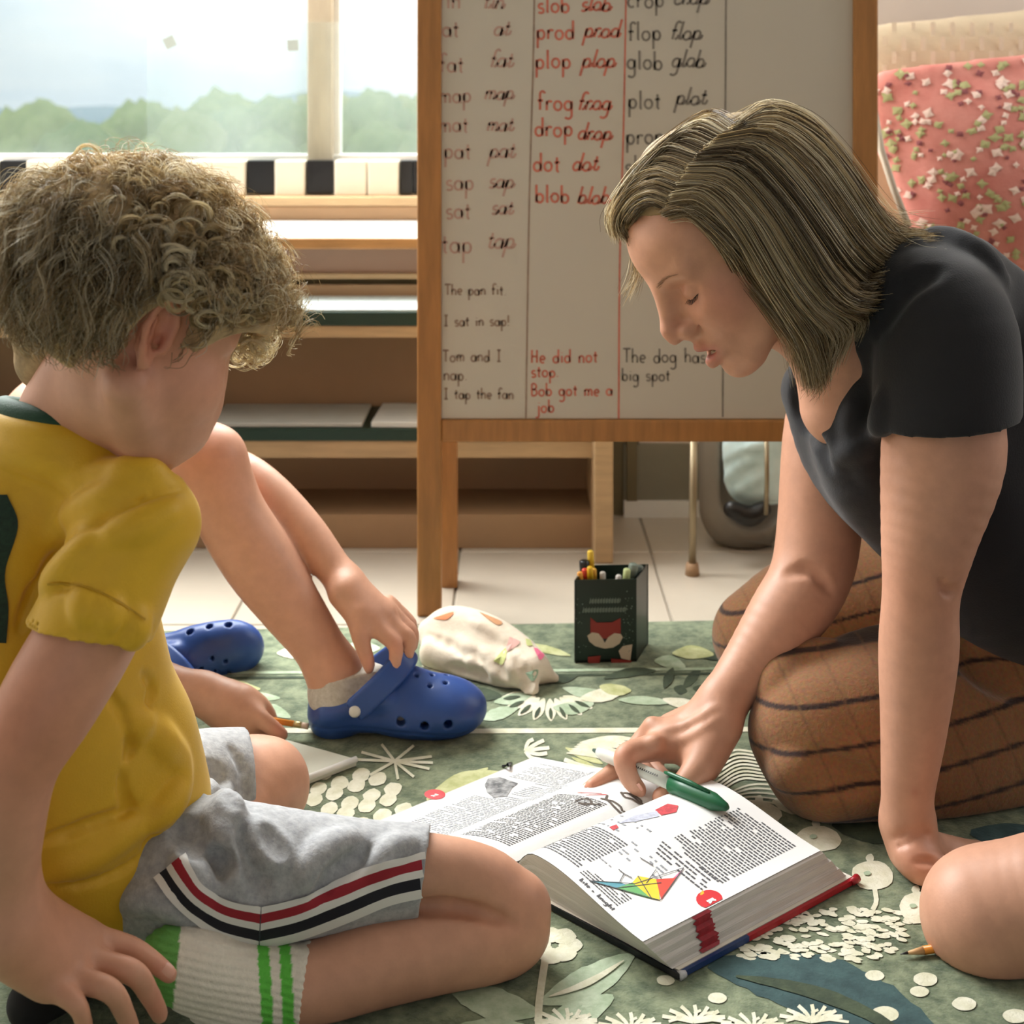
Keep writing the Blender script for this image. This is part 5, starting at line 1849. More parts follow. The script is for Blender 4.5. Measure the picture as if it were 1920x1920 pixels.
# brown checked trousers
M_tr = bpy.data.materials.new('checked_corduroy')
M_tr.use_nodes = True
n, l = M_tr.node_tree.nodes, M_tr.node_tree.links
b = n['Principled BSDF']; b.inputs['Roughness'].default_value = 0.9; b.inputs['Sheen Weight'].default_value = 0.25
at_ = n.new('ShaderNodeAttribute'); at_.attribute_name = 'tint'
nz = n.new('ShaderNodeTexNoise'); nz.inputs['Scale'].default_value = 260
mx = n.new('ShaderNodeMix'); mx.data_type = 'RGBA'; mx.blend_type = 'MULTIPLY'; mx.inputs[0].default_value = 0.55
tc = n.new('ShaderNodeTexCoord'); l.new(tc.outputs['Object'], nz.inputs['Vector'])
l.new(at_.outputs['Color'], mx.inputs[6]); l.new(nz.outputs['Color'], mx.inputs[7])
mu = n.new('ShaderNodeMix'); mu.data_type = 'RGBA'; mu.blend_type = 'MULTIPLY'; mu.inputs[0].default_value = 1.0; mu.inputs[7].default_value = (1.45, 1.45, 1.45, 1)
l.new(mx.outputs[2], mu.inputs[6]); l.new(mu.outputs[2], b.inputs['Base Color'])
bp = n.new('ShaderNodeBump'); bp.inputs['Strength'].default_value = 0.35; bp.inputs['Distance'].default_value = 0.002
l.new(nz.outputs['Fac'], bp.inputs['Height']); l.new(bp.outputs['Normal'], b.inputs['Normal'])
vt = Vox((0.22, 1.30, 0.0), (0.92, 2.02, 0.46), 0.003)
near_leg = [(1545, 1365, 1.50, 122), (1650, 1350, 1.53, 160), (1800, 1340, 1.58, 180), (1960, 1330, 1.64, 190)]
far_leg = [(1425, 1190, 1.80, 84), (1520, 1150, 1.80, 110), (1680, 1120, 1.78, 128), (1900, 1120, 1.74, 150)]
vt.limb(near_leg, 0.03)
vt.limb([(1490, 1375, 1.49, 80), (1520, 1440, 1.48, 78)], 0.03)
vt.limb([(1560, 1440, 1.47, 84), (1750, 1450, 1.50, 88), (1950, 1450, 1.56, 90)], 0.03)
vt.limb(far_leg, 0.03)
vt.limb([(1425, 1200, 1.80, 80), (1600, 1260, 1.76, 80), (1800, 1280, 1.70, 80)], 0.02)
vt.limb([(1960, 1180, 1.62, 200), (2050, 1200, 1.68, 220)], 0.05)
for q, op in (([(1440, 1290), (1480, 1250), (1560, 1215)], 'add'), ([(1500, 1480), (1560, 1455), (1640, 1470)], 'sub'), ([(1790, 1110), (1840, 1170), (1900, 1210)], 'add'), ([(1800, 1220), (1860, 1260), (1930, 1290)], 'sub'), ([(1460, 1450), (1500, 1440), (1560, 1450)], 'add')):
    vt.fold(q, 0.012, 0.006, 0.02, op)
vt.plane((0, 0, ZR + 0.001), (0, 0, -1))


def check(V):
    base, dark, soft = np.array(lin((138, 96, 60))[:3]), np.array(lin((46, 24, 16))[:3]), np.array(lin((108, 74, 46))[:3])
    c = np.repeat(base[None], len(V), 0)
    kn = W(1425, 1360, 1.5)
    # bands across the cloth: rings of height on the leg, and long lines over it
    a = (V[:, 2] * 1.0 - 0.14 * (V[:, 0] - kn[0]) + 0.10 * (V[:, 1] - 1.5)) / 0.0405
    far = V[:, 1] > 1.66
    a = np.where(far, (V[:, 2] * 0.9 - 0.35 * V[:, 0]) / 0.032, a)
    fr = np.abs(a - np.round(a))
    w = np.clip(1 - fr / 0.075, 0, 1)[:, None]
    w = np.clip(w * 2.2, 0, 1)
    c = c * (1 - w) + dark * w
    bb = (V[:, 0] + 0.45 * V[:, 2]) / 0.052
    fr = np.abs(bb - np.round(bb))
    w = np.clip(1 - fr / 0.05, 0, 1)[:, None] * 0.7
    return c * (1 - w) + soft * w


vt.mesh('trousers', M_tr, wo, check, smooth=2)

# hair: a soft cap under combed fibres
M_hair_w = mat('hair_blonde', (200, 176, 130), 0.30, attr='tint', transl=0.5, spec=0.8, clear=0.28)
M_cap_w = mat('hair_under', (150, 128, 92), 0.7, var=0.25, var_scale=40, stretch=(1, 1, 1))
hv_ = Vox((0.08, 1.32, 0.36), (0.48, 1.62, 0.80), 0.003)
hw = HW_
hv_.ell(hw(-0.020, 0, 0.045), (0.102, 0.082, 0.088), 0.01, 'add', hw.R)
hv_.limb([(1330, 330, 1.44, 72), (1430, 400, 1.415, 92), (1500, 500, 1.41, 84), (1560, 560, 1.42, 62)], 0.02)
hv_.limb([(1420, 300, 1.46, 86), (1530, 400, 1.46, 96), (1600, 470, 1.47, 66), (1660, 470, 1.48, 30)], 0.02)
hv_.limb([(1450, 500, 1.40, 48), (1510, 600, 1.405, 40), (1525, 660, 1.41, 20)], 0.02)
hv_.limb([(1260, 320, 1.46, 56), (1205, 385, 1.455, 40), (1182, 425, 1.45, 20)], 0.02)
# keep the face free
hv_.ell(hw(0.085, 0.0, -0.03), (0.055, 0.09, 0.095), 0.006, 'sub', hw.R)
hv_.ell(hw(0.105, 0.03, 0.020), (0.070, 0.09, 0.056), 0.006, 'sub', hw.R)
hv_.limb([(1340, 560, 1.38, 90), (1400, 620, 1.38, 70)], 0.006, 'sub')
hv_.limb([(1215, 440, 1.42, 34), (1275, 425, 1.40, 30), (1318, 450, 1.385, 24), (1345, 500, 1.375, 24)], 0.006, 'sub')
hv_.limb([(1205, 445, 1.45, 40), (1260, 430, 1.43, 30)], 0.006, 'sub')
hv_.mesh('hair_cap', M_cap_w, wo, smooth=2)


def on_cap(vox, guides, lift):
    out = []
    for g in guides:
        row = []
        for x, y, D in g:
            d = vox.depth(x, y)
            row.append((x, y, D if d is None else min(d - lift, D + 0.03)))
        out.append(row)
    return out



near = [  # guides from parting to tips: (px, py, D)
    [(1244, 400, 1.437), (1283, 392, 1.418), (1326, 424, 1.398), (1362, 464, 1.386), (1386, 504, 1.380), (1420, 542, 1.378), (1455, 585, 1.380), (1482, 620, 1.385), (1500, 665, 1.392), (1510, 715, 1.40)],
    [(1262, 365, 1.440), (1318, 362, 1.415), (1372, 410, 1.393), (1410, 468, 1.381), (1440, 520, 1.376), (1470, 565, 1.376), (1500, 610, 1.380), (1520, 645, 1.388), (1530, 685, 1.395), (1538, 722, 1.402)],
    [(1280, 335, 1.445), (1350, 342, 1.415), (1412, 400, 1.392), (1455, 468, 1.380), (1490, 525, 1.376), (1525, 570, 1.378), (1560, 598, 1.386), (1575, 625, 1.395), (1560, 660, 1.40), (1545, 700, 1.405)],
    [(1298, 305, 1.450), (1380, 310, 1.420), (1450, 380, 1.395), (1500, 455, 1.385), (1540, 520, 1.384), (1580, 562, 1.390), (1612, 572, 1.40), (1628, 572, 1.412), (1632, 580, 1.42), (1622, 596, 1.425)],
    [(1322, 280, 1.455), (1410, 275, 1.425), (1482, 340, 1.405), (1540, 420, 1.400), (1585, 485, 1.402), (1625, 520, 1.41), (1655, 520, 1.42), (1672, 514, 1.43), (1684, 512, 1.44), (1692, 512, 1.445)],
    [(1350, 257, 1.458), (1440, 248, 1.435), (1515, 305, 1.425), (1570, 380, 1.425), (1615, 445, 1.43), (1652, 480, 1.435), (1682, 482, 1.44), (1702, 476, 1.445), (1715, 472, 1.45), (1724, 470, 1.455)],
    [(1380, 240, 1.460), (1455, 218, 1.455), (1530, 258, 1.455), (1585, 325, 1.455), (1628, 392, 1.455), (1662, 435, 1.455), (1694, 452, 1.455), (1715, 455, 1.455), (1730, 456, 1.46), (1742, 458, 1.46)],
    [(1392, 236, 1.470), (1440, 206, 1.485), (1505, 225, 1.49), (1565, 288, 1.49), (1612, 360, 1.49), (1652, 415, 1.49), (1690, 440, 1.49), (1715, 446, 1.49), (1735, 450, 1.49), (1752, 452, 1.49)]]
front = [
    [(1246, 392, 1.440), (1225, 382, 1.435), (1205, 388, 1.432), (1188, 408, 1.430), (1180, 430, 1.432), (1184, 450, 1.435)],
    [(1262, 360, 1.445), (1228, 350, 1.438), (1195, 365, 1.434), (1172, 395, 1.432), (1164, 425, 1.436), (1176, 448, 1.442)],
    [(1285, 325, 1.450), (1240, 312, 1.445), (1198, 335, 1.442), (1168, 375, 1.440), (1154, 412, 1.445), (1164, 440, 1.452)],
    [(1310, 288, 1.458), (1258, 276, 1.462), (1212, 308, 1.465), (1178, 356, 1.468), (1152, 402, 1.472), (1156, 432, 1.478)],
    [(1350, 258, 1.462), (1300, 242, 1.462), (1240, 284, 1.464), (1196, 334, 1.466), (1164, 390, 1.47), (1158, 432, 1.478)],
    [(1375, 243, 1.466), (1330, 222, 1.470), (1262, 264, 1.474), (1208, 318, 1.478), (1170, 378, 1.482), (1160, 430, 1.49)],
    [(1392, 236, 1.470), (1330, 216, 1.485), (1262, 262, 1.49), (1205, 318, 1.50), (1168, 378, 1.505), (1160, 430, 1.51)]]


def comb(guides, N, S, seed, thick, wav, tail=0.5):
    r_ = np.random.default_rng(seed)
    Gd = []
    for g in guides:
        q = resample(np.array([W(*p) for p in g]), S)
        Gd.append(q)
    Gd = np.array(Gd)
    u = r_.random(N) * (len(guides) - 1)
    cl = np.floor(u * 20) / 20
    u = cl + (u - cl) * 0.92
    i = np.clip(u.astype(int), 0, len(guides) - 2)
    t = (u - i)[:, None, None]
    t = t * t * (3 - 2 * t) * 0.35 + t * 0.65
    P = Gd[i] * (1 - t) + Gd[i + 1] * t
    s = np.linspace(0, 1, S)[None, :, None]
    off = r_.normal(size=(N, 1, 3)) * thick
    lockid = (u * 20).astype(int)
    lock = r_.normal(size=(lockid.max() + 2, 1, 3)) * thick * 0.8
    P = P + (off + lock[lockid]) * (0.35 + 0.9 * s ** 0.8)
    ph = r_.random((N, 1, 1)) * 6.28
    dirn = r_.normal(size=(N, 1, 3)); dirn /= np.linalg.norm(dirn, axis=2, keepdims=True)
    P = P + dirn * np.sin(s * (6 + 5 * r_.random((N, 1, 1))) + ph) * wav * s
    cut = 1 - tail * r_.random((N, 1)) ** 2.5
    out = np.empty_like(P)
    for k in range(S):
        f_ = (k / (S - 1)) * cut[:, 0] * (S - 1)
        a = np.clip(f_.astype(int), 0, S - 2)
        w = (f_ - a)[:, None]
        out[:, k] = P[np.arange(N), a] * (1 - w) + P[np.arange(N), a + 1] * w
    base = np.array([lin(c)[:3] for c in ((124, 106, 80), (206, 188, 152), (230, 216, 184), (248, 240, 218), (164, 144, 112))])
    lock_c = r_.integers(0, 5, lockid.max() + 2)
    ci = np.where(r_.random(N) < 0.5, lock_c[lockid], r_.integers(0, 5, N))
    return out, base[ci] * (0.85 + 0.3 * r_.random((N, 1)))


near = on_cap(hv_, near, 0.006)
front = on_cap(hv_, front, 0.005)
a_, ca = comb(near, 5600, 26, 3, 0.0034, 0.0016, 0.35)
b_, cb = comb(front, 2300, 22, 5, 0.0030, 0.0014, 0.3)
strands('hair', a_, 0.00042, 0.00016, M_hair_w, wo, ca)
strands('front_hair', b_, 0.00042, 0.00016, M_hair_w, wo, cb)
c_, cc_ = comb([near[0], [(x + 14, y + 6, D - 0.004) for x, y, D in near[0]]], 260, 26, 9, 0.006, 0.003, 0.1)
d_, cd_ = comb([near[6], near[7]], 200, 26, 11, 0.0075, 0.004, 0.2)
e_, ce_ = comb([[(1182, 445, 1.50), (1196, 478, 1.51), (1190, 520, 1.515), (1172, 562, 1.52)], [(1176, 430, 1.50), (1190, 470, 1.51), (1200, 510, 1.515), (1178, 556, 1.52)]], 90, 16, 13, 0.003, 0.003, 0.3)
f_, cf_ = comb([[(1500, 640, 1.392), (1512, 680, 1.395), (1525, 705, 1.40), (1515, 725, 1.402)], [(1530, 650, 1.395), (1545, 685, 1.40), (1540, 715, 1.405), (1522, 730, 1.405)]], 220, 14, 15, 0.004, 0.003, 0.5)
strands('loose_hair', np.concatenate([c_, d_]), 0.00028, 0.0001, M_hair_w, wo, np.concatenate([cc_, cd_]))
strands('loose_hair', e_, 0.0003, 0.0001, M_hair_w, wo, ce_)
strands('hair_ends', f_, 0.00036, 0.0001, M_hair_w, wo, cf_)

# nails of the pointing hand
nail('nail', W(1103, 1469, 1.469), W(1103, 1470, 1.47) - W(1150, 1446, 1.49), (-0.2, -0.45, 0.85), 0.0055, 0.0045, body_w, M_nail)
nail('nail', W(1196, 1478, 1.4435), W(1198, 1484, 1.465) - W(1180, 1455, 1.462), (-0.5, -0.85, 0.1), 0.005, 0.0042, body_w, M_nail)

# the green marker in her hand
mk = empty('marker_pen', tuple(W(1250, 1465, 1.435))); tag(mk, 'white marker with green cap gripped over the open book', 'marker')
m0, m1 = W(1112, 1406, 1.510), W(1366, 1515, 1.372)
mt = lambda t: m0 + (m1 - m0) * t
M_mw = mat('marker_white', (222, 226, 216), 0.35)
M_mg = mat('marker_green', (24, 96, 62), 0.35)
tube('marker_tail', [mt(0.0), mt(0.035), mt(0.04)], [0.0016, 0.0030, 0.0046], mat('marker_tip_grey', (70, 90, 80), 0.4), mk, 16)
tube('marker_barrel', [mt(0.04), mt(0.10), mt(0.61)], [0.0046, 0.0066, 0.0070], M_mw, mk, 20)
tube('marker_cap', [mt(0.60), mt(0.605), mt(0.72), mt(0.90), mt(0.985), mt(1.0)], [0.0074, 0.0092, 0.0098, 0.0086, 0.0040, 0.0016], M_mg, mk, 20)
ax_ = (m1 - m0) / np.linalg.norm(m1 - m0)
upv = np.array([0, -0.35, 1.0]); upv -= ax_ * (upv @ ax_); upv /= np.linalg.norm(upv)
tube('pocket_clip', [mt(0.565) + upv * 0.0105, mt(0.60) + upv * 0.0112, mt(0.75) + upv * 0.0112, mt(0.88) + upv * 0.0095], [0.0014, 0.0024, 0.0024, 0.0012], M_mg, mk, 8)
sdv = np.cross(ax_, upv)
st = []
for k in range(15):
    t0 = 0.30 + k * 0.0155
    st.append([(t0, 0.5), (t0 + 0.004, -0.4), (t0 + 0.009, 0.4)])
Lm = np.linalg.norm(m1 - m0)


def on_barrel(a, b):
    an = 0.55 + b * 0.35
    sgn = 1 if sdv[1] < 0 else -1
    return mt(a) + 0.0072 * (upv * math.cos(an) + sdv * sgn * math.sin(an))


v, f = ribbons(st, 0.005, on_barrel)
pydata('barrel_print', v, f, M_lead, mk)
# ------------------------------------------------------------------ the blond boy in the yellow shirt
bo = empty('person', (-0.33, 1.2, ZR)); tag(bo, 'person with curly blond hair, yellow shirt and grey striped shorts, seated cross-legged', 'person')
ps_, pp_ = math.radians(36), math.radians(29)
HB = Frame(W(252, 612, 1.07), (math.cos(ps_) * math.cos(pp_), math.sin(ps_) * math.cos(pp_), -math.sin(pp_)),
           (math.cos(ps_) * math.sin(pp_), math.sin(ps_) * math.sin(pp_), math.cos(pp_)), 0.86)
vy = Vox((-0.52, 0.86, 0.0), (0.07, 1.62, 0.72), 0.0028)
head(vy, HB, open_mouth=False, child=True, ears=(-1,))
for rows in ([(330, 720, 1.085, 74), (325, 790, 1.085, 66)],):
    vy.limb(rows, 0.03)
vy.limb([(225, 680, 1.09, 98), (140, 770, 1.108, 100), (105, 850, 1.13, 86)], 0.03)
vy.limb([(80, 920, 1.15, 110), (100, 1150, 1.17, 150), (150, 1450, 1.21, 150), (165, 1620, 1.22, 150)], 0.03)
# right arm (near): shoulder to hand resting on the foot
vy.limb([(250, 1000, 1.05, 86), (175, 1170, 1.03, 94), (95, 1310, 1.01, 94), (30, 1430, 1.00, 82), (5, 1560, 1.00, 76), (-4, 1690, 1.01, 70)], 0.012)
vy.limb([(-4, 1690, 1.01, 68), (60, 1765, 1.02, 62), (120, 1800, 1.03, 52)], 0.02)
vy.limb([(20, 1720, 1.03, 60), (150, 1765, 1.05, 40)], 0.02)
vy.limb([(20, 1760, 1.00, 58), (95, 1835, 1.01, 36)], 0.02)
for rows in ([(150, 1762, 1.05, 30), (197, 1766, 1.055, 24), (250, 1781, 1.06, 21), (290, 1806, 1.062, 18), (318, 1828, 1.064, 15)],
             [(130, 1795, 1.035, 30), (185, 1806, 1.035, 24), (250, 1824, 1.035, 22), (280, 1864, 1.045, 19), (300, 1902, 1.055, 16)],
             [(100, 1820, 1.02, 30), (145, 1836, 1.015, 23), (208, 1858, 1.01, 21), (236, 1905, 1.02, 18), (252, 1945, 1.03, 15)],
             [(80, 1840, 1.005, 26), (110, 1858, 1.0, 21), (145, 1886, 0.995, 18), (158, 1920, 1.00, 16), (164, 1952, 1.01, 13)],
             [(60, 1745, 1.07, 34), (120, 1745, 1.095, 26), (175, 1770, 1.11, 20)]):
    vy.limb(rows, 0.006)
# left arm (far side, hidden by the trunk)
vy.limb([(20, 960, 1.28, 80), (40, 1180, 1.34, 66), (150, 1380, 1.36, 50), (230, 1450, 1.36, 40), (290, 1470, 1.36, 34)], 0.012)
# right leg: thigh to knee, shin back to the ankle
vy.limb([(330, 1640, 1.19, 84), (600, 1632, 1.192, 76), (800, 1632, 1.205, 63), (900, 1660, 1.215, 68), (948, 1705, 1.215, 74)], 0.012)
vy.limb([(948, 1712, 1.215, 74), (930, 1752, 1.205, 78), (820, 1780, 1.185, 74), (700, 1806, 1.165, 76), (610, 1836, 1.15, 74), (560, 1850, 1.14, 68)], 0.004)
vy.limb([(985, 1700, 1.215, 38), (975, 1740, 1.21, 48)], 0.02)
# left leg
vy.limb([(150, 1600, 1.30, 100), (350, 1500, 1.38, 88), (450, 1470, 1.42, 82), (492, 1472, 1.43, 80)], 0.02)
vy.limb([(492, 1480, 1.43, 78), (430, 1560, 1.36, 60), (330, 1680, 1.28, 52)], 0.02)
vy.fold([(690, 1706), (800, 1698), (880, 1706), (962, 1732)], 0.007, 0.0055, 0.005, 'sub')
vy.plane((0, 0, ZR + 0.0015), (0, 0, -1))
spb = [(HB(0.05, -0.045, -0.03), 0.03, (218, 150, 124), 0.5), (HB(-0.012, -0.078, 0.0), 0.030, (206, 120, 96), 0.6), (W(985, 1720, 1.18), 0.05, (216, 156, 126), 0.5), (W(520, 1430, 1.40), 0.04, (222, 168, 140), 0.5),
       (W(30, 1400, 0.96), 0.07, (196, 120, 92), 0.5), (W(318, 1828, 1.05), 0.014, (218, 146, 128), 0.7), (W(300, 1900, 1.04), 0.014, (206, 134, 112), 0.6), (W(250, 1780, 1.045), 0.014, (214, 148, 122), 0.5), (W(100, 1780, 1.0), 0.05, (190, 128, 96), 0.4),
       (HB(0.083, 0, -0.064), 0.012, (190, 104, 94), 0.7)]
body_b = vy.mesh('body', M_skin, bo, skin_color(spb))
nail('nail', W(318, 1820, 1.0485), W(322, 1834, 1.064) - W(290, 1806, 1.062), (0.3, -0.75, 0.6), 0.005, 0.0042, body_b, M_nail)

# yellow jersey
M_yel = mat('yellow_jersey', (224, 178, 34), 0.55, var=0.05, var_scale=12, bump=0.12, bump_scale=600, sheen=0.15, transl=0.08)
M_dgr = mat('collar_green', (16, 62, 40), 0.7, var=0.1, bump=0.3, bump_scale=500)
sv = Vox((-0.56, 0.88, 0.06), (-0.16, 1.42, 0.62), 0.0026)
sv.limb([(95, 866, 1.12, 104), (190, 898, 1.09, 92), (280, 985, 1.055, 84)], 0.03)
sv.limb([(60, 880, 1.16, 120), (20, 900, 1.26, 100)], 0.03)
sv.limb([(70, 960, 1.15, 176), (95, 1150, 1.17, 190), (130, 1330, 1.185, 196), (165, 1480, 1.20, 198), (180, 1600, 1.20, 196)], 0.04)
sv.limb([(240, 1400, 1.20, 116), (262, 1500, 1.21, 120)], 0.03)
sv.limb([(0, 1000, 1.10, 130), (20, 1300, 1.12, 150), (60, 1560, 1.15, 160)], 0.04)
sv.plane(W(410, 1542, 1.2), (0.70, 0.10, -0.70))
sv.limb([(225, 700, 1.09, 84), (150, 775, 1.105, 84)], 0.006, 'sub')
for i in range(36):
    a = 2 * math.pi * i / 36
    sv.limb([(102 + 102 * math.cos(a), 818 + 6 * math.sin(a) + 0.24 * (100 * math.cos(a)), 1.110 - 0.045 * math.sin(a), 16), (102 + 112 * math.cos(a), 850 + 0.3 * 100 * math.cos(a), 1.112 - 0.047 * math.sin(a), 26)], 0.02)
sl_ = sv.blank()
sl_.limb([(282, 985, 1.055, 86), (250, 1000, 1.05, 106), (175, 1170, 1.03, 114), (120, 1270, 1.02, 116)], 0.015)
axs = W(168, 1220, 1.025) - W(262, 1010, 1.05)
sl_.plane(W(188, 1188, 1.03), axs + np.array([0.012, 0, -0.03]))
sl_.limb([(190, 1140, 1.034, 99), (175, 1170, 1.03, 101), (95, 1310, 1.01, 104)], 0.003, 'sub')
sv.merge(sl_, 0.016)
for q, op, r in (([(333, 922), (262, 946), (180, 988), (105, 1042), (72, 1092)], 'sub', 0.006), ([(330, 905), (250, 912), (160, 950), (95, 1000)], 'add', 0.009), ([(300, 880), (220, 886), (130, 908)], 'add', 0.008),
                 ([(335, 950), (265, 985), (200, 1010)], 'add', 0.008), ([(70, 1090), (55, 1130), (35, 1180)], 'sub', 0.006), ([(175, 1010), (130, 1060), (90, 1100)], 'add', 0.008),
                 ([(100, 1105), (160, 1108), (240, 1140), (288, 1180)], 'sub', 0.0012), ([(150, 1122), (160, 1140), (158, 1155)], 'add', 0.004), ([(200, 1128), (206, 1148), (200, 1168)], 'add', 0.004), ([(248, 1150), (256, 1176), (246, 1200)], 'add', 0.005),
                 ([(265, 1262), (285, 1290), (278, 1330), (285, 1400)], 'sub', 0.005), ([(195, 1290), (235, 1350), (246, 1400), (238, 1420)], 'sub', 0.006), ([(225, 1450), (235, 1500), (250, 1525), (278, 1530)], 'sub', 0.006),
                 ([(280, 1530), (285, 1560), (270, 1590)], 'sub', 0.005), ([(80, 1640), (170, 1600), (250, 1545), (320, 1480)], 'add', 0.011), ([(75, 1580), (160, 1550), (240, 1520)], 'sub', 0.007), ([(215, 1330), (290, 1380), (345, 1440)], 'add', 0.011),
                 ([(285, 1540), (320, 1500), (340, 1450)], 'add', 0.010), ([(70, 1665), (180, 1650), (290, 1590), (360, 1520)], 'sub', 0.003)):
    sv.fold(q, r * 0.8 if op == 'add' else r * 0.7, r * (0.6 if op == 'sub' else 0.26), 0.005 if op == 'sub' else 0.012, op, 14)
shirt = sv.mesh('jersey', M_yel, bo, smooth=1)
tr_j = bvh(shirt)
drape('sleeve_seam', tr_j, [(90, 1093), (120, 1092), (170, 1102), (225, 1128), (272, 1160)], [(90, 1097), (120, 1096), (170, 1106), (225, 1132), (271, 1164)], (0, 1), mat('seam_yellow', (186, 142, 20), 0.7), shirt, 40, 0.0008)
# collar band
cg = Vox(W(0, 780, 1.1) - [0.16, 0.16, 0.09], W(180, 780, 1.1) + [0.12, 0.16, 0.09], 0.0022)
ring = []
for i in range(37):
    a = 2 * math.pi * i / 36
    ring.append((102 + 100 * math.cos(a), 794 + 6 * math.sin(a) + 0.21 * (100 * math.cos(a)), 1.110 - 0.044 * math.sin(a), 11.5))
ring2 = [(x * 0.95 + 102 * 0.05, y - 15, 1.11 + (D - 1.11) * 0.95, 10.5) for x, y, D, r in ring]
ring3 = [(x * 0.97 + 102 * 0.03, y - 8, 1.11 + (D - 1.11) * 0.97, 11) for x, y, D, r in ring]
cg.limb(ring, 0.012); cg.limb(ring2, 0.012); cg.limb(ring3, 0.012)
cg.mesh('collar', M_dgr, bo, smooth=1)
# big number on the back
tr_s = bvh(shirt)
drape('shirt_number', tr_s, [(-80, 930), (-80, 1010), (-80, 1080), (-80, 1140), (-80, 1200)], [(14, 928), (34, 985), (10, 1070), (16, 1140), (12, 1205)], (0.0, 1.0), mat('number_green', (14, 40, 26), 0.7, rgb2=(26, 58, 40), var_scale=300), shirt, 24)

# grey shorts with a striped side band
M_gry = mat('grey_marl', (150, 152, 156), 0.85, rgb2=(176, 178, 180), var_scale=150, bump=0.25, bump_scale=420, sheen=0.2)
gs = Vox((-0.52, 1.0, 0.0), (-0.04, 1.52, 0.34), 0.0026)
gs.limb([(250, 1640, 1.18, 122), (400, 1640, 1.17, 128), (560, 1640, 1.18, 108), (700, 1636, 1.195, 88), (840, 1632, 1.21, 77)], 0.03)
gs.limb([(150, 1650, 1.23, 165), (260, 1600, 1.26, 140)], 0.04)
gs.plane(W(797, 1630, 1.2), (0.98, 0.0, -0.14))
lg = gs.blank()
lg.limb([(220, 1580, 1.28, 126), (340, 1495, 1.37, 112), (480, 1470, 1.43, 99)], 0.03)
lg.plane(W(462, 1470, 1.42), (0.90, 0.34, -0.05))
gs.merge(lg, 0.02)
gs.limb([(760, 1632, 1.20, 67), (860, 1636, 1.212, 67)], 0.003, 'sub')
gs.limb([(440, 1470, 1.42, 85), (500, 1472, 1.43, 84)], 0.003, 'sub')
for q, op, r in (([(380, 1530), (400, 1580), (420, 1640)], 'sub', 0.010), ([(400, 1515), (425, 1570), (440, 1640)], 'add', 0.012), ([(455, 1545), (480, 1600), (490, 1690)], 'sub', 0.010), ([(470, 1550), (500, 1590), (540, 1620)], 'add', 0.012),
                 ([(500, 1550), (520, 1580), (530, 1600)], 'sub', 0.007), ([(560, 1660), (600, 1610), (660, 1570)], 'add', 0.012), ([(590, 1690), (640, 1630), (720, 1590)], 'sub', 0.008), ([(360, 1500), (410, 1490), (450, 1540)], 'add', 0.010),
                 ([(385, 1640), (400, 1620), (440, 1625)], 'sub', 0.010), ([(700, 1640), (730, 1600), (770, 1580)], 'add', 0.008), ([(360, 1430), (410, 1450), (440, 1510)], 'sub', 0.006), ([(230, 1690), (300, 1680), (360, 1720)], 'add', 0.010), ([(340, 1610), (365, 1650), (380, 1690)], 'add', 0.010),
                 ([(430, 1400), (452, 1440), (462, 1530)], 'sub', 0.002), ([(330, 1540), (350, 1560), (372, 1600)], 'sub', 0.010)):
    gs.fold(q, r, r * 0.7, 0.007 if op == 'sub' else 0.010, op, 12)
gs.plane((0, 0, ZR + 0.001), (0, 0, -1))
shorts = gs.mesh('shorts', M_gry, bo, smooth=2)
tr_g = bvh(shorts)
M_sw, M_sr, M_sn = mat('stripe_white', (224, 222, 218), 0.8), mat('stripe_red', (150, 30, 44), 0.8), mat('stripe_navy', (22, 22, 34), 0.8)
up1 = [(346, 1602), (362, 1632), (382, 1662), (430, 1688), (488, 1700)]
lo1 = [(288, 1648), (318, 1688), (356, 1722), (410, 1756), (484, 1776)]
up2 = [(490, 1700), (560, 1682), (640, 1648), (720, 1616), (795, 1598)]
lo2 = [(486, 1776), (560, 1760), (650, 1728), (730, 1696), (803, 1680)]
for (a, b, m_) in ((0.0, 0.16, M_sw), (0.16, 0.38, M_sr), (0.38, 0.55, M_sw), (0.55, 0.80, M_sn), (0.80, 1.0, M_sw)):
    drape('side_stripe', tr_g, up1, lo1, (a, b), m_, shorts, 44, 0.0018)
    drape('side_stripe', tr_g, up2, lo2, (a, b), m_, shorts, 44, 0.0018)

# ribbed sock with green toe and bands
kk = Vox((-0.42, 1.0, 0.0), (-0.14, 1.26, 0.16), 0.0018)
kk.limb([(572, 1852, 1.142, 77), (500, 1850, 1.135, 72), (455, 1852, 1.13, 74)], 0.010)
kk.limb([(455, 1862, 1.13, 74), (390, 1822, 1.115, 76), (330, 1806, 1.105, 66), (312, 1806, 1.10, 58)], 0.02)
kk.limb([(440, 1900, 1.15, 70), (470, 1880, 1.15, 70)], 0.02)
kk.plane(W(574, 1850, 1.142), (0.97, 0.0, -0.10))
X = kk.ax[0][:, None, None]; Y = kk.ax[1][None, :, None]; Z = kk.ax[2][None, None, :]
kk.g += (0.0008 * np.sin((Z + 0.30 * X + 0.4 * Y) * 2 * math.pi / 0.0062)).astype(np.float32)
kk.plane((0, 0, ZR + 0.001), (0, 0, -1))
M_sock = mat('sock_cotton', (226, 222, 212), 0.9, attr='tint', var=0.05, var_scale=200, bump=0.3, bump_scale=500)


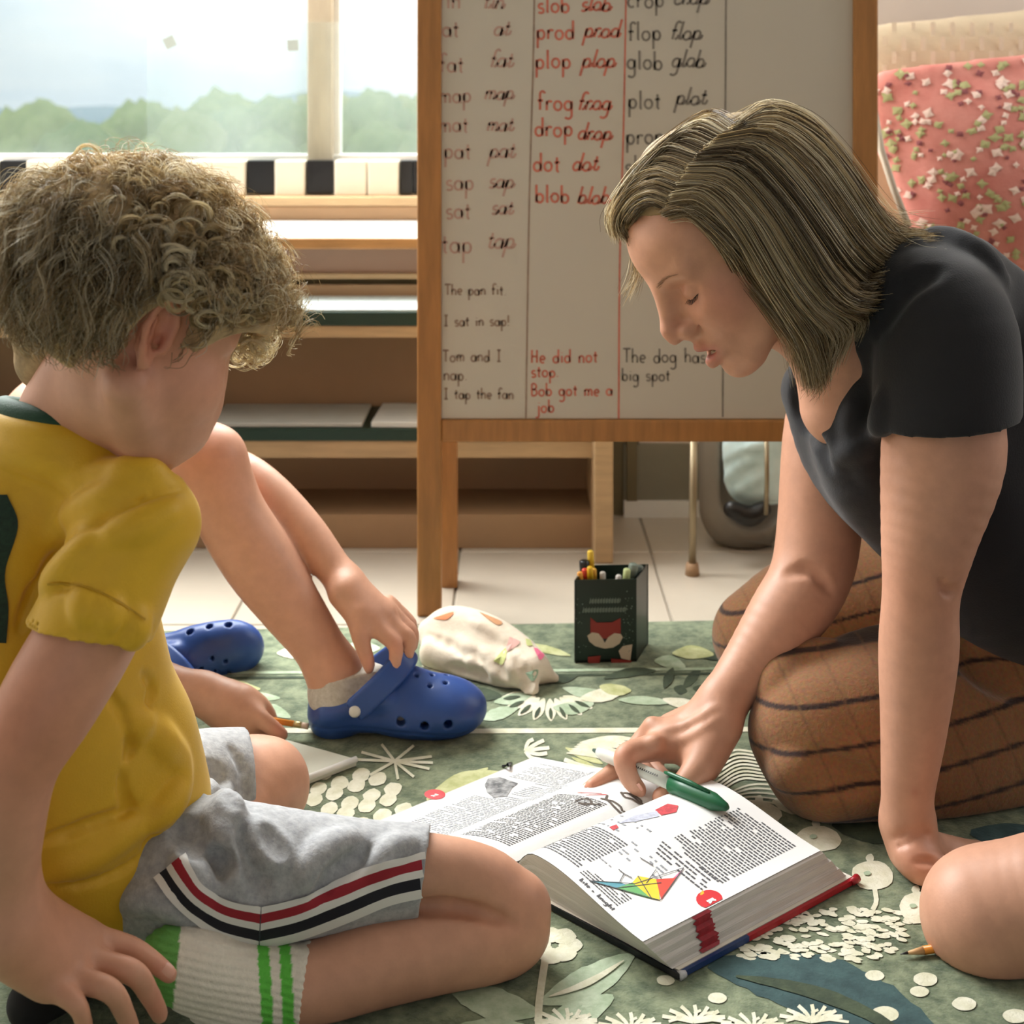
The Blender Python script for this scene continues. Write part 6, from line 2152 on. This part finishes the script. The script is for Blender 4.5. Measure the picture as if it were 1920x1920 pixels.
def sock_col(V):
    c = np.repeat(np.array(lin((226, 220, 206))[:3])[None], len(V), 0)
    g = np.array(lin((104, 168, 84))[:3]); g2 = np.array(lin((96, 190, 70))[:3])
    x, y = PX(V)
    toe = (x + (y - 1790) * 0.10) < 334
    c[toe] = g
    for c0 in (498, 538):
        w = np.abs(x - c0 - (y - 1850) * 0.06) < 11
        c[w] = g2
    return c


kk.mesh('sock', M_sock, bo, sock_col, smooth=0)
# other foot tucked under, dark sock
k2 = Vox((-0.56, 1.02, 0.0), (-0.20, 1.36, 0.14), 0.004)
k2.limb([(330, 1690, 1.27, 54), (180, 1800, 1.18, 52), (60, 1880, 1.12, 46)], 0.02)
k2.plane((0, 0, ZR + 0.001), (0, 0, -1))
k2.mesh('sock', mat('sock_black', (16, 16, 18), 0.9), bo, smooth=1)

# curly hair
M_hair_b = mat('hair_curls', (206, 180, 130), 0.30, attr='tint', transl=0.55, spec=0.8, clear=0.32)
M_hair_f = mat('hair_fringe', (224, 208, 174), 0.28, attr='tint', transl=0.6, spec=0.9, clear=0.45)
M_cap_b = mat('curls_under', (170, 146, 110), 0.8, var=0.35, var_scale=45, bump=0.8, bump_scale=90)
hc = Vox((-0.46, 0.93, 0.48), (-0.13, 1.26, 0.76), 0.003)
hb = HB
hc.ell(hb(-0.018, 0, 0.040), (0.106, 0.087, 0.084), 0.01, 'add', hb.R)
hc.ell(hb(0.052, 0, 0.054), (0.056, 0.068, 0.042), 0.02, 'add', hb.R)
hc.limb([(110, 600, 1.12, 100), (95, 670, 1.12, 66)], 0.02)
hc.ell(hb(0.080, -0.01, -0.035), (0.060, 0.10, 0.070), 0.008, 'sub', hb.R)
hc.ell(hb(-0.004, -0.085, -0.005), (0.026, 0.03, 0.036), 0.006, 'sub', hb.R)
hc.ell(hb(-0.01, -0.07, -0.075), (0.07, 0.06, 0.045), 0.008, 'sub', hb.R)
cap_b = hc.mesh('hair_cap', M_cap_b, bo, smooth=2)
tr_h = bvh(cap_b)


def scalp_points(n, seed):
    """evenly scattered roots on the upper scalp with their outward direction"""
    r_ = np.random.default_rng(seed)
    out = []
    i = 0
    while len(out) < n and i < n * 30:
        i += 1
        d = r_.normal(size=3); d /= np.linalg.norm(d)
        if d[2] < -0.62: continue
        if d[0] > 0.25 and d[2] < 0.16: continue          # face
        if d[0] > -0.1 and d[2] < -0.12: continue         # cheek and ear
        o = hb(-0.01, 0, 0.045)
        w = d[0] * hb.f + d[1] * hb.l + d[2] * hb.u
        hit = tr_h.ray_cast(Vector(o + w * 0.4), Vector(-w))
        if hit[0] is None: continue
        out.append((np.array(hit[0]), w, d))
    return out


HC = np.array([lin(c)[:3] for c in ((198, 176, 140), (224, 208, 174), (242, 232, 206), (250, 244, 228), (212, 192, 156))])


def curl_locks(n, seed, per, S):
    r_ = np.random.default_rng(seed)
    P, Cc = [], []
    for p, w, d in scalp_points(n, seed):
        back = d[0] < -0.05 and d[2] < 0.45
        down = np.array([0, 0, -1.0])
        t0 = np.cross(w, r_.normal(size=3)); t0 /= np.linalg.norm(t0)
        if back:       # longer waves hanging down the back
            dirn = 0.30 * w + 0.9 * (down - w * (down @ w)) + 0.25 * t0
            L, R, turns = r_.uniform(0.030, 0.055), r_.uniform(0.003, 0.006), r_.uniform(0.7, 1.4)
        else:          # springy rings on top and in front
            dirn = 0.55 * w + 0.55 * t0 + 0.28 * hb.f + 0.12 * down
            L, R, turns = r_.uniform(0.014, 0.032), r_.uniform(0.0055, 0.0105), r_.uniform(1.1, 2.3)
        dirn /= np.linalg.norm(dirn)
        u = np.cross(dirn, w); u /= np.linalg.norm(u) + 1e-9
        v = np.cross(u, dirn)
        s = np.linspace(0, 1, S)
        ph = r_.random() * 6.28
        hand = r_.choice([-1, 1])
        cc = r_.integers(0, 5)
        for k in range(per):
            jj = r_.normal(size=3) * 0.0016
            rr = R * r_.uniform(0.82, 1.18)
            pk = ph + r_.normal() * 0.22
            Lk = L * r_.uniform(0.85, 1.12)
            grow = np.minimum(s * 3.0, 1.0)
            an = pk + hand * turns * 2 * math.pi * s
            sag = down[None] * (0.010 * s[:, None] ** 2)
            q = p + jj * (0.5 + s[:, None]) + dirn * Lk * s[:, None] + (np.cos(an) * rr * grow)[:, None] * u + (np.sin(an) * rr * grow)[:, None] * v + sag
            if back: q = q + w * 0.006 * np.sin(math.pi * s)[:, None]
            P.append(q)
            Cc.append(HC[cc if r_.random() < 0.6 else r_.integers(0, 5)] * r_.uniform(0.85, 1.15) * (0.80 if back else 1.0))  # back locks darkened in colour for the shade there
    P, Cc = np.array(P), np.array(Cc)
    q = hb.inv(P.reshape(-1, 3)).reshape(P.shape)
    x, y, z = q[..., 0], q[..., 1], q[..., 2]
    bad = (z < -0.050) | ((x > -0.050) & (y < -0.040) & (z < 0.034) & (x < 0.034)) | ((x > 0.0) & (x < 0.088) & (z < 0.024)) | ((x > -0.07) & (z < -0.034) & (y < 0))
    keep = ~bad.any(1)
    return P[keep], Cc[keep]


def short_hair(n, seed):
    """short waves that end the hair at nape and temple"""
    r_ = np.random.default_rng(seed)
    P, Cc = [], []
    s = np.linspace(0, 1, 14)[:, None]
    down = np.array([0, 0, -1.0])
    i = 0
    while len(P) < n and i < n * 20:
        i += 1
        d = r_.normal(size=3); d /= np.linalg.norm(d)
        if not (-0.75 < d[2] < 0.25) or d[1] > 0.5 or (d[0] > 0.5): continue
        o = hb(-0.01, 0, 0.045)
        w = d[0] * hb.f + d[1] * hb.l + d[2] * hb.u
        hit = tr_h.ray_cast(Vector(o + w * 0.4), Vector(-w))
        if hit[0] is None: continue
        p = np.array(hit[0])
        t = down - w * (down @ w) - 0.35 * hb.f + 0.3 * r_.normal(size=3)
        t /= np.linalg.norm(t)
        u = np.cross(t, w)
        L = r_.uniform(0.014, 0.030)
        q = p - w * 0.002 + w * (0.006 * np.sin(math.pi * s) + 0.001) + t * L * s + u * 0.0028 * np.sin(s * r_.uniform(4, 9) + r_.random() * 6)
        e = hb.inv(q)
        if (e[:, 2] < -0.064).any() or (((e[:, 0] + 0.010) / 0.026) ** 2 + ((e[:, 2]) / 0.036) ** 2 < 1).any() and d[1] < 0: continue
        if ((e[:, 0] > 0.03) & (e[:, 2] < 0.02)).any(): continue
        P.append(q)
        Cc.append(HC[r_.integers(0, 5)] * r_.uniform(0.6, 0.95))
    return np.array(P), np.array(Cc)


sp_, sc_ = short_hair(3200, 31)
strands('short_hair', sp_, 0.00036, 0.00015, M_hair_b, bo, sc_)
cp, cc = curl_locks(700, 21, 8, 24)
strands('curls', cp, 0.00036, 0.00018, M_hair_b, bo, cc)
fp, fc = curl_locks(520, 22, 2, 24)
fp = fp + rng.normal(size=(len(fp), 1, 3)) * 0.003
o_ = hb(-0.01, 0, 0.045)
fp = o_ + (fp - o_) * 1.05
strands('loose_curls', fp, 0.00024, 0.0001, M_hair_f, bo, fc)
# the big ring standing up on the crown, forehead curls
rg = []
for k in range(14):
    a = np.linspace(-0.5, 1.75 * math.pi, 28) + rng.normal() * 0.05
    r0 = 26 + rng.normal() * 2.0
    rg.append([W(163 + r0 * math.cos(q + 2.1) + rng.normal() * 0.4, 306 + 34 / 26 * r0 * math.sin(q + 2.1), 1.06 + 0.006 * math.sin(q) + k * 0.0003) for q in a])
for k in range(30):
    a = np.linspace(0, 2.0 * math.pi, 28) + rng.normal() * 0.08
    r0 = 40 + rng.normal() * 3
    rg.append([W(128 + r0 * 1.05 * math.cos(q + 0.4), 348 + r0 * 0.85 * math.sin(q + 0.4) , 1.045 + 0.01 * math.sin(q) + rng.normal() * 0.001) for q in a])
strands('crown_ring', rg, 0.00036, 0.0002, M_hair_f, bo, np.repeat(HC[2][None], len(rg), 0))
rl, rlc = [], []
for k in range(150):
    cx, cy = rng.uniform(230, 500), rng.uniform(330, 600)
    if (cx - 330) / 200 + (cy - 470) / 170 < -0.75 or (cx < 300 and cy > 470) or (cx < 345 and cy > 560): continue
    D0 = hc.depth(cx, cy)
    if D0 is None: continue
    r0 = rng.uniform(13, 30)
    a0, hd, tn = rng.random() * 6.28, rng.choice([-1, 1]), rng.uniform(4.5, 9.5)
    tilt = rng.uniform(0.6, 1.0); ci = rng.integers(1, 4); dx, dy = rng.normal() * 10, rng.uniform(0, 16)
    for j in range(14):
        a = a0 + hd * np.linspace(0, tn, 26)
        rj = r0 * rng.uniform(0.86, 1.12)
        jx, jy, jd = rng.normal() * 1.6, rng.normal() * 1.6, rng.normal() * 0.0015
        rl.append([W(cx + jx + rj * math.cos(q) + dx * i_ / 26, cy + jy + rj * tilt * math.sin(q) + dy * i_ / 26, D0 - 0.012 + jd + 0.007 * math.sin(q + 1) - 0.003 * i_ / 26) for i_, q in enumerate(a)])
        rlc.append(HC[ci] * rng.uniform(0.85, 1.15))
strands('ringlets', rl, 0.00036, 0.0002, M_hair_f, bo, rlc)
fr = []
for k in range(260):
    cx, cy = rng.uniform(415, 505), rng.uniform(440, 690)
    if (cx - 465) ** 2 / 50 ** 2 + (cy - 570) ** 2 / 120 ** 2 > 1: continue
    r0 = rng.uniform(10, 26)
    a0, hd = rng.random() * 6.28, rng.choice([-1, 1])
    D0 = 1.13 + rng.normal() * 0.014
    for j in range(4):
        a = a0 + hd * np.linspace(0, rng.uniform(3.5, 7.5), 24)
        rj = r0 * rng.uniform(0.85, 1.15)
        fr.append([W(cx + rj * math.cos(q) + 6 * i_ / 24, cy + rj * 0.9 * math.sin(q) + 10 * i_ / 24, D0 + 0.008 * math.sin(q + 1)) for i_, q in enumerate(a)])
strands('forehead_curls', fr, 0.00034, 0.00018, M_hair_f, bo, HC[rng.integers(2, 4, len(fr))])
# ------------------------------------------------------------------ the child behind, putting on a blue clog
k2_ = empty('person', (-0.55, 1.78, ZR)); tag(k2_, 'person behind the blond boy, knee drawn up, reaching to a blue clog', 'person')
HK = Frame(W(235, 560, 1.86), (0.80, -0.15, -0.55), (0.55, 0, 0.83), 0.86)
vk = Vox((-0.98, 1.46, 0.0), (-0.06, 2.02, 0.70), 0.0034)
head(vk, HK, open_mouth=False, child=True, ears=())
vk.limb([(205, 640, 1.86, 50), (130, 740, 1.87, 54)], 0.02)
vk.limb([(100, 800, 1.86, 100), (60, 1000, 1.86, 110), (40, 1160, 1.84, 120)], 0.03)
# near leg: thigh up to the knee, shin down to the clog
vk.limb([(120, 1150, 1.78, 92), (260, 980, 1.72, 86), (352, 868, 1.69, 74), (392, 862, 1.685, 66)], 0.012)
vk.limb([(395, 868, 1.685, 68), (430, 960, 1.685, 66), (485, 1050, 1.68, 67), (540, 1130, 1.675, 58), (590, 1200, 1.67, 49), (628, 1262, 1.665, 46)], 0.010)
vk.limb([(628, 1262, 1.665, 46), (638, 1300, 1.66, 38), (760, 1335, 1.655, 26)], 0.02)
# far arm: round the shin to the clog strap
vk.limb([(200, 800, 1.90, 56), (360, 860, 1.82, 48), (470, 900, 1.765, 42), (560, 985, 1.73, 40), (625, 1065, 1.70, 33), (648, 1092, 1.69, 31)], 0.010)
vk.limb([(648, 1092, 1.69, 32), (690, 1140, 1.675, 36), (715, 1155, 1.67, 30)], 0.012)
vk.limb([(650, 1110, 1.67, 34), (685, 1160, 1.655, 30)], 0.012)
for rows in ([(672, 1150, 1.652, 24), (676, 1195, 1.64, 17), (690, 1240, 1.635, 13), (692, 1254, 1.635, 10)],
             [(695, 1165, 1.655, 22), (722, 1190, 1.645, 16.5), (742, 1212, 1.64, 14.5), (740, 1245, 1.635, 12)],
             [(712, 1150, 1.67, 22), (745, 1178, 1.66, 15.5), (768, 1198, 1.655, 13.5), (766, 1226, 1.65, 11)],
             [(722, 1142, 1.685, 20), (752, 1165, 1.68, 14), (774, 1186, 1.675, 12), (774, 1212, 1.67, 10)],
             [(728, 1132, 1.70, 17), (752, 1148, 1.70, 11.5), (772, 1168, 1.695, 10), (776, 1190, 1.69, 8.5)]):
    vk.limb(rows, 0.006)
# near arm: forearm along the rug, hand holding the pencil
vk.limb([(40, 880, 1.76, 70), (90, 1080, 1.70, 60), (190, 1230, 1.67, 52), (300, 1282, 1.66, 42), (380, 1298, 1.655, 34)], 0.012)
vk.limb([(380, 1300, 1.655, 36), (430, 1325, 1.65, 46), (462, 1345, 1.645, 36)], 0.012)
for rows in ([(460, 1312, 1.655, 26), (488, 1322, 1.66, 17), (505, 1340, 1.665, 13), (512, 1352, 1.665, 10)],
             [(470, 1335, 1.64, 22), (495, 1352, 1.63, 16), (520, 1372, 1.63, 14), (530, 1378, 1.632, 11)],
             [(455, 1360, 1.64, 24), (490, 1374, 1.64, 15), (512, 1382, 1.645, 11)],
             [(440, 1362, 1.66, 24), (480, 1376, 1.66, 14), (500, 1380, 1.66, 11)],
             [(460, 1320, 1.67, 20), (492, 1334, 1.675, 13), (510, 1350, 1.675, 10)]):
    vk.limb(rows, 0.006)
# folded leg and its white sock
vk.limb([(60, 1200, 1.86, 100), (160, 1290, 1.74, 52), (290, 1325, 1.69, 40), (318, 1350, 1.69, 36)], 0.02)
vk.limb([(300, 1330, 1.70, 34), (330, 1360, 1.69, 30)], 0.02)
vk.plane((0, 0, ZR + 0.0015), (0, 0, -1))
spk = [(W(372, 830, 1.63), 0.06, (206, 128, 98), 0.5), (W(640, 1230, 1.62), 0.03, (200, 132, 104), 0.4), (W(692, 1250, 1.62), 0.012, (218, 140, 118), 0.6), (W(742, 1215, 1.63), 0.012, (214, 142, 116), 0.5), (W(530, 1372, 1.62), 0.014, (214, 130, 108), 0.6)]
body_k = vk.mesh('body', M_skin, k2_, skin_color(spk))
M_dshirt = mat('dark_shirt', (18, 20, 28), 0.85, var=0.1, bump=0.2)
dv_ = Vox((-0.98, 1.50, 0.0), (-0.28, 2.02, 0.52), 0.006)
dv_.limb([(110, 790, 1.86, 96), (80, 900, 1.86, 130), (50, 1100, 1.86, 140), (40, 1180, 1.85, 140)], 0.04)
dv_.limb([(40, 870, 1.77, 92), (75, 1010, 1.72, 78)], 0.02)
dv_.limb([(150, 800, 1.92, 80), (270, 830, 1.88, 66)], 0.02)
dv_.limb([(90, 1170, 1.80, 110), (230, 1010, 1.735, 100), (280, 950, 1.715, 92)], 0.03)
dv_.plane((0, 0, ZR + 0.001), (0, 0, -1))
dv_.mesh('dark_clothes', M_dshirt, k2_, smooth=2)
hk = Vox(HK(0, 0, 0.03) - 0.15, HK(0, 0, 0.03) + 0.15, 0.006)
hk.ell(HK(-0.018, 0, 0.045), (0.104, 0.084, 0.09), 0.01, 'add', HK.R)
hk.ell(HK(0.08, 0, -0.045), (0.06, 0.1, 0.08), 0.006, 'sub', HK.R)
hk.mesh('hair', mat('hair_brown', (70, 52, 36), 0.6, var=0.3, var_scale=60, bump=0.6, bump_scale=120), k2_, smooth=1)
# grey sock in the clog, white sock of the folded leg
M_gs = mat('sock_grey', (184, 176, 164), 0.9, rgb2=(204, 198, 188), var_scale=160, bump=0.3, bump_scale=500)
s1 = Vox(W(560, 1400, 1.66) - [0.02, 0.09, 0.01], W(800, 1220, 1.66) + [0.02, 0.07, 0.02], 0.0026)
s1.limb([(600, 1205, 1.668, 56), (632, 1262, 1.665, 54), (640, 1306, 1.66, 50), (770, 1336, 1.655, 36)], 0.012)
s1.limb([(640, 1304, 1.66, 46), (630, 1316, 1.66, 44)], 0.012)
s1.limb([(690, 1262, 1.66, 26), (730, 1300, 1.655, 34)], 0.02)
s1.plane(W(640, 1256, 1.66), (-0.10, 0.0, 1.0))
s1.mesh('sock', M_gs, k2_, smooth=1)
s2 = Vox((-0.45, 1.60, 0.0), (-0.34, 1.80, 0.10), 0.003)
s2.limb([(330, 1352, 1.70, 30), (356, 1352, 1.71, 26), (352, 1340, 1.74, 24)], 0.012)
s2.plane((0, 0, ZR + 0.001), (0, 0, -1))
s2.mesh('sock', M_paper, k2_, smooth=1)

# ---- clogs: x to the toe, y left, z up, length about 0.215
M_clog = mat('clog_blue', (40, 74, 142), 0.42, var=0.06, var_scale=20, bump=0.05)
M_rivet = mat('rivet_white', (214, 214, 208), 0.35)


def clog_parts(parent, M4):
    h = 0.0018
    v = Vox((-0.01, -0.055, -0.002), (0.232, 0.055, 0.10), h)
    # outer body
    for a, b, ra, rb, f in (((0.045, 0, 0.024), (0.12, 0, 0.026), 0.036, 0.040, 0.62), ((0.12, 0, 0.026), (0.175, 0.002, 0.026), 0.041, 0.043, 0.66)):
        v.cap(a, b, ra, rb, 0.01, 'add', ((0, 0, 1), f))
    v.ell((0.150, 0.0, 0.030), (0.066, 0.045, 0.036), 0.012)
    v.ell((0.115, 0.0, 0.040), (0.046, 0.038, 0.038), 0.012)
    v.cap((0.036, 0, 0.020), (0.036, 0, 0.036), 0.034, 0.033, 0.01)
    for q in (1, -1):
        v.cap((0.03, 0.030 * q, 0.032), (0.10, 0.034 * q, 0.052), 0.008, 0.009, 0.012)
    # foot room and opening
    v.cap((0.040, 0, 0.034), (0.150, 0, 0.028), 0.026, 0.030, 0.004, 'sub', ((0, 0, 1), 0.66))
    v.cap((0.040, 0, 0.036), (0.075, 0, 0.075), 0.026, 0.030, 0.006, 'sub')
    v.cap((0.075, 0, 0.082), (0.095, 0, 0.088), 0.034, 0.030, 0.008, 'sub')
    # vents
    for x, z in ((0.118, 0.030), (0.146, 0.026), (0.174, 0.027)):
        for q in (1, -1):
            v.cap((x, 0.028 * q, z), (x + 0.004, 0.06 * q, z - 0.001), 0.0052, 0.0052, 0.001, 'sub')
    for x, y in ((0.132, 0.012), (0.132, -0.012), (0.150, 0.0), (0.150, 0.020), (0.150, -0.020), (0.168, 0.011), (0.168, -0.011)):
        v.cap((x, y, 0.045), (x + 0.006, y, 0.09), 0.0030, 0.0030, 0.001, 'sub')
    v.plane((0, 0, 0.0), (0, 0, -1))
    # sole line
    X = v.ax[0][:, None, None]; Z = v.ax[2][None, None, :]
    v.g += (0.0010 * np.exp(-((Z - 0.014 - 0.004 * np.sin(X * 22)) / 0.0016) ** 2)).astype(np.float32)
    V, Q = v.nets()
    V = V @ np.array(M4.to_3x3()).T + np.array(M4.translation)
    body = link('clog', fast_mesh('clog', V, Q), M_clog, parent)
    # heel strap, flipped forward over the instep
    pts = []
    for i in range(61):
        a = math.pi * i / 60
        pts.append(Vector((0.066 + 0.058 * math.sin(a), 0.0455 * math.cos(a), 0.044 + 0.050 * math.sin(a))))
    st = Vox((0.03, -0.065, 0.01), (0.15, 0.065, 0.12), 0.0020)
    nn = np.array([-0.66, 0, 0.75])
    for i in range(61):
        st.cap(np.array(pts[i]) - nn * 0.010, np.array(pts[i]) + nn * 0.010, 0.0038, 0.0038, 0.005)
    V, Q = st.nets()
    V = V @ np.array(M4.to_3x3()).T + np.array(M4.translation)
    link('strap', fast_mesh('strap', V, Q), M_clog, body)
    for q in (1, -1):
        c = M4 @ Vector((0.066, 0.046 * q, 0.044)); c2 = M4 @ Vector((0.066, 0.053 * q, 0.044))
        tube('rivet', [tuple(c), tuple(c * 0.3 + c2 * 0.7), tuple(c2)], [0.0072, 0.0070, 0.004], M_rivet, body, 14)
    return body


def basis(o, xdir, up):
    x = Vector(xdir).normalized(); z = (Vector(up) - x * Vector(up).dot(x)).normalized(); y = z.cross(x)
    M = Matrix.Identity(4)
    for i in range(3):
        M[i][0], M[i][1], M[i][2], M[i][3] = x[i], y[i], z[i], o[i]
    return M


o1 = G(566, 1392, ZR + 0.001) + [0.0, 0.035, 0]
clog_parts(k2_, basis(o1, (1.0, -0.02, 0.0), (0, 0, 1)))
# second clog, empty, tipped on its side
c2r = empty('blue_clog', tuple(W(290, 1250, 1.86))); tag(c2r, 'empty blue clog tipped on its side behind the hand with the pencil', 'shoe')
M2 = basis(W(222, 1218, 1.87), (0.97, 0.02, 0.12), (0.10, -0.90, -0.40)) @ Matrix.Scale(0.92, 4)
clog_parts(c2r, M2)

# ------------------------------------------------------------------ the child at the right edge: bent knee
k3 = empty('person', (0.62, 1.2, ZR)); tag(k3, 'person at the right edge of whom only a bare bent knee shows', 'person')
HT = Frame(np.array([0.66, 1.10, 0.60]), (-0.85, 0.3, -0.4), (-0.4, 0, 0.9), 0.86)
v3 = Vox((0.34, 0.92, 0.0), (0.90, 1.52, 0.72), 0.005)
v3f = Vox((0.34, 1.05, 0.0), (0.56, 1.36, 0.22), 0.0026)
for v in (v3, v3f):
    v.limb([(1846, 1722, 1.235, 108), (1872, 1708, 1.235, 108), (1960, 1690, 1.22, 116), (2120, 1670, 1.20, 132)], 0.02)
    v.limb([(1848, 1720, 1.235, 108), (1900, 1750, 1.24, 100), (2020, 1780, 1.27, 84), (2200, 1780, 1.32, 64)], 0.02)
    v.plane((0, 0, ZR + 0.0015), (0, 0, -1))
v3f.plane((0.50, 0, 0), (1, 0, 0))
head(v3, HT, open_mouth=False, child=True, ears=(1, -1))
v3.cap((0.68, 1.10, 0.52), (0.70, 1.10, 0.44), 0.042, 0.055, 0.02)
v3.cap((0.70, 1.10, 0.42), (0.72, 1.11, 0.14), 0.09, 0.10, 0.03)
v3.cap((0.70, 0.99, 0.42), (0.66, 0.96, 0.24), 0.036, 0.030, 0.02); v3.cap((0.66, 0.96, 0.24), (0.54, 1.0, 0.14), 0.030, 0.024, 0.02)
v3.cap((0.70, 1.22, 0.42), (0.68, 1.30, 0.24), 0.036, 0.030, 0.02); v3.cap((0.68, 1.30, 0.24), (0.60, 1.34, 0.10), 0.030, 0.024, 0.02)
Va, Qa = v3f.nets()
v3.g[:int((0.497 - 0.34) / 0.005)] = np.maximum(v3.g[:int((0.497 - 0.34) / 0.005)], 0.01)
Vb, Qb = v3.nets()
V = np.concatenate([Va, Vb]); Q = np.concatenate([Qa, Qb + len(Va)])
link('body', fast_mesh('body', V, Q, skin_color([(W(1790, 1660, 1.17), 0.05, (222, 164, 134), 0.5)])(V)), M_skin, k3)
c3 = Vox((0.54, 0.92, 0.0), (0.90, 1.40, 0.52), 0.007)
c3.cap((0.70, 1.10, 0.42), (0.72, 1.11, 0.10), 0.10, 0.112, 0.03)
c3.cap((0.70, 0.99, 0.42), (0.68, 0.97, 0.32), 0.048, 0.046, 0.02); c3.cap((0.70, 1.22, 0.42), (0.69, 1.27, 0.32), 0.048, 0.046, 0.02)
c3.cap((0.70, 1.14, 0.09), (0.60, 1.18, 0.09), 0.10, 0.082, 0.03)
c3.plane((0, 0, ZR + 0.001), (0, 0, -1))
c3.mesh('clothes', mat('blue_clothes', (70, 92, 120), 0.85, var=0.1, bump=0.2), k3, smooth=2)
h3 = Vox(HT(0, 0, 0.03) - 0.15, HT(0, 0, 0.03) + 0.15, 0.006)
h3.ell(HT(-0.018, 0, 0.045), (0.104, 0.084, 0.09), 0.01, 'add', HT.R)
h3.ell(HT(0.08, 0, -0.045), (0.06, 0.1, 0.08), 0.006, 'sub', HT.R)
h3.mesh('hair', MATS['hair_brown'], k3, smooth=1)
bpy.context.view_layer.update()
